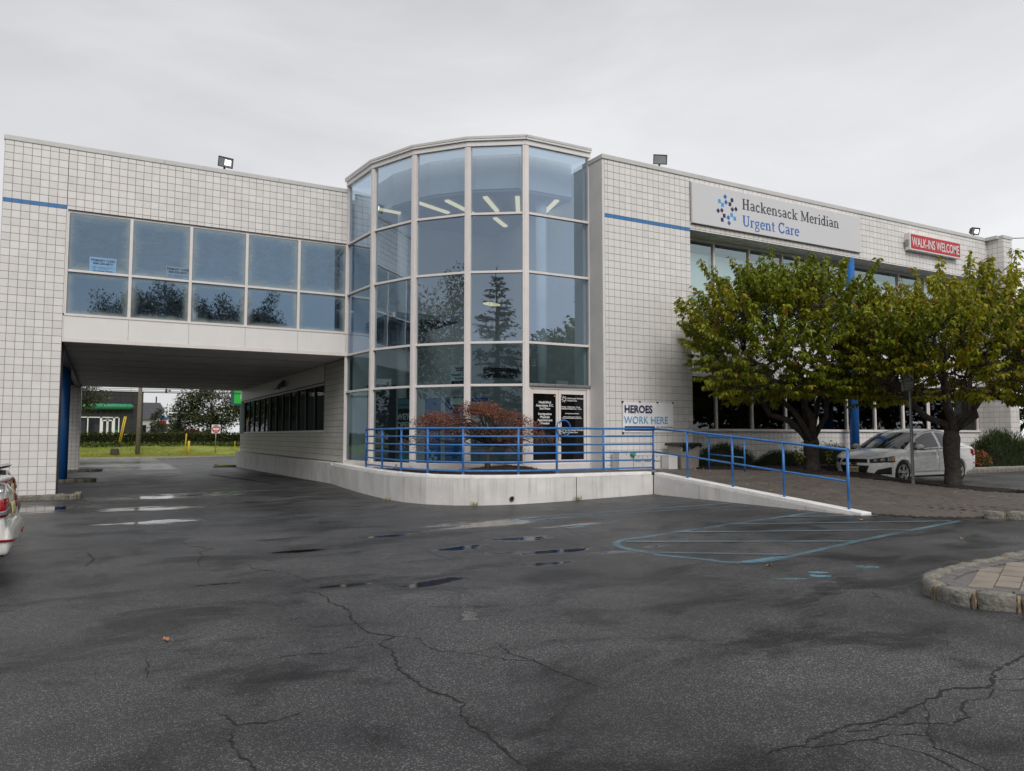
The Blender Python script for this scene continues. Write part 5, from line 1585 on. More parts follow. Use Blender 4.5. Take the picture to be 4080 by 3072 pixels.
LM_GRASS = leafmat('grass_blade', (.18, .22, .03), (.32, .33, .05), (.42, .38, .08), rare=.1, transl=.25)
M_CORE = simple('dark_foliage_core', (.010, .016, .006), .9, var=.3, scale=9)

def cherry(label, base, fork_z, cc, rad, zlo, seed, n_sh, mat, mat2, limbs, ymax=99, lean=(0, 0), trunk_r=.2, carve=None):
    rr = random.Random(seed)
    t_ = thing('cherry_tree', label, 'tree', base, 'cherry trees in the mulch bed')
    b = Vector(base); fk = b + Vector((lean[0], lean[1], fork_z - b.z))
    tm = MB()
    tr_path = [b + Vector((0, 0, -.12)), b + Vector((0, 0, .06)), b.lerp(fk, .3) + Vector((.03, .02, 0)), b.lerp(fk, .62) + Vector((-.03, .0, 0)), b.lerp(fk, .85), fk]
    tm.tube(tr_path, [trunk_r * 1.3, trunk_r * 1.08, trunk_r * .95, trunk_r * 1.0, trunk_r * 1.05, trunk_r * .8], 16)
    nodes = []
    limb_pts = []
    cc = Vector(cc)
    for (ex, ey, ez, r0) in limbs:
        e = Vector((ex, ey, ez))
        st = fk + Vector((rr.uniform(-.06, .06), rr.uniform(-.06, .06), -.18))
        path = wob(st, e, 7, .10, rr, arch=.06)
        tm.tube(path, [r0 * (1 - .72 * k / 7) for k in range(8)], 10)
        for k in range(2, 8): limb_pts.append((path[k], r0 * (1 - .72 * k / 7)))
    for _ in range(64):
        a = rr.uniform(0, 6.283); zz = rr.uniform(-.75, .8); q = math.sqrt(max(0, 1 - zz * zz)) * rr.uniform(.45, .85)
        p = cc + Vector((rad[0] * q * math.cos(a), rad[1] * q * math.sin(a), rad[2] * zz * .8))
        if p.y > ymax - .3: p.y = ymax - .3
        lp, lr = min(limb_pts, key=lambda s_: (s_[0] - p).length + .4 * max(0, s_[0].z - p.z))
        path = wob(lp, p, 5, .16, rr, arch=.05)
        r0 = min(lr * .7, .035)
        tm.tube(path, [r0 * (1 - .7 * k / 5) for k in range(6)], 6)
        nodes += [path[3], path[4], path[5]]
    tw = MB()
    P, D, Ln, NR = [], [], [], []
    for i in range(n_sh):
        # shoot roots through the crown's outer part; more on top
        while True:
            v = Vector((rr.gauss(0, 1), rr.gauss(0, 1), rr.gauss(0, 1))).normalized()
            f = rr.uniform(.40, 1.0) ** .55
            lump = 1 + .20 * math.sin(3.1 * v.x + seed) * math.sin(2.7 * v.y + 1.3 * seed) + .10 * math.sin(5.3 * v.x + 4.1 * v.z + seed)
            p = cc + Vector((v.x * rad[0], v.y * rad[1], v.z * rad[2])) * f * lump
            if p.z > zlo + .12 * rr.random() and p.y < ymax: break
        up = max(0, v.z)
        d = Vector((v.x * .75, v.y * .75, .25 + 1.0 * up + rr.uniform(-.1, .35))).normalized()
        if v.z < -.2: d = Vector((v.x, v.y, rr.uniform(-.25, .1))).normalized()
        ln = rr.uniform(.35, .7) * (1.5 if v.z > .5 and rr.random() < .35 else 1)
        nd = min(rr.sample(nodes, 40), key=lambda q: (q - p).length)
        q0 = p - d * ln * .3
        tw.tube([nd, nd.lerp(q0, .6) + Vector((0, 0, .03)), q0, p + d * ln * .7], [.012, .009, .007, .003], 4, caps=False)
        k = int(ln * 44) + 6
        for j in range(k):
            s_ = rr.random() ** .75
            o = q0 + d * (ln * s_ * 1.02)
            if o.y > ymax: continue
            if carve and (o.x - carve[0]) ** 2 + (o.y - carve[1]) ** 2 < carve[2] ** 2 and o.z < carve[3]: continue
            a = rr.uniform(0, 6.283)
            outw = Vector((math.cos(a), math.sin(a), rr.uniform(-1.9, -.25)))
            NR.append((math.cos(a), math.sin(a), .8))
            outw = (outw + d * .25 + Vector((v.x, v.y, 0)) * .25).normalized()
            P.append(o + Vector((outw.x, outw.y, 0)) * .03); D.append(outw); Ln.append(rr.uniform(.11, .19) * (1 - .25 * s_ * (rr.random())))
    tm.build('trunk', M_BARK, t_)
    tw.build('twigs', M_BARK, t_, fix=False)
    P = np.array(P); D = np.array(D); Ln = np.array(Ln); NR = np.array(NR)
    sel = (noise_np(P, seed) + RNG.normal(size=len(P)) * .25) > .35
    leaf_cloud('crown', mat, t_, P[~sel], D[~sel], Ln[~sel], wr=.56, fold=.3, nrm=NR[~sel])
    leaf_cloud('crown', mat2, t_, P[sel], D[sel], Ln[sel], wr=.56, fold=.3, nrm=NR[sel])
    return t_
def noise_np(P, s_):
    return .5 * np.sin(P[:, 0] * 2.1 + s_) * np.sin(P[:, 1] * 1.7 + 2 * s_) + .5 * np.sin(P[:, 2] * 2.6 + s_ * .7)

zl = bz2(17.3, 14.25)
cherry('green cherry tree forking low behind the ramp, left of the parked white car', (17.3, 14.25, zl), 1.55, (16.75, 14.4, 4.15), (3.0, 2.2, 2.22), 2.6, 11, 1000, LM_CHERRY, LM_CHERRY2,
       [(14.9, 15.3, 3.1, .11), (15.8, 15.2, 3.9, .10), (16.7, 14.0, 4.6, .11), (17.3, 15.2, 4.5, .09), (18.4, 14.0, 4.0, .10), (17.4, 13.1, 3.9, .08)], ymax=16.62, trunk_r=.20)
zr = bz2(18.35, 10.97)
cherry('yellowing cherry tree at the right in front of the parked white car', (18.35, 10.97, zr), 1.72, (18.5, 10.95, 3.55), (2.8, 2.75, 1.85), 2.4, 23, 980, LM_CHERRY2, LM_CHERRY,
       [(16.6, 11.9, 3.2, .10), (17.5, 10.6, 4.0, .10), (18.5, 11.4, 4.3, .11), (19.9, 10.2, 3.1, .10), (20.2, 11.4, 3.6, .09), (18.6, 9.4, 3.4, .08)], trunk_r=.185, carve=(16.7, 10.9, 1.15, 3.12))
# suckers at the left tree's foot
for (x, y, h, lab) in ((16.85, 14.35, .75, 'thin leafy sucker left of the left cherry trunk'), (17.6, 13.95, .85, 'thin leafy sucker right of the left cherry trunk')):
    zb = bz2(x, y)
    t_ = thing('sapling', lab, 'sapling', (x, y, zb))
    m = MB(); P = []; D = []
    for k in range(5):
        e = Vector((x + random.uniform(-.25, .25), y + random.uniform(-.25, .25), zb + h * random.uniform(.6, 1.1)))
        m.tube([(x, y, zb - .05), Vector((x, y, zb)).lerp(e, .5) + Vector((.02, 0, .04)), e], [.01, .008, .003], 5)
        for j in range(9):
            s_ = random.uniform(.35, 1.0)
            P.append(Vector((x, y, zb)).lerp(e, s_)); a = random.uniform(0, 6.28); D.append((math.cos(a), math.sin(a), -.5))
    m.build('stem', M_BARK, t_); leaf_cloud('leaves', LM_CHERRY, t_, P, D, RNG.uniform(.07, .12, len(P)), wr=.5)

# --- red laceleaf maple
mp_ = thing('japanese_maple', 'low spreading red laceleaf maple in the mulch bed before the rotunda', 'tree', (8.75, 16.6, .8))
rr = random.Random(31)
tm = MB()
hub = Vector((8.65, 16.65, 1.35))
tm.tube([(8.45, 16.6, .7), (8.44, 16.62, .95), (8.5, 16.66, 1.15), hub], [.085, .07, .065, .06], 10)
P, D, Ln = [], [], []
lat = Vector((-.876, .482, 0)); dep = Vector((.482, .876, 0))
pads = []
for k in range(66):
    u = rr.uniform(-1.3, 1.9); w = rr.uniform(-.95, .75)
    ell = (u - .3) ** 2 / 1.6 ** 2 + w * w / .95 ** 2
    if ell > 1: continue
    top = 2.34 - .62 * ell ** 1.4 - (.12 if u < -.2 else 0)
    z = top - rr.choice([0, 0, .06, .35, .6]) * rr.uniform(.5, 1.2)
    c = Vector((8.55, 16.7, 0)) + lat * u + dep * w; c.z = max(1.0, z)
    if c.y < 15.1: c.y = 15.1
    pads.append(c)
    path = wob(hub, c + Vector((0, 0, -.06)), 5, .28, rr, arch=.10)
    tm.tube(path, [.034, .026, .02, .014, .009, .005], 6)
    for j in range(230):
        a = rr.uniform(0, 6.283); q = math.sqrt(rr.random())
        r_ = rr.uniform(.30, .46)
        o = c + lat * (q * r_ * math.cos(a) * 1.25) + dep * (q * r_ * math.sin(a)) + Vector((0, 0, .10 * (1 - q * q) + rr.gauss(0, .035) - .16 * q * q))
        P.append(o)
        out = Vector((math.cos(a), math.sin(a), rr.uniform(-1.1, .35)))
        D.append(out); Ln.append(rr.uniform(.04, .085))
tm.build('trunk', M_BARK, mp_)
leaf_cloud('crown', LM_MAPLE, mp_, P, D, Ln, wr=.26, fold=.2)

# --- clipped bushes
def bush(name, label, c, rad, n, mat, group, ln=.045, wr=.3, jitter=.10, cat='bush', spiky=0, extra=None):
    t_ = thing(name, label, cat, (c[0], c[1], c[2]), group)
    v = unit(RNG.normal(size=(n, 3))); v[:, 2] = np.abs(v[:, 2]) * np.where(RNG.random(n) < .2, -.25, 1)
    lump = 1 + .05 * np.sin(v[:, 0] * 6 + c[0]) * np.sin(v[:, 1] * 5 + c[1]) + RNG.normal(size=n) * jitter * .5 - np.abs(RNG.normal(size=n)) * jitter * .5
    p = np.array(c) + v * np.array(rad) * lump[:, None]
    d = v + RNG.normal(size=(n, 3)) * .55 + np.array([0, 0, .35])
    if spiky: d = d + np.array([0, 0, spiky])
    leaf_cloud('foliage', mat, t_, p, d, RNG.uniform(ln * .6, ln * 1.4, n), wr=wr)
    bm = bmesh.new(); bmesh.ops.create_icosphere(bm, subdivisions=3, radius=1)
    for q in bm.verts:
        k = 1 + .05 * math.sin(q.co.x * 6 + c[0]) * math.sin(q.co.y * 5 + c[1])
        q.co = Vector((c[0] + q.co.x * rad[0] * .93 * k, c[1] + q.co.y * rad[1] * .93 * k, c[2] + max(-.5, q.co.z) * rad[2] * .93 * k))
    me = bpy.data.meshes.new('dark_core'); bm.to_mesh(me); bm.free()
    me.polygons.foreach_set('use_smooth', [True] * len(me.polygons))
    link('dark_core', me, M_CORE, t_)  # solid dark core under the leaves, inner shade put into its colour
    return t_
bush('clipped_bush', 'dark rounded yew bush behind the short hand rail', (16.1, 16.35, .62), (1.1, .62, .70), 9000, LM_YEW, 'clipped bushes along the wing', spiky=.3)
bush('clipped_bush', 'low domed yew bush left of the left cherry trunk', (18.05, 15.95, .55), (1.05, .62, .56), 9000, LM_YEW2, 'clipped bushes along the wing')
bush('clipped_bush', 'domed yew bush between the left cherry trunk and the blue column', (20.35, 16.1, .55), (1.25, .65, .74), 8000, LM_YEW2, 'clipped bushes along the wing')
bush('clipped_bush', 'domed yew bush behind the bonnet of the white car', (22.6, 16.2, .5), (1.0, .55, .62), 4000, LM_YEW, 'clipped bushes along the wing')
bush('feathery_shrub', 'large feathery green shrub behind the rear of the white car', (30.6, 16.35, .5), (1.9, .55, 1.1), 15000, LM_YEW2, None, ln=.13, wr=.16, jitter=.22, cat='shrub', spiky=.9)
bush('feathery_shrub', 'tall dark shrub at the right edge against the end pier', (33.8, 16.2, .5), (1.5, .8, 1.2), 9000, LM_YEW, None, ln=.13, wr=.16, jitter=.22, cat='shrub', spiky=.9)
fb = bush('flowering_shrub', 'low shrub with orange red blooms behind the white car', (28.5, 16.15, .5), (.65, .35, .5), 2500, LM_COVER, None, ln=.08, cat='shrub')
v = unit(RNG.normal(size=(420, 3))); v[:, 2] = np.abs(v[:, 2])
leaf_cloud('blooms', LM_FLOWER, fb, np.array((28.5, 16.15, .5)) + v * np.array((.68, .38, .54)), RNG.normal(size=(420, 3)) + np.array([0, -.5, .6]), RNG.uniform(.05, .09, 420), wr=.9)

# --- generic trees for the surroundings
def tree(name, label, base, h, rad, n, ls, mat, zc=.62, seed=1, group=None, trunk=.2, clear=.25, wr=.55, lean=(0, 0)):
    rr = random.Random(seed); rg = np.random.default_rng(seed)
    t_ = thing(name, label, 'tree', base, group)
    b = Vector(base); c = b + Vector((lean[0], lean[1], h * zc))
    tm = MB()
    top = b + Vector((lean[0], lean[1], h * .82))
    tm.tube(wob(b - Vector((0, 0, .2)), top, 6, .05, rr), [trunk * (1 - .8 * k / 6) for k in range(7)], 9)
    cl = []
    nb = 46
    for k in range(nb):
        vv = Vector((rr.gauss(0, 1), rr.gauss(0, 1), rr.gauss(0, 1))).normalized() * rr.uniform(.45, .95)
        e = c + Vector((vv.x * rad[0], vv.y * rad[1], vv.z * rad[2]))
        if e.z < b.z + h * clear: e.z = b.z + h * clear + rr.uniform(0, .1 * h)
        s0 = b.lerp(top, min(.95, max(.2, (e.z - b.z) / h * .75)))
        tm.tube(wob(s0, e, 4, .15, rr), [trunk * .28, trunk * .2, trunk * .13, trunk * .08, trunk * .03], 5, caps=False)
        cl.append(e)
    cl = np.array([tuple(q) for q in cl])
    ci = rg.integers(0, nb, n)
    off = unit(rg.normal(size=(n, 3))) * (rg.random((n, 1)) ** .5) * np.array([rad[0] * .34, rad[1] * .34, rad[2] * .24])
    P = cl[ci] + off
    D = off + rg.normal(size=(n, 3)) * np.array(rad) * .25 + np.array([0, 0, -.3])
    tm.build('trunk', M_BARK, t_)
    leaf_cloud('crown', mat, t_, P, D, rg.uniform(ls * .6, ls * 1.3, n), wr=wr)
    return t_
def conifer(name, label, base, h, r, n, ls, mat, seed=1, group=None, gaps=.25):
    rr = random.Random(seed); rg = np.random.default_rng(seed)
    t_ = thing(name, label, 'tree', base, group)
    b = Vector(base)
    tm = MB().tube([b - Vector((0, 0, .2)), b + Vector((0, 0, h * .5)), b + Vector((0, 0, h))], [h * .018 + .05, h * .012 + .02, .02], 8)
    P, D = [], []
    z = h * .08
    bl = []
    while z < h * .97:
        k = 1 - z / h
        for _ in range(5):
            a = rr.uniform(0, 6.283); l = r * (k ** .85) * rr.uniform(.6, 1.12) + .08
            e = b + Vector((math.cos(a) * l, math.sin(a) * l, z - l * .12 + (.25 * l if k < .4 else 0)))
            s0 = b + Vector((0, 0, z))
            tm.tube([s0, e], [.03, .008], 4, caps=False)
            bl.append((s0, e, l))
        z += h * .032
    tot = sum(q[2] for q in bl)
    for s0, e, l in bl:
        for _ in range(max(3, int(n * l / tot))):
            s_ = rr.random() ** .7
            q = s0.lerp(e, s_) + Vector((rr.gauss(0, .10), rr.gauss(0, .10), rr.gauss(0, .07))) * (l * .6 + .2)
            dv = (e - s0).normalized() + Vector((rr.gauss(0, .5), rr.gauss(0, .5), rr.gauss(-.15, .35)))
            P.append(q); D.append(dv)
    tm.build('trunk', M_BARK, t_)
    leaf_cloud('crown', mat, t_, P, D, rg.uniform(ls * .6, ls * 1.3, len(P)), wr=.4)
    return t_
# ------------------------------------------------------------------ cars
M_RUBBER = simple('tyre_rubber', (.014, .014, .014), .75, var=.2)
M_RIM = simple('silver_alloy', (.48, .47, .45), .32, metal=.7, var=.08)
M_BLACKT = simple('black_trim', (.010, .010, .011), .45, var=.2)
M_CGLASS = simple('tinted_car_glass', (.012, .016, .018), .03, var=.2, spec=.8)
M_SGLASS = simple('smoked_side_glass', (.035, .035, .04), .08, var=.1, spec=.7)
M_LAMP = simple('headlamp_lens', (.30, .30, .30), .06, metal=.6, var=.3, scale=30)
M_AMBER = simple('amber_indicator', (.75, .28, .06), .15, var=.1)
M_TAIL = simple('red_tail_lens', (.32, .006, .012), .1, var=.15)
M_CHROME = simple('chrome', (.7, .7, .7), .1, metal=1, var=.05)
M_PLATE = simple('pale_yellow_plate', (.62, .55, .28), .5, var=.06)
def paint(name, col, rough=.3):
    return simple(name, col, rough, var=.03, scale=1.5, coat=.8)
M_WPAINT = paint('white_car_paint', (.88, .88, .87))
M_WPAINT2 = paint('pearl_white_car_paint', (.82, .81, .77))
M_KPAINT = paint('black_car_paint', (.008, .008, .010))

def ip(x, pts):
    xs_, ys_ = [p[0] for p in pts], [p[1] for p in pts]
    return float(np.interp(x, xs_, ys_))
def make_car(name, label, loc, heading, paintm, kx=1.0, kz=1.0, kw=1.0, front=False, plate_front=None, model_text=None, spoiler=False, group=None):
    """saloon car; local +x is forward, origin on the ground at mid wheelbase"""
    car = thing(name, label, 'car', loc, group, heading)
    X0, X1 = -2.27 * kx, 2.13 * kx
    ZC = [(-2.27, .60), (-2.245, .66), (-2.215, .69), (-2.19, .93), (-2.13, 1.05), (-1.98, 1.085), (-1.7, 1.09), (-1.4, 1.05), (0, .98), (.85, .985), (1.05, .985), (1.35, .955), (1.65, .895), (1.9, .81), (2.05, .73), (2.11, .64), (2.13, .54)]
    ZE = [(-2.27, .56), (-2.245, .62), (-2.215, .65), (-2.19, .86), (-2.12, .98), (-1.8, 1.02), (-1.2, .995), (0, .945), (.8, .92), (1.2, .905), (1.6, .845), (1.9, .755), (2.05, .67), (2.11, .6), (2.13, .5)]
    WW = [(-2.27, .66), (-2.24, .75), (-2.14, .81), (-1.9, .85), (-1.3, .868), (0, .868), (1.2, .868), (1.6, .85), (1.82, .80), (1.97, .70), (2.07, .56), (2.11, .46), (2.13, .36)]
    ZB = [(-2.27, .46), (-2.24, .36), (-2.1, .27), (-1.7, .21), (1.7, .19), (1.95, .18), (2.08, .22), (2.11, .28), (2.13, .36)]
    st = [-2.27, -2.255, -2.24, -2.23, -2.215, -2.2, -2.19, -2.17, -2.13, -2.08, -2.0, -1.9] + [-1.8 + .15 * k for k in range(23)] + [1.6, 1.7, 1.78, 1.86, 1.93, 1.99, 2.04, 2.08, 2.11, 2.125, 2.13]
    st = sorted(set(round(s_, 3) for s_ in st))
    rings = []
    for x in st:
        w, ze, zc, zb = ip(x, WW) * kw, ip(x, ZE) * kz, ip(x, ZC) * kz, ip(x, ZB) * kz
        h = ze - zb
        half = [(0, zb), (.6 * w, zb), (.88 * w, zb + .01), (.955 * w, zb + .05 * h), (.985 * w, zb + .16 * h), (.99 * w, zb + .34 * h), (1.0 * w, zb + .52 * h), (.998 * w, zb + .68 * h), (.965 * w, zb + .74 * h), (.962 * w, zb + .88 * h), (.945 * w, zb + .96 * h), (.905 * w, ze), (.78 * w, ze + (zc - ze) * .35), (.5 * w, ze + (zc - ze) * .8), (.25 * w, ze + (zc - ze) * .96), (0, zc)]
        ring = [(x * kx, y, z) for y, z in half] + [(x * kx, -y, z) for y, z in half[-2:0:-1]]
        rings.append(ring)
    n = len(rings[0])
    V = [p for r_ in rings for p in r_]
    F = [(i * n + k, i * n + (k + 1) % n, (i + 1) * n + (k + 1) % n, (i + 1) * n + k) for i in range(len(rings) - 1) for k in range(n)]
    F += [tuple(range(n)), tuple((len(rings) - 1) * n + k for k in range(n))[::-1]]
    me = mesh_from('body_raw', V, F, True)
    bm = bmesh.new(); bm.from_mesh(me); bmesh.ops.recalc_face_normals(bm, faces=bm.faces); bm.to_mesh(me)
    bvh = BVHTree.FromBMesh(bm); bm.free()
    # wheel wells cut with cylinders
    tmp = bpy.data.objects.new('body_tmp', me); COL.objects.link(tmp)
    cut = MB()
    wxs = (1.262 * kx, -1.262 * kx)
    for wx in wxs:
        for sy in (1, -1):
            cut.tube([(wx, sy * .56 * kw, .315), (wx, sy * 1.2, .315)], .345, 36)
    cme = cut.mesh('cut'); co = bpy.data.objects.new('cut_tmp', cme); COL.objects.link(co)
    md = tmp.modifiers.new('b', 'BOOLEAN'); md.operation = 'DIFFERENCE'; md.object = co; md.solver = 'EXACT'
    dg = bpy.context.evaluated_depsgraph_get()
    bme = bpy.data.meshes.new_from_object(tmp.evaluated_get(dg))
    bpy.data.objects.remove(tmp); bpy.data.objects.remove(co)
    bme.name = 'body'
    bme.materials.clear()
    def add(nm, mesh, mat, par=None):
        mesh.materials.clear()
        return link(nm, mesh, mat, par or car, local=True)
    body = add('body', bme, paintm)
    def cast(o, d):
        h = bvh.ray_cast(Vector(o), Vector(d))
        return h[0], h[1]
    def patch(nm, mat, quad, dr, off=.006, nu=10, nv=6, par=None, thick=True):
        """a panel following the body: quad in (u, z) seen along direction dr"""
        d = Vector(dr).normalized(); u = Vector((-d.y, d.x, 0))
        Vv, ok = [], True
        for j in range(nv + 1):
            for i in range(nu + 1):
                a, b = i / nu, j / nv
                uu = (quad[0][0] * (1 - a) + quad[1][0] * a) * (1 - b) + (quad[3][0] * (1 - a) + quad[2][0] * a) * b
                zz = (quad[0][1] * (1 - a) + quad[1][1] * a) * (1 - b) + (quad[3][1] * (1 - a) + quad[2][1] * a) * b
                p, nn_ = cast(u * uu + d * 4 + Vector((0, 0, zz)), -d)
                if p is None:
                    p = u * uu + Vector((0, 0, zz)) + d * .5; nn_ = d
                Vv.append(p + nn_ * off)
        Ff = [(j * (nu + 1) + i, j * (nu + 1) + i + 1, (j + 1) * (nu + 1) + i + 1, (j + 1) * (nu + 1) + i) for j in range(nv) for i in range(nu)]
        m = mesh_from(nm, Vv, Ff, True)
        o = add(nm, m, mat, par)
        sm = o.modifiers.new('s', 'SOLIDIFY'); sm.thickness = off * .9; sm.offset = -1
        return o
    def Pp(uu, zz, dr, off=.01):
        d = Vector(dr).normalized(); u = Vector((-d.y, d.x, 0))
        p, nn_ = cast(u * uu + d * 4 + Vector((0, 0, zz)), -d)
        if p is None: return u * uu + Vector((0, 0, zz)) + d, d
        return p + nn_ * off, nn_
    # greenhouse
    def G(x, y, z): return Vector((x * kx, y * kw, z * kz))
    def grid(nm, mat, c00, c10, c11, c01, nu, nv, bulge=(0, 0, 0), par=None, off=0, u0=0, u1=1, v0=0, v1=1):
        Vv = []
        for j in range(nv + 1):
            for i in range(nu + 1):
                a = u0 + (u1 - u0) * i / nu; b = v0 + (v1 - v0) * j / nv
                p = (c00 * (1 - a) + c10 * a) * (1 - b) + (c01 * (1 - a) + c11 * a) * b
                p = p + Vector(bulge) * (1 - (2 * a - 1) ** 2) * (.55 + .45 * (1 - (2 * b - 1) ** 2))
                Vv.append(p)
        m = mesh_from(nm, Vv, [(j * (nu + 1) + i, j * (nu + 1) + i + 1, (j + 1) * (nu + 1) + i + 1, (j + 1) * (nu + 1) + i) for j in range(nv) for i in range(nu)], True)
        return add(nm, m, mat, par)
    roofmb = MB()
    # roof and pillars: side edge line from A pillar foot over the roof to the C pillar foot
    edge = [(1.0, .735, .93), (.78, .705, 1.05), (.5, .66, 1.20), (.22, .615, 1.335), (-.02, .59, 1.415), (-.35, .585, 1.452), (-.7, .58, 1.448), (-1.0, .565, 1.405), (-1.28, .575, 1.315), (-1.52, .60, 1.195), (-1.74, .645, 1.07), (-1.9, .69, 1.03)]
    belt = [(1.02, .80, .90), (.80, .815, .925), (.5, .825, .935), (.2, .83, .945), (-.05, .832, .952), (-.35, .833, .96), (-.7, .832, .972), (-1.0, .828, .982), (-1.28, .82, .995), (-1.52, .81, 1.005), (-1.74, .795, 1.012), (-1.92, .78, 1.015)]
    crown = [None, None, None, (.34, 0, 1.40), (.05, 0, 1.478), (-.35, 0, 1.517), (-.7, 0, 1.513), (-1.02, 0, 1.462)]
    # roof skin
    V = []; m_ = 8
    idx = range(3, 8)
    for k in idx:
        e = edge[k]; c = crown[k]
        for i in range(-m_, m_ + 1):
            s_ = i / m_
            a = abs(s_)
            x = c[0] + (e[0] - c[0]) * a ** 1.6
            V.append(G(x, e[1] * s_, c[2] + (e[2] + .012 - c[2]) * a ** 2.4))
    w_ = 2 * m_ + 1
    rf = mesh_from('roof', V, [(j * w_ + i, j * w_ + i + 1, (j + 1) * w_ + i + 1, (j + 1) * w_ + i) for j in range(len(idx) - 1) for i in range(w_ - 1)], True)
    o = add('roof', rf, paintm); sm = o.modifiers.new('s', 'SUBSURF'); sm.levels = 1; sm.render_levels = 2
    # windscreen and rear window
    V = []
    lo = [(1.30, 0, .975), (.98, .70, .935)]; hi = [(.34, 0, 1.40), (.23, .595, 1.335)]
    def screen(nm, lo, hi, mat, bul):
        V = []
        for j in range(7):
            b = j / 6
            for i in range(-8, 9):
                s_ = i / 8; a = abs(s_) ** 2
                pl = Vector((lo[0][0] + (lo[1][0] - lo[0][0]) * a, lo[1][1] * s_, lo[0][2] + (lo[1][2] - lo[0][2]) * a))
                ph = Vector((hi[0][0] + (hi[1][0] - hi[0][0]) * a, hi[1][1] * s_, hi[0][2] + (hi[1][2] - hi[0][2]) * a))
                p = pl.lerp(ph, b); p.z += bul * math.sin(math.pi * b)
                V.append(G(*p))
        m = mesh_from(nm, V, [(j * 17 + i, j * 17 + i + 1, (j + 1) * 17 + i + 1, (j + 1) * 17 + i) for j in range(6) for i in range(16)], True)
        return add(nm, m, mat)
    screen('windscreen', lo, hi, M_CGLASS, .02)
    screen('rear_window', [(-1.86, 0, 1.09), (-1.72, .62, 1.075)], [(-1.02, 0, 1.462), (-1.0, .545, 1.408)], M_CGLASS, .02)
    for sy in (1, -1):
        V = []
        for e, b in zip(edge, belt):
            for k in range(5):
                s_ = k / 4
                p = Vector(b).lerp(Vector(e), s_); p.y += .025 * math.sin(math.pi * s_)
                V.append(G(p.x, p.y * sy, p.z))
        F = [(i * 5 + k, i * 5 + k + 1, (i + 1) * 5 + k + 1, (i + 1) * 5 + k) for i in range(len(edge) - 1) for k in range(4)]
        o = add('pillar_frame', mesh_from('pillar_frame', V, F, True), paintm)
        # raised roof rail so that screen and side frame meet
        tb = MB().tube([G(e[0], e[1] * sy, e[2]) for e in edge], [.03] * 3 + [.026] * 6 + [.03] * 3, 8)
        add('roof_rail', tb.mesh('roof_rail'), paintm)
        def win(nm, ks, lo_, hi_, mat, i0, i1):
            V = []
            nseg = 10
            for i in range(nseg + 1):
                f = i0 + (i1 - i0) * i / nseg
                k0 = min(len(edge) - 2, int(f)); fr = f - k0
                e = Vector(edge[k0]).lerp(Vector(edge[k0 + 1]), fr); b = Vector(belt[k0]).lerp(Vector(belt[k0 + 1]), fr)
                for k in range(5):
                    s_ = lo_ + (hi_ - lo_) * k / 4
                    p = b.lerp(e, s_); p.y += .025 * math.sin(math.pi * s_) + .007
                    V.append(G(p.x, p.y * sy, p.z))
            F = [(i * 5 + k, i * 5 + k + 1, (i + 1) * 5 + k + 1, (i + 1) * 5 + k) for i in range(nseg) for k in range(4)]
            o = add(nm, mesh_from(nm, V, F, True), mat)
            return o
        win('side_window', 0, .07, .90, M_SGLASS, 2.1, 5.05)
        win('side_window', 0, .07, .90, M_SGLASS, 5.45, 8.7)
        win('quarter_window', 0, .10, .82, M_BLACKT, .9, 2.0)
        # doors, handles, sill, arches, mirror
        D_ = (0, sy, 0)
        def ux(x): return -sy * x * kx        # u axis for a side view
        dr1 = patch('door', paintm, [(ux(.84), .31), (ux(-.30), .31), (ux(-.30), .925 * kz), (ux(.98), .885 * kz)], D_, .007, 12, 10)
        dr2 = patch('door', paintm, [(ux(-.32), .31), (ux(-.86), .31), (ux(-1.22), .945 * kz), (ux(-.32), .93 * kz)], D_, .007, 10, 10)
        for x, par in ((-.16, dr1), (-1.0, dr2)):
            p, nn_ = Pp(ux(x), .845 * kz, D_, .03)
            mb = MB().tube([p + Vector((-.09, -sy * .025, 0)), p + Vector((-.06, 0, 0)), p + Vector((.06, 0, 0)), p + Vector((.09, -sy * .025, 0))], [.012, .017, .017, .012], 8)
            add('handle', mb.mesh('handle'), paintm, par)
        a0, _ = Pp(ux(.85), .27, D_, .012); a1, _ = Pp(ux(-.85), .27, D_, .012)
        add('sill', MB().bar(a0, a1, .03, .07).mesh('sill'), paintm)
        cr0 = [Pp(ux(x), z, D_, .008)[0] for x, z in ((.80, .40), (.4, .46), (0, .52), (-.5, .60), (-.82, .65))]
        add('crease', MB().tube(cr0, .007, 5).mesh('crease'), M_GALV if False else paintm)
        for wx in wxs:
            ring_o = []
            for k in range(25):
                a = R(-18 + 216 * k / 24)
                ring_o.append((wx + .375 * math.cos(a), .315 + .375 * math.sin(a)))
            Va = []
            for (xx, zz) in ring_o:
                d = Vector((xx - wx, 0, zz - .315)).normalized()
                for r_, oo in ((.335, -.02), (.345, .012), (.385, .016), (.42, .002)):
                    px, pz = wx + d.x * r_, .315 + d.z * r_
                    h, _n = cast((px, sy * 4, max(.24, pz)), (0, -sy, 0))
                    yy = h.y if h is not None else sy * .86 * kw
                    Va.append((px, yy + sy * oo, pz))
            Fa = [(i * 4 + k, i * 4 + k + 1, (i + 1) * 4 + k + 1, (i + 1) * 4 + k) for i in range(24) for k in range(3)]
            add('wheel_arch', mesh_from('wheel_arch', Va, Fa, True), paintm)
            wz_ = .315
            wh = bpy.data.objects.new('wheel', None); COL.objects.link(wh); wh.parent = car; wh.location = (wx, sy * .755 * kw, wz_)
            rt = .312
            ty = MB().lathe([(.20, -.095), (rt - .05, -.10), (rt - .012, -.09), (rt, -.06), (rt, .06), (rt - .012, .09), (rt - .05, .10), (.20, .095)], 36, axis='y')
            add('tyre', ty.mesh('tyre'), M_RUBBER, wh)
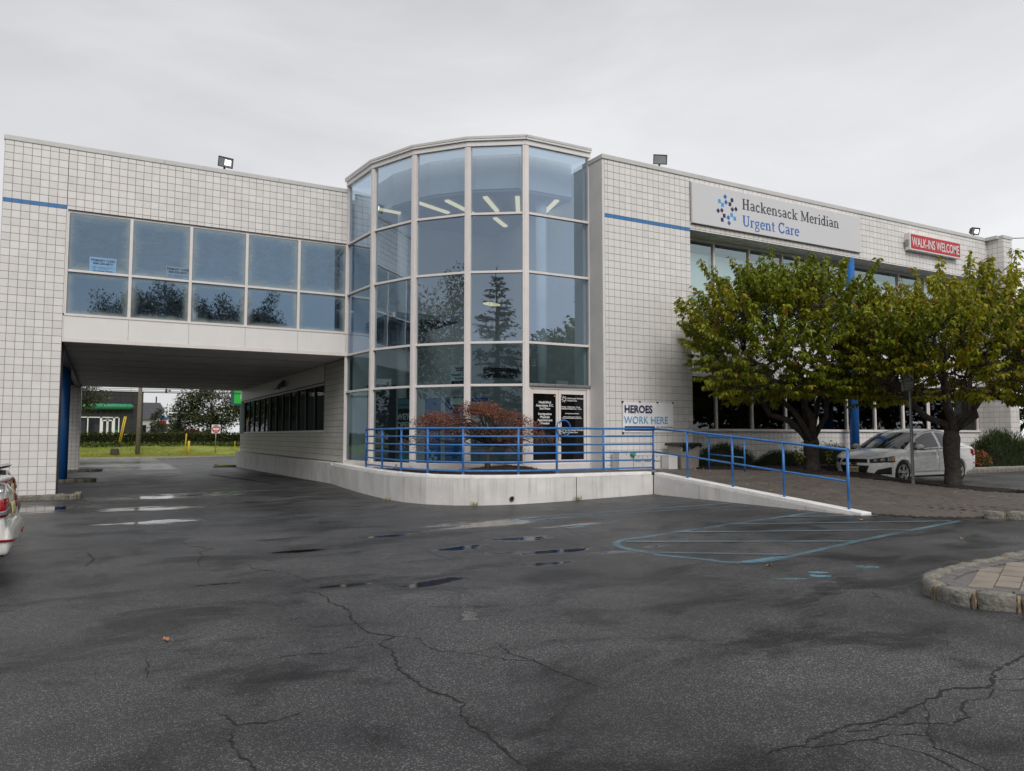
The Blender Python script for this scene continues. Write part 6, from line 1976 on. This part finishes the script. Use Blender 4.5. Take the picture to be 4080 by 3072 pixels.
            dk = MB().lathe([(.0, sy * .045), (.2, sy * .045), (.2, sy * .08)], 28, axis='y')
            add('brake_disc', dk.mesh('disc'), M_BLACKT, wh)
            rm = MB().lathe([(.192, sy * .06), (.196, sy * .10), (.212, sy * .103), (.215, sy * .06)], 36, axis='y')
            for k in range(5):
                for dlt in (-.17, .17):
                    a = 2 * math.pi * k / 5 + .3
                    c0 = Vector((math.cos(a + dlt * .9) * .045, sy * .098, math.sin(a + dlt * .9) * .045)); c1 = Vector((math.cos(a + dlt) * .2, sy * .094, math.sin(a + dlt) * .2))
                    rm.bar(c0, c1, .042, .022, up=(0, 1, 0))
            rm.lathe([(.0, sy * .112), (.04, sy * .11), (.055, sy * .1), (.055, sy * .07)], 20, axis='y')
            add('rim', rm.mesh('rim'), M_RIM, wh)
        # mirror
        mc = G(.72, .98 * sy, 1.0)
        bmm = bmesh.new(); bmesh.ops.create_uvsphere(bmm, u_segments=18, v_segments=12, radius=1)
        for v in bmm.verts:
            v.co = Vector((v.co.x * .085 * (1.0 if v.co.x > 0 else .55), v.co.y * .115, v.co.z * .075)) + mc
        mm = bpy.data.meshes.new('mirror'); bmm.to_mesh(mm); bmm.free()
        mm.polygons.foreach_set('use_smooth', [True] * len(mm.polygons))
        mo = add('mirror', mm, paintm)
        add('mirror_base', MB().bar(mc + Vector((0, 0, -.05)), G(.80, .80 * sy, .94), .06, .04).box(mc.x - .07, mc.x + .05, mc.y - .1, mc.y + .1, mc.z - .078, mc.z - .045).mesh('mb'), M_BLACKT, mo)
    # rear end
    for sy in (1, -1):
        dr = (-.78, .62 * sy, 0)
        d = Vector(dr).normalized()
        def uof(x, y): return Vector((x * kx, y * kw, 0)).dot(Vector((-d.y, d.x, 0)))
        ua, ub = uof(-2.24, .42 * sy), uof(-1.95, .85 * sy)
        patch('tail_lamp', M_TAIL, [(ua, .77 * kz), (ub, .74 * kz), (ub, .93 * kz), (ua, .92 * kz)], dr, .012, 10, 5)
        patch('tail_lamp_lens', M_LAMP, [(ua + (ub - ua) * .1, .79 * kz), (ua + (ub - ua) * .75, .765 * kz), (ua + (ub - ua) * .75, .81 * kz), (ua + (ub - ua) * .1, .835 * kz)], dr, .016, 6, 3)
        ua, ub = uof(-2.26, .35 * sy), uof(-2.0, .83 * sy)
        patch('reflector', M_TAIL, [(ua, .475 * kz), (ub, .52 * kz), (ub, .545 * kz), (ua, .50 * kz)], dr, .008, 8, 2)
        patch('bumper_crease', M_BLACKT, [(ua, .335 * kz), (ub, .375 * kz), (ub, .39 * kz), (ua, .35 * kz)], dr, .004, 8, 1)
    patch('number_plate', M_PLATE, [(.16, .72 * kz), (-.16, .72 * kz), (-.16, .86 * kz), (.16, .86 * kz)], (-1, 0, 0), .012, 4, 3)
    patch('bumper_lower', M_BLACKT, [(.55, .27 * kz), (-.55, .27 * kz), (-.5, .34 * kz), (.5, .34 * kz)], (-1, 0, 0), .006, 10, 3)
    if spoiler:
        V = []
        for i in range(-8, 9):
            y = i / 8 * .72 * kw
            x = (-2.19 + .10 * abs(i / 8) ** 2) * kx
            V += [G(0, 0, 0) * 0 + Vector((x + .30, y, 1.075 * kz)), Vector((x, y, 1.125 * kz)), Vector((x + .02, y, 1.095 * kz)), Vector((x + .28, y, 1.04 * kz))]
        F = [(i * 4 + k, i * 4 + (k + 1) % 4, (i + 1) * 4 + (k + 1) % 4, (i + 1) * 4 + k) for i in range(16) for k in range(4)] + [(0, 1, 2, 3), (64, 65, 66, 67)]
        add('spoiler', mesh_from('spoiler', V, F, True), paintm)
    if model_text:
        tt = text('badge', model_text, M_CHROME, None, (0, 0, 0), .07, bold=.002)
        p, nn_ = Pp(.46, .985 * kz, (-1, 0, 0), .004)
        # text faces local -x
        mt = Matrix(((0, -1, 0, p.x), (-1, 0, 0, .62 * kw), (0, 0, 1, p.z), (0, 0, 0, 1)))
        tt.data.transform(mt); tt.parent = car
    if front:
        for sy in (1, -1):
            dr = (.80, .60 * sy, 0); d = Vector(dr).normalized()
            def uof(x, y): return Vector((x * kx, y * kw, 0)).dot(Vector((-d.y, d.x, 0)))
            ua, ub = uof(2.06, .43 * sy), uof(1.60, .85 * sy)
            hl = patch('headlamp', M_BLACKT, [(ua, .575), (ub, .60), (ub + (ua - ub) * .02, .765), (ua + (ub - ua) * -.02, .665)], dr, .008, 12, 6)
            for f, r_ in ((.2, .052), (.50, .068)):
                p, nn_ = Pp(ua + (ub - ua) * f, .62 + .045 * f + .01, dr, .004)
                q = nn_.to_track_quat('Z', 'Y').to_matrix()
                mb = MB()
                mb.lathe([(.0, .030), (r_ * .5, .027), (r_ * .85, .016), (r_, .0)], 18)
                mb.v = [tuple(q @ Vector(v) + p) for v in mb.v]
                add('lamp_lens', mb.mesh('lens'), M_LAMP, hl)
            q0 = ua + (ub - ua) * .70; q1 = ua + (ub - ua) * .97
            patch('indicator', M_LAMP, [(q0, .615), (q1 - (q1 - q0) * .3, .62), (q1 - (q1 - q0) * .3, .745), (q0, .73)], dr, .013, 4, 4, hl)
            patch('indicator', M_AMBER, [(q1 - (q1 - q0) * .28, .62), (q1, .625), (q1, .755), (q1 - (q1 - q0) * .28, .748)], dr, .013, 3, 4, hl)
            ua, ub = uof(2.04, .50 * sy), uof(1.74, .84 * sy)
            patch('fog_recess', M_BLACKT, [(ua, .275), (ub, .285), (ub, .475), (ua + (ub - ua) * .25, .405)], dr, .005, 8, 5)
            patch('bumper_lip', paintm, [(uof(2.1, .2 * sy), .19), (uof(1.72, .86 * sy), .20), (uof(1.72, .86 * sy), .235), (uof(2.1, .2 * sy), .235)], dr, .02, 10, 2)
        gl = patch('grille', M_BLACKT, [(-.40, .575), (.40, .575), (.36, .675), (-.36, .675)], (1, 0, 0), .006, 14, 4)
        patch('lower_grille', M_BLACKT, [(-.34, .27), (.34, .27), (.44, .505), (-.44, .505)], (1, 0, 0), .006, 14, 6)
        for yy in (.525,):
            p, _ = Pp(0, .545, (1, 0, 0), .014)
            pts = [(-.105, -.028), (-.035, -.028), (-.035, -.048), (.035, -.048), (.045, -.028), (.105, -.028), (.085, .026), (.035, .026), (.035, .046), (-.035, .046), (-.045, .026), (-.085, .026)]
            V = [(p.x + .004, a, p.z + b) for a, b in pts] + [(p.x - .02, a, p.z + b) for a, b in pts]
            k_ = len(pts)
            add('emblem', mesh_from('emblem', V, [tuple(range(k_)), tuple(range(k_, 2 * k_))[::-1]] + [(i, (i + 1) % k_, k_ + (i + 1) % k_, k_ + i) for i in range(k_)]), M_CHROME)
        p, _ = Pp(0, .40, (1, 0, 0), .02)
        pl_ = add('number_plate', MB().box(p.x, p.x + .012, -.155, .155, .325, .475).mesh('plate'), M_PLATE)
        if plate_front:
            tt = text('plate_number', plate_front, M_BLKP, None, (0, 0, 0), .10, align='CENTER', bold=.002, sx=.85)
            tt.data.transform(Matrix(((0, -1, 0, p.x + .0125), (1, 0, 0, 0), (0, 0, 1, .36), (0, 0, 0, 1))))
            tt.parent = pl_
        wp = MB().tube([G(1.16, -.5, .985), G(1.22, .1, .995), G(1.08, .55, .975)], .010, 6)
        add('wiper', wp.mesh('wiper'), M_BLACKT)
        hood = [G(1.06, .72, .925), G(1.6, .66, .87), G(1.9, .52, .80), G(2.03, .3, .745)]
        for sy in (1, -1):
            pts = []
            for q in hood:
                h, nn_ = cast((q.x, q.y * sy, 3), (0, 0, -1))
                if h is not None: pts.append(h + nn_ * .001)
            add('bonnet_seam', MB().tube(pts, .004, 5).mesh('seam'), M_BLACKT)
    add('underbody', MB().box(-1.9 * kx, 1.8 * kx, -.6 * kw, .6 * kw, .16, .3).mesh('u'), M_BLACKT)
    return car

CARZ = .285
make_car('parked_car', 'small white saloon car parked nose in behind the ramp railing', (20.2, 13.5, CARZ), math.pi, M_WPAINT, front=True, plate_front='D28\u00b7EKN', kz=1.0)
make_car('parked_car', 'pearl white saloon whose tail shows at the left edge of the picture', (-.76 - 2.27 * 1.1, 10.15, g(-2, 10)), math.pi, M_WPAINT2, kx=1.1, kw=1.06, kz=1.0, spoiler=True, model_text='ACCORD')
make_car('parked_car', 'black saloon whose tail shows beyond the pearl white one', (-1.02 - 2.27 * 1.05, 13.1, g(-2, 13)), math.pi, M_KPAINT, kx=1.05, kw=1.05, kz=1.04, spoiler=True)
# ------------------------------------------------------------------ beyond the passage: verge, bank, trees
M_SLATE = simple('black_slate_cladding', (.018, .018, .020), .5, var=.3, scale=3)
M_GREENC = simple('green_canopy', (.03, .24, .13), .35, var=.08)
M_YELP = simple('yellow_paint', (.62, .42, .02), .5, var=.12)
M_REDP = simple('red_sign_paint', (.42, .015, .02), .45, var=.1)
M_ROOFS = simple('grey_shingle_roof', (.06, .06, .068), .8, var=.25, scale=4)
M_SIDING = simple('pale_siding', (.45, .45, .45), .7, var=.08)
M_TEALM = simple('dark_teal_metal', (.02, .07, .08), .45, var=.1)

def vz(y):
    return float(np.interp(y, [p[0] for p in prof], [p[1] for p in prof]))
# utility pole, cables, guy wire
up = thing('utility_pole', 'weathered grey wooden utility pole on the verge seen through the passage', 'pole', (2.95, 72, vz(72)))
MB().tube([(2.93, 72, -.4), (2.98, 72, 4), (3.08, 72, 10.5)], [.19, .165, .12], 14).build('pole', M_BARKG, up)
MB().bar((2.0, 72, 10.0), (4.2, 72, 10.0), .1, .12).build('cross_arm', M_BARKG, up)
gy = thing('guy_wire', 'steel guy wire with a yellow plastic guard anchored in the grass', 'guy wire', (1.3, 72, .3))
MB().tube([(1.38, 72, .2), (3.05, 72, 10)], .012, 6).build('wire', M_DKMETAL, gy)
MB().tube([(1.50, 71.98, 1.0), (1.86, 71.98, 3.2)], .05, 10).build('guard', M_YELP, gy)
MB().tube([(1.62, 71.9, 1.0), (1.98, 71.9, 3.2)], .045, 10).build('guard', M_YELP, gy)
rk_ = thing('anchor_stone', 'dark stump at the foot of the guy wire', 'stump', (1.2, 71.9, vz(72)))
bm = bmesh.new(); bmesh.ops.create_cone(bm, cap_ends=True, segments=14, radius1=.38, radius2=.3, depth=.45)
me = bpy.data.meshes.new('s'); bm.to_mesh(me); bm.free(); me.transform(Matrix.Translation((1.2, 71.9, vz(72) + .28)))
link('stump', me, M_BARK, rk_)
CAB = [(5.65, 5.5, .5), (5.9, 5.65, .8), (6.2, 5.95, .6), (6.55, 6.25, .9), (5.4, 5.75, .3)]
for k, (za, zb, sg) in enumerate(CAB):
    o = MB().tube([(-30 + 60 * i / 20, 72 + .25 * k, za + (zb - za) * i / 20 - sg * (1 - (2 * i / 20 - 1) ** 2) + .35) for i in range(21)], .022 if k != 1 else .04, 5).build('overhead_cable', M_DKMETAL)
    tag(o, ['lowest', 'thick second lowest', 'middle', 'topmost', 'steeper crossing'][k] + ' overhead cable crossing the view through the passage', 'cable', 'overhead cables')
cb = thing('cable_junction', 'black splice box hanging from the overhead cables', 'splice box', (5.1, 72, 5.3))
MB().box(4.95, 5.12, 71.9, 72.1, 5.32, 5.6).box(5.2, 5.4, 71.9, 72.1, 5.42, 5.55).tube([(5.0, 72, 5.55), (5.1, 72, 5.9)], .03, 6).build('case', M_DKMETAL, cb)
for x, y, h, r_, lab, ln in ((6.62, 71.6, 1.85, .055, 'tall thin yellow post leaning by the kerb', .12), (6.98, 72, 1.15, .10, 'short thick yellow bollard beside the leaning yellow post', 0), (10.9, 72.4, 1.05, .03, 'slim yellow marker post near the do not enter sign', 0)):
    t_ = thing('bollard', lab, 'bollard', (x, y, vz(y)))
    MB().tube([(x, y, vz(y) - .2), (x + ln * .9, y, vz(y) + h * .97), (x + ln, y, vz(y) + h)], [r_, r_, r_ * .5], 12).build('post', M_YELP, t_)
dn = thing('do_not_enter_sign', 'red and white do not enter sign on a thin steel post', 'sign', (9.2, 72, vz(72)))
MB().tube([(9.2, 72.03, -.1), (9.2, 72.03, 2.5)], .03, 8).build('post', M_GALV, dn)
box_part('plate', M_WHITEP, dn, 8.83, 9.57, 71.985, 72.0, 1.78, 2.55)
MB().tube([(9.2, 71.983, 2.165), (9.2, 71.975, 2.165)], .35, 28).build('disc', M_REDP, dn)
box_part('bar', M_WHITEP, dn, 8.93, 9.47, 71.968, 71.973, 2.10, 2.23)
text('lettering', 'DO NOT', M_WHITEP, dn, (9.2, 71.97, 2.31), .12, align='CENTER', bold=.003)
text('lettering', 'ENTER', M_WHITEP, dn, (9.2, 71.97, 1.94), .12, align='CENTER', bold=.003)
# hedge and ground cover
hg = thing('hedge', 'long clipped dark hedge along the top of the grass verge', 'hedge', (6, 76, .9))
MB().box(-25, 40, 75.35, 76.6, .75, 1.66).build('dark_core', M_CORE, hg)  # solid dark block inside the hedge, shade between leaves put into its colour
n = 26000
side = RNG.random(n)
px = RNG.uniform(-24, 38, n)
pz = np.where(side < .62, RNG.uniform(.85, 1.78, n), RNG.normal(1.75, .05, n))
py = np.where(side < .62, 75.28 + RNG.normal(0, .06, n), RNG.uniform(75.2, 76.6, n))
leaf_cloud('foliage', LM_HEDGE, hg, np.stack([px, py, pz], 1), RNG.normal(size=(n, 3)) + np.array([0, -.7, .5]), RNG.uniform(.09, .2, n), wr=.6)
n = 9000
px = RNG.uniform(-22, 36, n); py = RNG.uniform(74.4, 75.3, n)
pz = np.array([vz(y) for y in py]) + RNG.uniform(.0, .22, n)
gc = leaf_cloud('ground_cover', LM_COVER, None, np.stack([px, py, pz], 1), RNG.normal(size=(n, 3)) + np.array([0, -.3, .6]), RNG.uniform(.12, .26, n), wr=.6)
tag(gc, 'leafy ground cover below the hedge', None, kind='stuff')
n = 30000
px = RNG.uniform(-10, 22, n); py = RNG.uniform(69.9, 74.2, n)
pz = np.array([vz(y) for y in py]) - .01
gg = leaf_cloud('grass', LM_GRASS, None, np.stack([px, py, pz], 1), RNG.normal(size=(n, 3)) * .35 + np.array([0, 0, 1]), RNG.uniform(.06, .15, n), wr=.2)
tag(gg, 'grass blades on the verge across the road', None, kind='stuff')

# bank
bk_ = thing('bank_building', 'black clad bank with a green canopy across the road', 'building', (0, 105, .9))
box_part('wall', M_SLATE, bk_, -16, 4.75, 105, 118, .5, 7.0)
box_part('parapet', M_PANEL, bk_, -16.1, 4.85, 104.9, 118.1, 7.0, 7.25)
for z in (2.4, 3.9, 5.4, 6.5):
    box_part('cladding_joint', M_CRACK, bk_, -16, 4.76, 104.98, 104.99, z, z + .03)
for x in (-3.5, -1.2, 2.2, 3.5):
    box_part('cladding_joint', M_CRACK, bk_, x, x + .03, 104.98, 104.99, .9, 7.0)
MB().tube([(-9, 104.4, 5.12), (3.3, 104.4, 5.12), (3.6, 104.5, 5.2)], [.36, .36, .2], 16).build('canopy', M_GREENC, bk_)
ef = MB()
for x in (-1.25, .1, .22, 1.5, 1.62, 2.1): ef.box(x - .06, x + .06, 104.85, 104.98, .9, 3.85)
ef.box(-3.4, 2.16, 104.85, 104.98, 3.74, 3.86)
for x in (-3.4, -2.3): ef.box(x - .06, x + .06, 104.85, 104.98, .9, 3.74)
ef.build('entrance_frame', M_WHITEP, bk_)
for x0, x1 in ((-3.34, -2.36), (-2.24, -1.31), (-1.19, .04), (.28, .85), (.87, 1.44), (1.68, 2.04)):
    box_part('window', M_CGLASS, bk_, x0, x1, 104.9, 104.93, .95, 3.7)
dd = MB()
for x0, x1 in ((.28, .85), (.87, 1.44)):
    dd.box(x0, x0 + .1, 104.86, 104.895, .95, 3.5).box(x1 - .1, x1, 104.86, 104.895, .95, 3.5).box(x0, x1, 104.86, 104.895, 3.35, 3.5)
dd.build('door', M_WHITEP, bk_)
text('house_number', '1060', M_WHITEP, bk_, (.85, 104.84, 3.52), .22, align='CENTER')
for x in (-.85, -.2, .45, 1.15, 1.85):
    box_part('vent_square', M_CRACK, bk_, x - .12, x + .12, 104.97, 104.985, 4.3, 4.55)
for x, z in ((-2.0, 1.55), (.55, 1.6), (1.2, 1.6), (1.85, 2.0)):
    box_part('green_sticker', M_GREENC, bk_, x - .12, x + .12, 104.84, 104.855, z, z + .24)
box_part('sign_plate', M_WHITEP, bk_, 2.75, 3.05, 104.95, 104.985, 1.6, 1.8)
# bank pylon sign
py_ = thing('pylon_sign', 'green pylon sign with white square pane mark beyond the hedge', 'sign', (13.6, 88, .9))
MB().box(13.75, 14.15, 88.1, 88.35, .9, 5.0).box(12.75, 15.2, 88, 88.4, 4.95, 7.4).build('case', M_TEALM, py_)
box_part('face', simple('bright_green_sign', (.015, .42, .045), .35, var=.05), py_, 13.05, 15.0, 87.97, 87.995, 5.15, 7.2)
for i in range(2):
    for j in range(2):
        box_part('white_square', M_WHITEP, py_, 13.75 + i * .38, 14.09 + i * .38, 87.955, 87.965, 5.62 + j * .4, 5.98 + j * .4)
# far house
hs = thing('far_house', 'distant grey roofed restaurant with blue and red gable sign', 'building', (8, 130, .8))
MB().box(3.5, 9.4, 130, 140, .6, 4.2).build('wall', M_SIDING, hs)
MB().add([(3.2, 129.6, 4.1), (9.7, 129.6, 4.1), (9.7, 140.4, 4.1), (3.2, 140.4, 4.1), (3.2, 135, 6.9), (8.6, 135, 6.9)], [(0, 1, 5, 4), (1, 2, 5), (2, 3, 4, 5), (3, 0, 4), (0, 3, 2, 1)]).build('roof', M_ROOFS, hs)
MB().box(7.9, 8.1, 134.9, 135.1, 6.8, 7.9).build('chimney', M_DKMETAL, hs)
MB().add([(7.3, 129.5, 3.4), (9.6, 129.5, 3.4), (9.0, 129.5, 5.3)], [(0, 1, 2)]).build('gable', M_WHITEP, hs)
box_part('gable_sign', M_MIDB, hs, 8.3, 9.4, 129.4, 129.48, 4.0, 4.5)
box_part('gable_sign', M_REDP, hs, 8.1, 9.2, 129.4, 129.48, 3.2, 3.9)
for x in (4.2, 5.6, 7.0):
    box_part('window', M_CGLASS, hs, x, x + .8, 129.95, 129.99, 1.6, 3.2)

tree('roadside_tree', 'dark leafy tree overhanging the left of the passage view before the bank', (-3.2, 84, .9), 8.2, (3.9, 2.5, 3.0), 5200, .26, LM_BGT, zc=.66, seed=41, clear=.28)
tree('roadside_tree', 'big dark spreading tree left of the green pylon sign', (12.0, 97, .9), 7.6, (4.0, 3.0, 3.1), 9000, .27, LM_BGT, zc=.56, seed=42, clear=.18)
tree('roadside_tree', 'far dark green tree behind the pylon sign', (18.5, 102, .9), 8, (4.0, 3.0, 3.4), 6000, .3, LM_BGT, zc=.55, seed=43, clear=.15)
conifer('pine_tree', 'pale green pine standing alone right of the far house', (8.55, 99, .9), 5.6, 1.7, 3600, .24, LM_BGC, seed=44)
conifer('pine_tree', 'low broad pine in front of the far house', (5.9, 95, .9), 3.9, 1.9, 3200, .22, LM_BGC, seed=45)
bush('round_shrub', 'rust coloured round shrub behind the hedge', (9.3, 92, .9), (1.2, .8, 1.35), 2600, LM_RUST, None, ln=.16, wr=.5, cat='shrub')
bush('round_shrub', 'dark green round shrub behind the hedge under the big tree', (11.4, 92.5, .9), (1.5, .8, 1.4), 2600, LM_BGT, None, ln=.16, wr=.5, cat='shrub')
bush('round_shrub', 'small dark shrub behind the hedge before the low pine', (7.2, 91, .9), (.9, .7, 1.25), 1800, LM_BGT, None, ln=.16, wr=.5, cat='shrub')
for k in range(9):
    x = -46 + k * 15 + random.uniform(-4, 4)
    y = 150 + random.uniform(-8, 14)
    tree('distant_tree', 'distant hazy tree behind the bank, number %d' % 0 if False else ['far tree well left of the bank', 'far tree left behind the bank', 'far tree behind the bank roof', 'far tree just behind the bank wall', 'far tree behind the house roof', 'far tree right of the far house', 'far tree behind the big spreading tree', 'far tree right of the pylon sign', 'rightmost far tree across the road'][k], (x, y, .7), random.uniform(5.5, 7.5), (5.5, 4, 3.2), 1600, .6, LM_BGT, zc=.5, seed=60 + k, clear=.05, group='far trees across the road')

# trees at the right of the wing and behind the camera (they show in the glass)
tree('garden_tree', 'green tree beyond the right end of the wing', (37.5, 19.5, .3), 7.5, (2.8, 2.8, 3.1), 6000, .2, LM_BGT, zc=.55, seed=81, clear=.12)
for k, (x, y, h) in enumerate(((.2, -24, 13.4), (2.2, -24, 14.6), (4.4, -23, 15.4), (6.4, -23.5, 15.0), (8.4, -24.5, 15.4), (10.6, -24, 14.8), (12.8, -23, 15.0))):
    tree('boundary_tree', ['first', 'second', 'third', 'fourth', 'fifth', 'sixth', 'seventh'][k] + ' of seven twiggy trees behind the camera mirrored in the bridge windows', (x, y, 0), h, (2.1, 2.0, 4.2), 5000, .22, LM_BGT, zc=.66, seed=90 + k, clear=.12, trunk=.22, group='boundary trees behind the camera')
tree('boundary_tree', 'broad tree mirrored in the middle of the rotunda glass', (-24.5, 9.5, 0), 14.2, (5.0, 5.0, 5.2), 9000, .28, LM_BGT, zc=.6, seed=101, clear=.2)
conifer('spruce_tree', 'tall spruce mirrored in the rotunda glass beside the doors', (-17.0, -12.4, 0), 15.2, 4.2, 8000, .34, LM_BGC, seed=102)
for k, (x, y) in enumerate(((28, -10), (33, -6), (38, -2), (43, 2), (48, 7))):
    tree('boundary_tree', ['first', 'second', 'third', 'fourth', 'fifth'][k] + ' dense tree of the row mirrored in the wing windows', (x, y, .3), 9.5, (4.4, 4.4, 4.4), 6500, .5, LM_BGT, zc=.46, seed=110 + k, clear=.02, group='dense row mirrored in the wing windows')

for k, (x, y) in enumerate(((-21, 17), (-23, 25), (-26, 34), (-29, 43), (-19, 1))):
    tree('boundary_tree', ['nearest', 'second', 'third', 'farthest', 'lone near'][k] + ' tree of the row left of the car park', (x, y, 0), 7.5, (3.6, 3.6, 3.5), 3200, .34, LM_BGT, zc=.5, seed=130 + k, clear=.04, group='row left of the car park')
# overhead cables at the far right
for k, z in enumerate((10.2, 8.6)):
    o = MB().tube([(33 + i * 3, 19 - .4 * i, z + .35 * i) for i in range(9)], .02, 5).build('service_cable', M_DKMETAL)
    tag(o, ['upper', 'lower'][k] + ' thin cable against the sky at the right edge', 'cable', 'service cables')

# ------------------------------------------------------------------ fallen leaves
LM_F = [simple('fallen_leaf_yellow', (.62, .36, .04), .6, var=.3, scale=20), simple('fallen_leaf_tan', (.42, .24, .10), .6, var=.3, scale=20), simple('fallen_leaf_orange', (.36, .15, .06), .6, var=.3, scale=20)]
fl_me = []
for m in LM_F:
    V = [(0, 0, .002), (.03, .022, .012), (.055, .024, .006), (.085, .008, .012), (.105, 0, .02), (.085, -.008, .010), (.055, -.022, .016), (.03, -.02, .004), (.05, 0, .003)]
    me = mesh_from('fallen_leaf', V, [(0, 1, 8), (1, 2, 8), (2, 3, 8), (3, 4, 8), (4, 5, 8), (5, 6, 8), (6, 7, 8), (7, 0, 8)])
    me.materials.append(m); fl_me.append(me)
def fallen(x, y, z, k, s_, label, group, a=None):
    o = bpy.data.objects.new('fallen_leaf', fl_me[k]); COL.objects.link(o)
    o.location = (x, y, z); o.rotation_euler = (random.uniform(-.15, .15), random.uniform(-.2, .1), random.uniform(0, 6.28) if a is None else a); o.scale = (s_, s_, s_)
    tag(o, label, 'leaf', group)
rl = random.Random(77)
cnt = 0
while cnt < 58:
    x, y = rl.uniform(12.3, 18), rl.uniform(7.2, 16)
    if not inside(WPOLY, x, y): continue
    fallen(x, y, wz(x, y) + .012, rl.choice([0, 1, 1, 2]), rl.uniform(.55, 1.15), 'fallen cherry leaf lying on the brick walkway', 'leaves fallen on the brick walkway'); cnt += 1
for x, y, k, s_, lab in ((.52, 6.49, 2, 1.0, 'orange leaf alone on the asphalt at the left foreground'), (6.95, 6.43, 2, .9, 'orange leaf on the asphalt beside the blue bay marking'), (11.34, 8.28, 0, 1.3, 'bright yellow leaf inside the hatched bay'),
                       (7.01 - .35, 4.75, 2, 1.0, 'reddish leaf on the asphalt at the nose of the kerbed island'), (10.65, 6.29, 1, 1.0, 'pale leaf on the asphalt right of the hatched bay'), (11.5, 14.3, 1, 1.0, 'tan leaf at the inner corner of the white wall'), (11.7, 13.9, 0, .9, 'yellow leaf at the foot of the ramp wall'), (11.6, 9.9, 1, 1.0, 'tan leaf beside the foot of the ramp')):
    fallen(x, y, g(x, y) + .006, k, s_, lab, None)
for (x, y) in ((6.05, 17.2), (7.2, 14.82), (9.6, 14.36)):
    t_ = thing('weed', {6.05: 'tuft of weeds at the left foot of the white wall', 7.2: 'tuft of weeds at the curve of the white wall', 9.6: 'small green weed at the foot of the white wall'}[x], 'weed', (x, y, g(x, y)))
    n = 26
    leaf_cloud('blades', LM_GRASS, t_, np.array((x, y, g(x, y))) + RNG.normal(size=(n, 3)) * np.array([.06, .02, .0]), RNG.normal(size=(n, 3)) * .5 + np.array([0, 0, 1]), RNG.uniform(.04, .14, n), wr=.15)
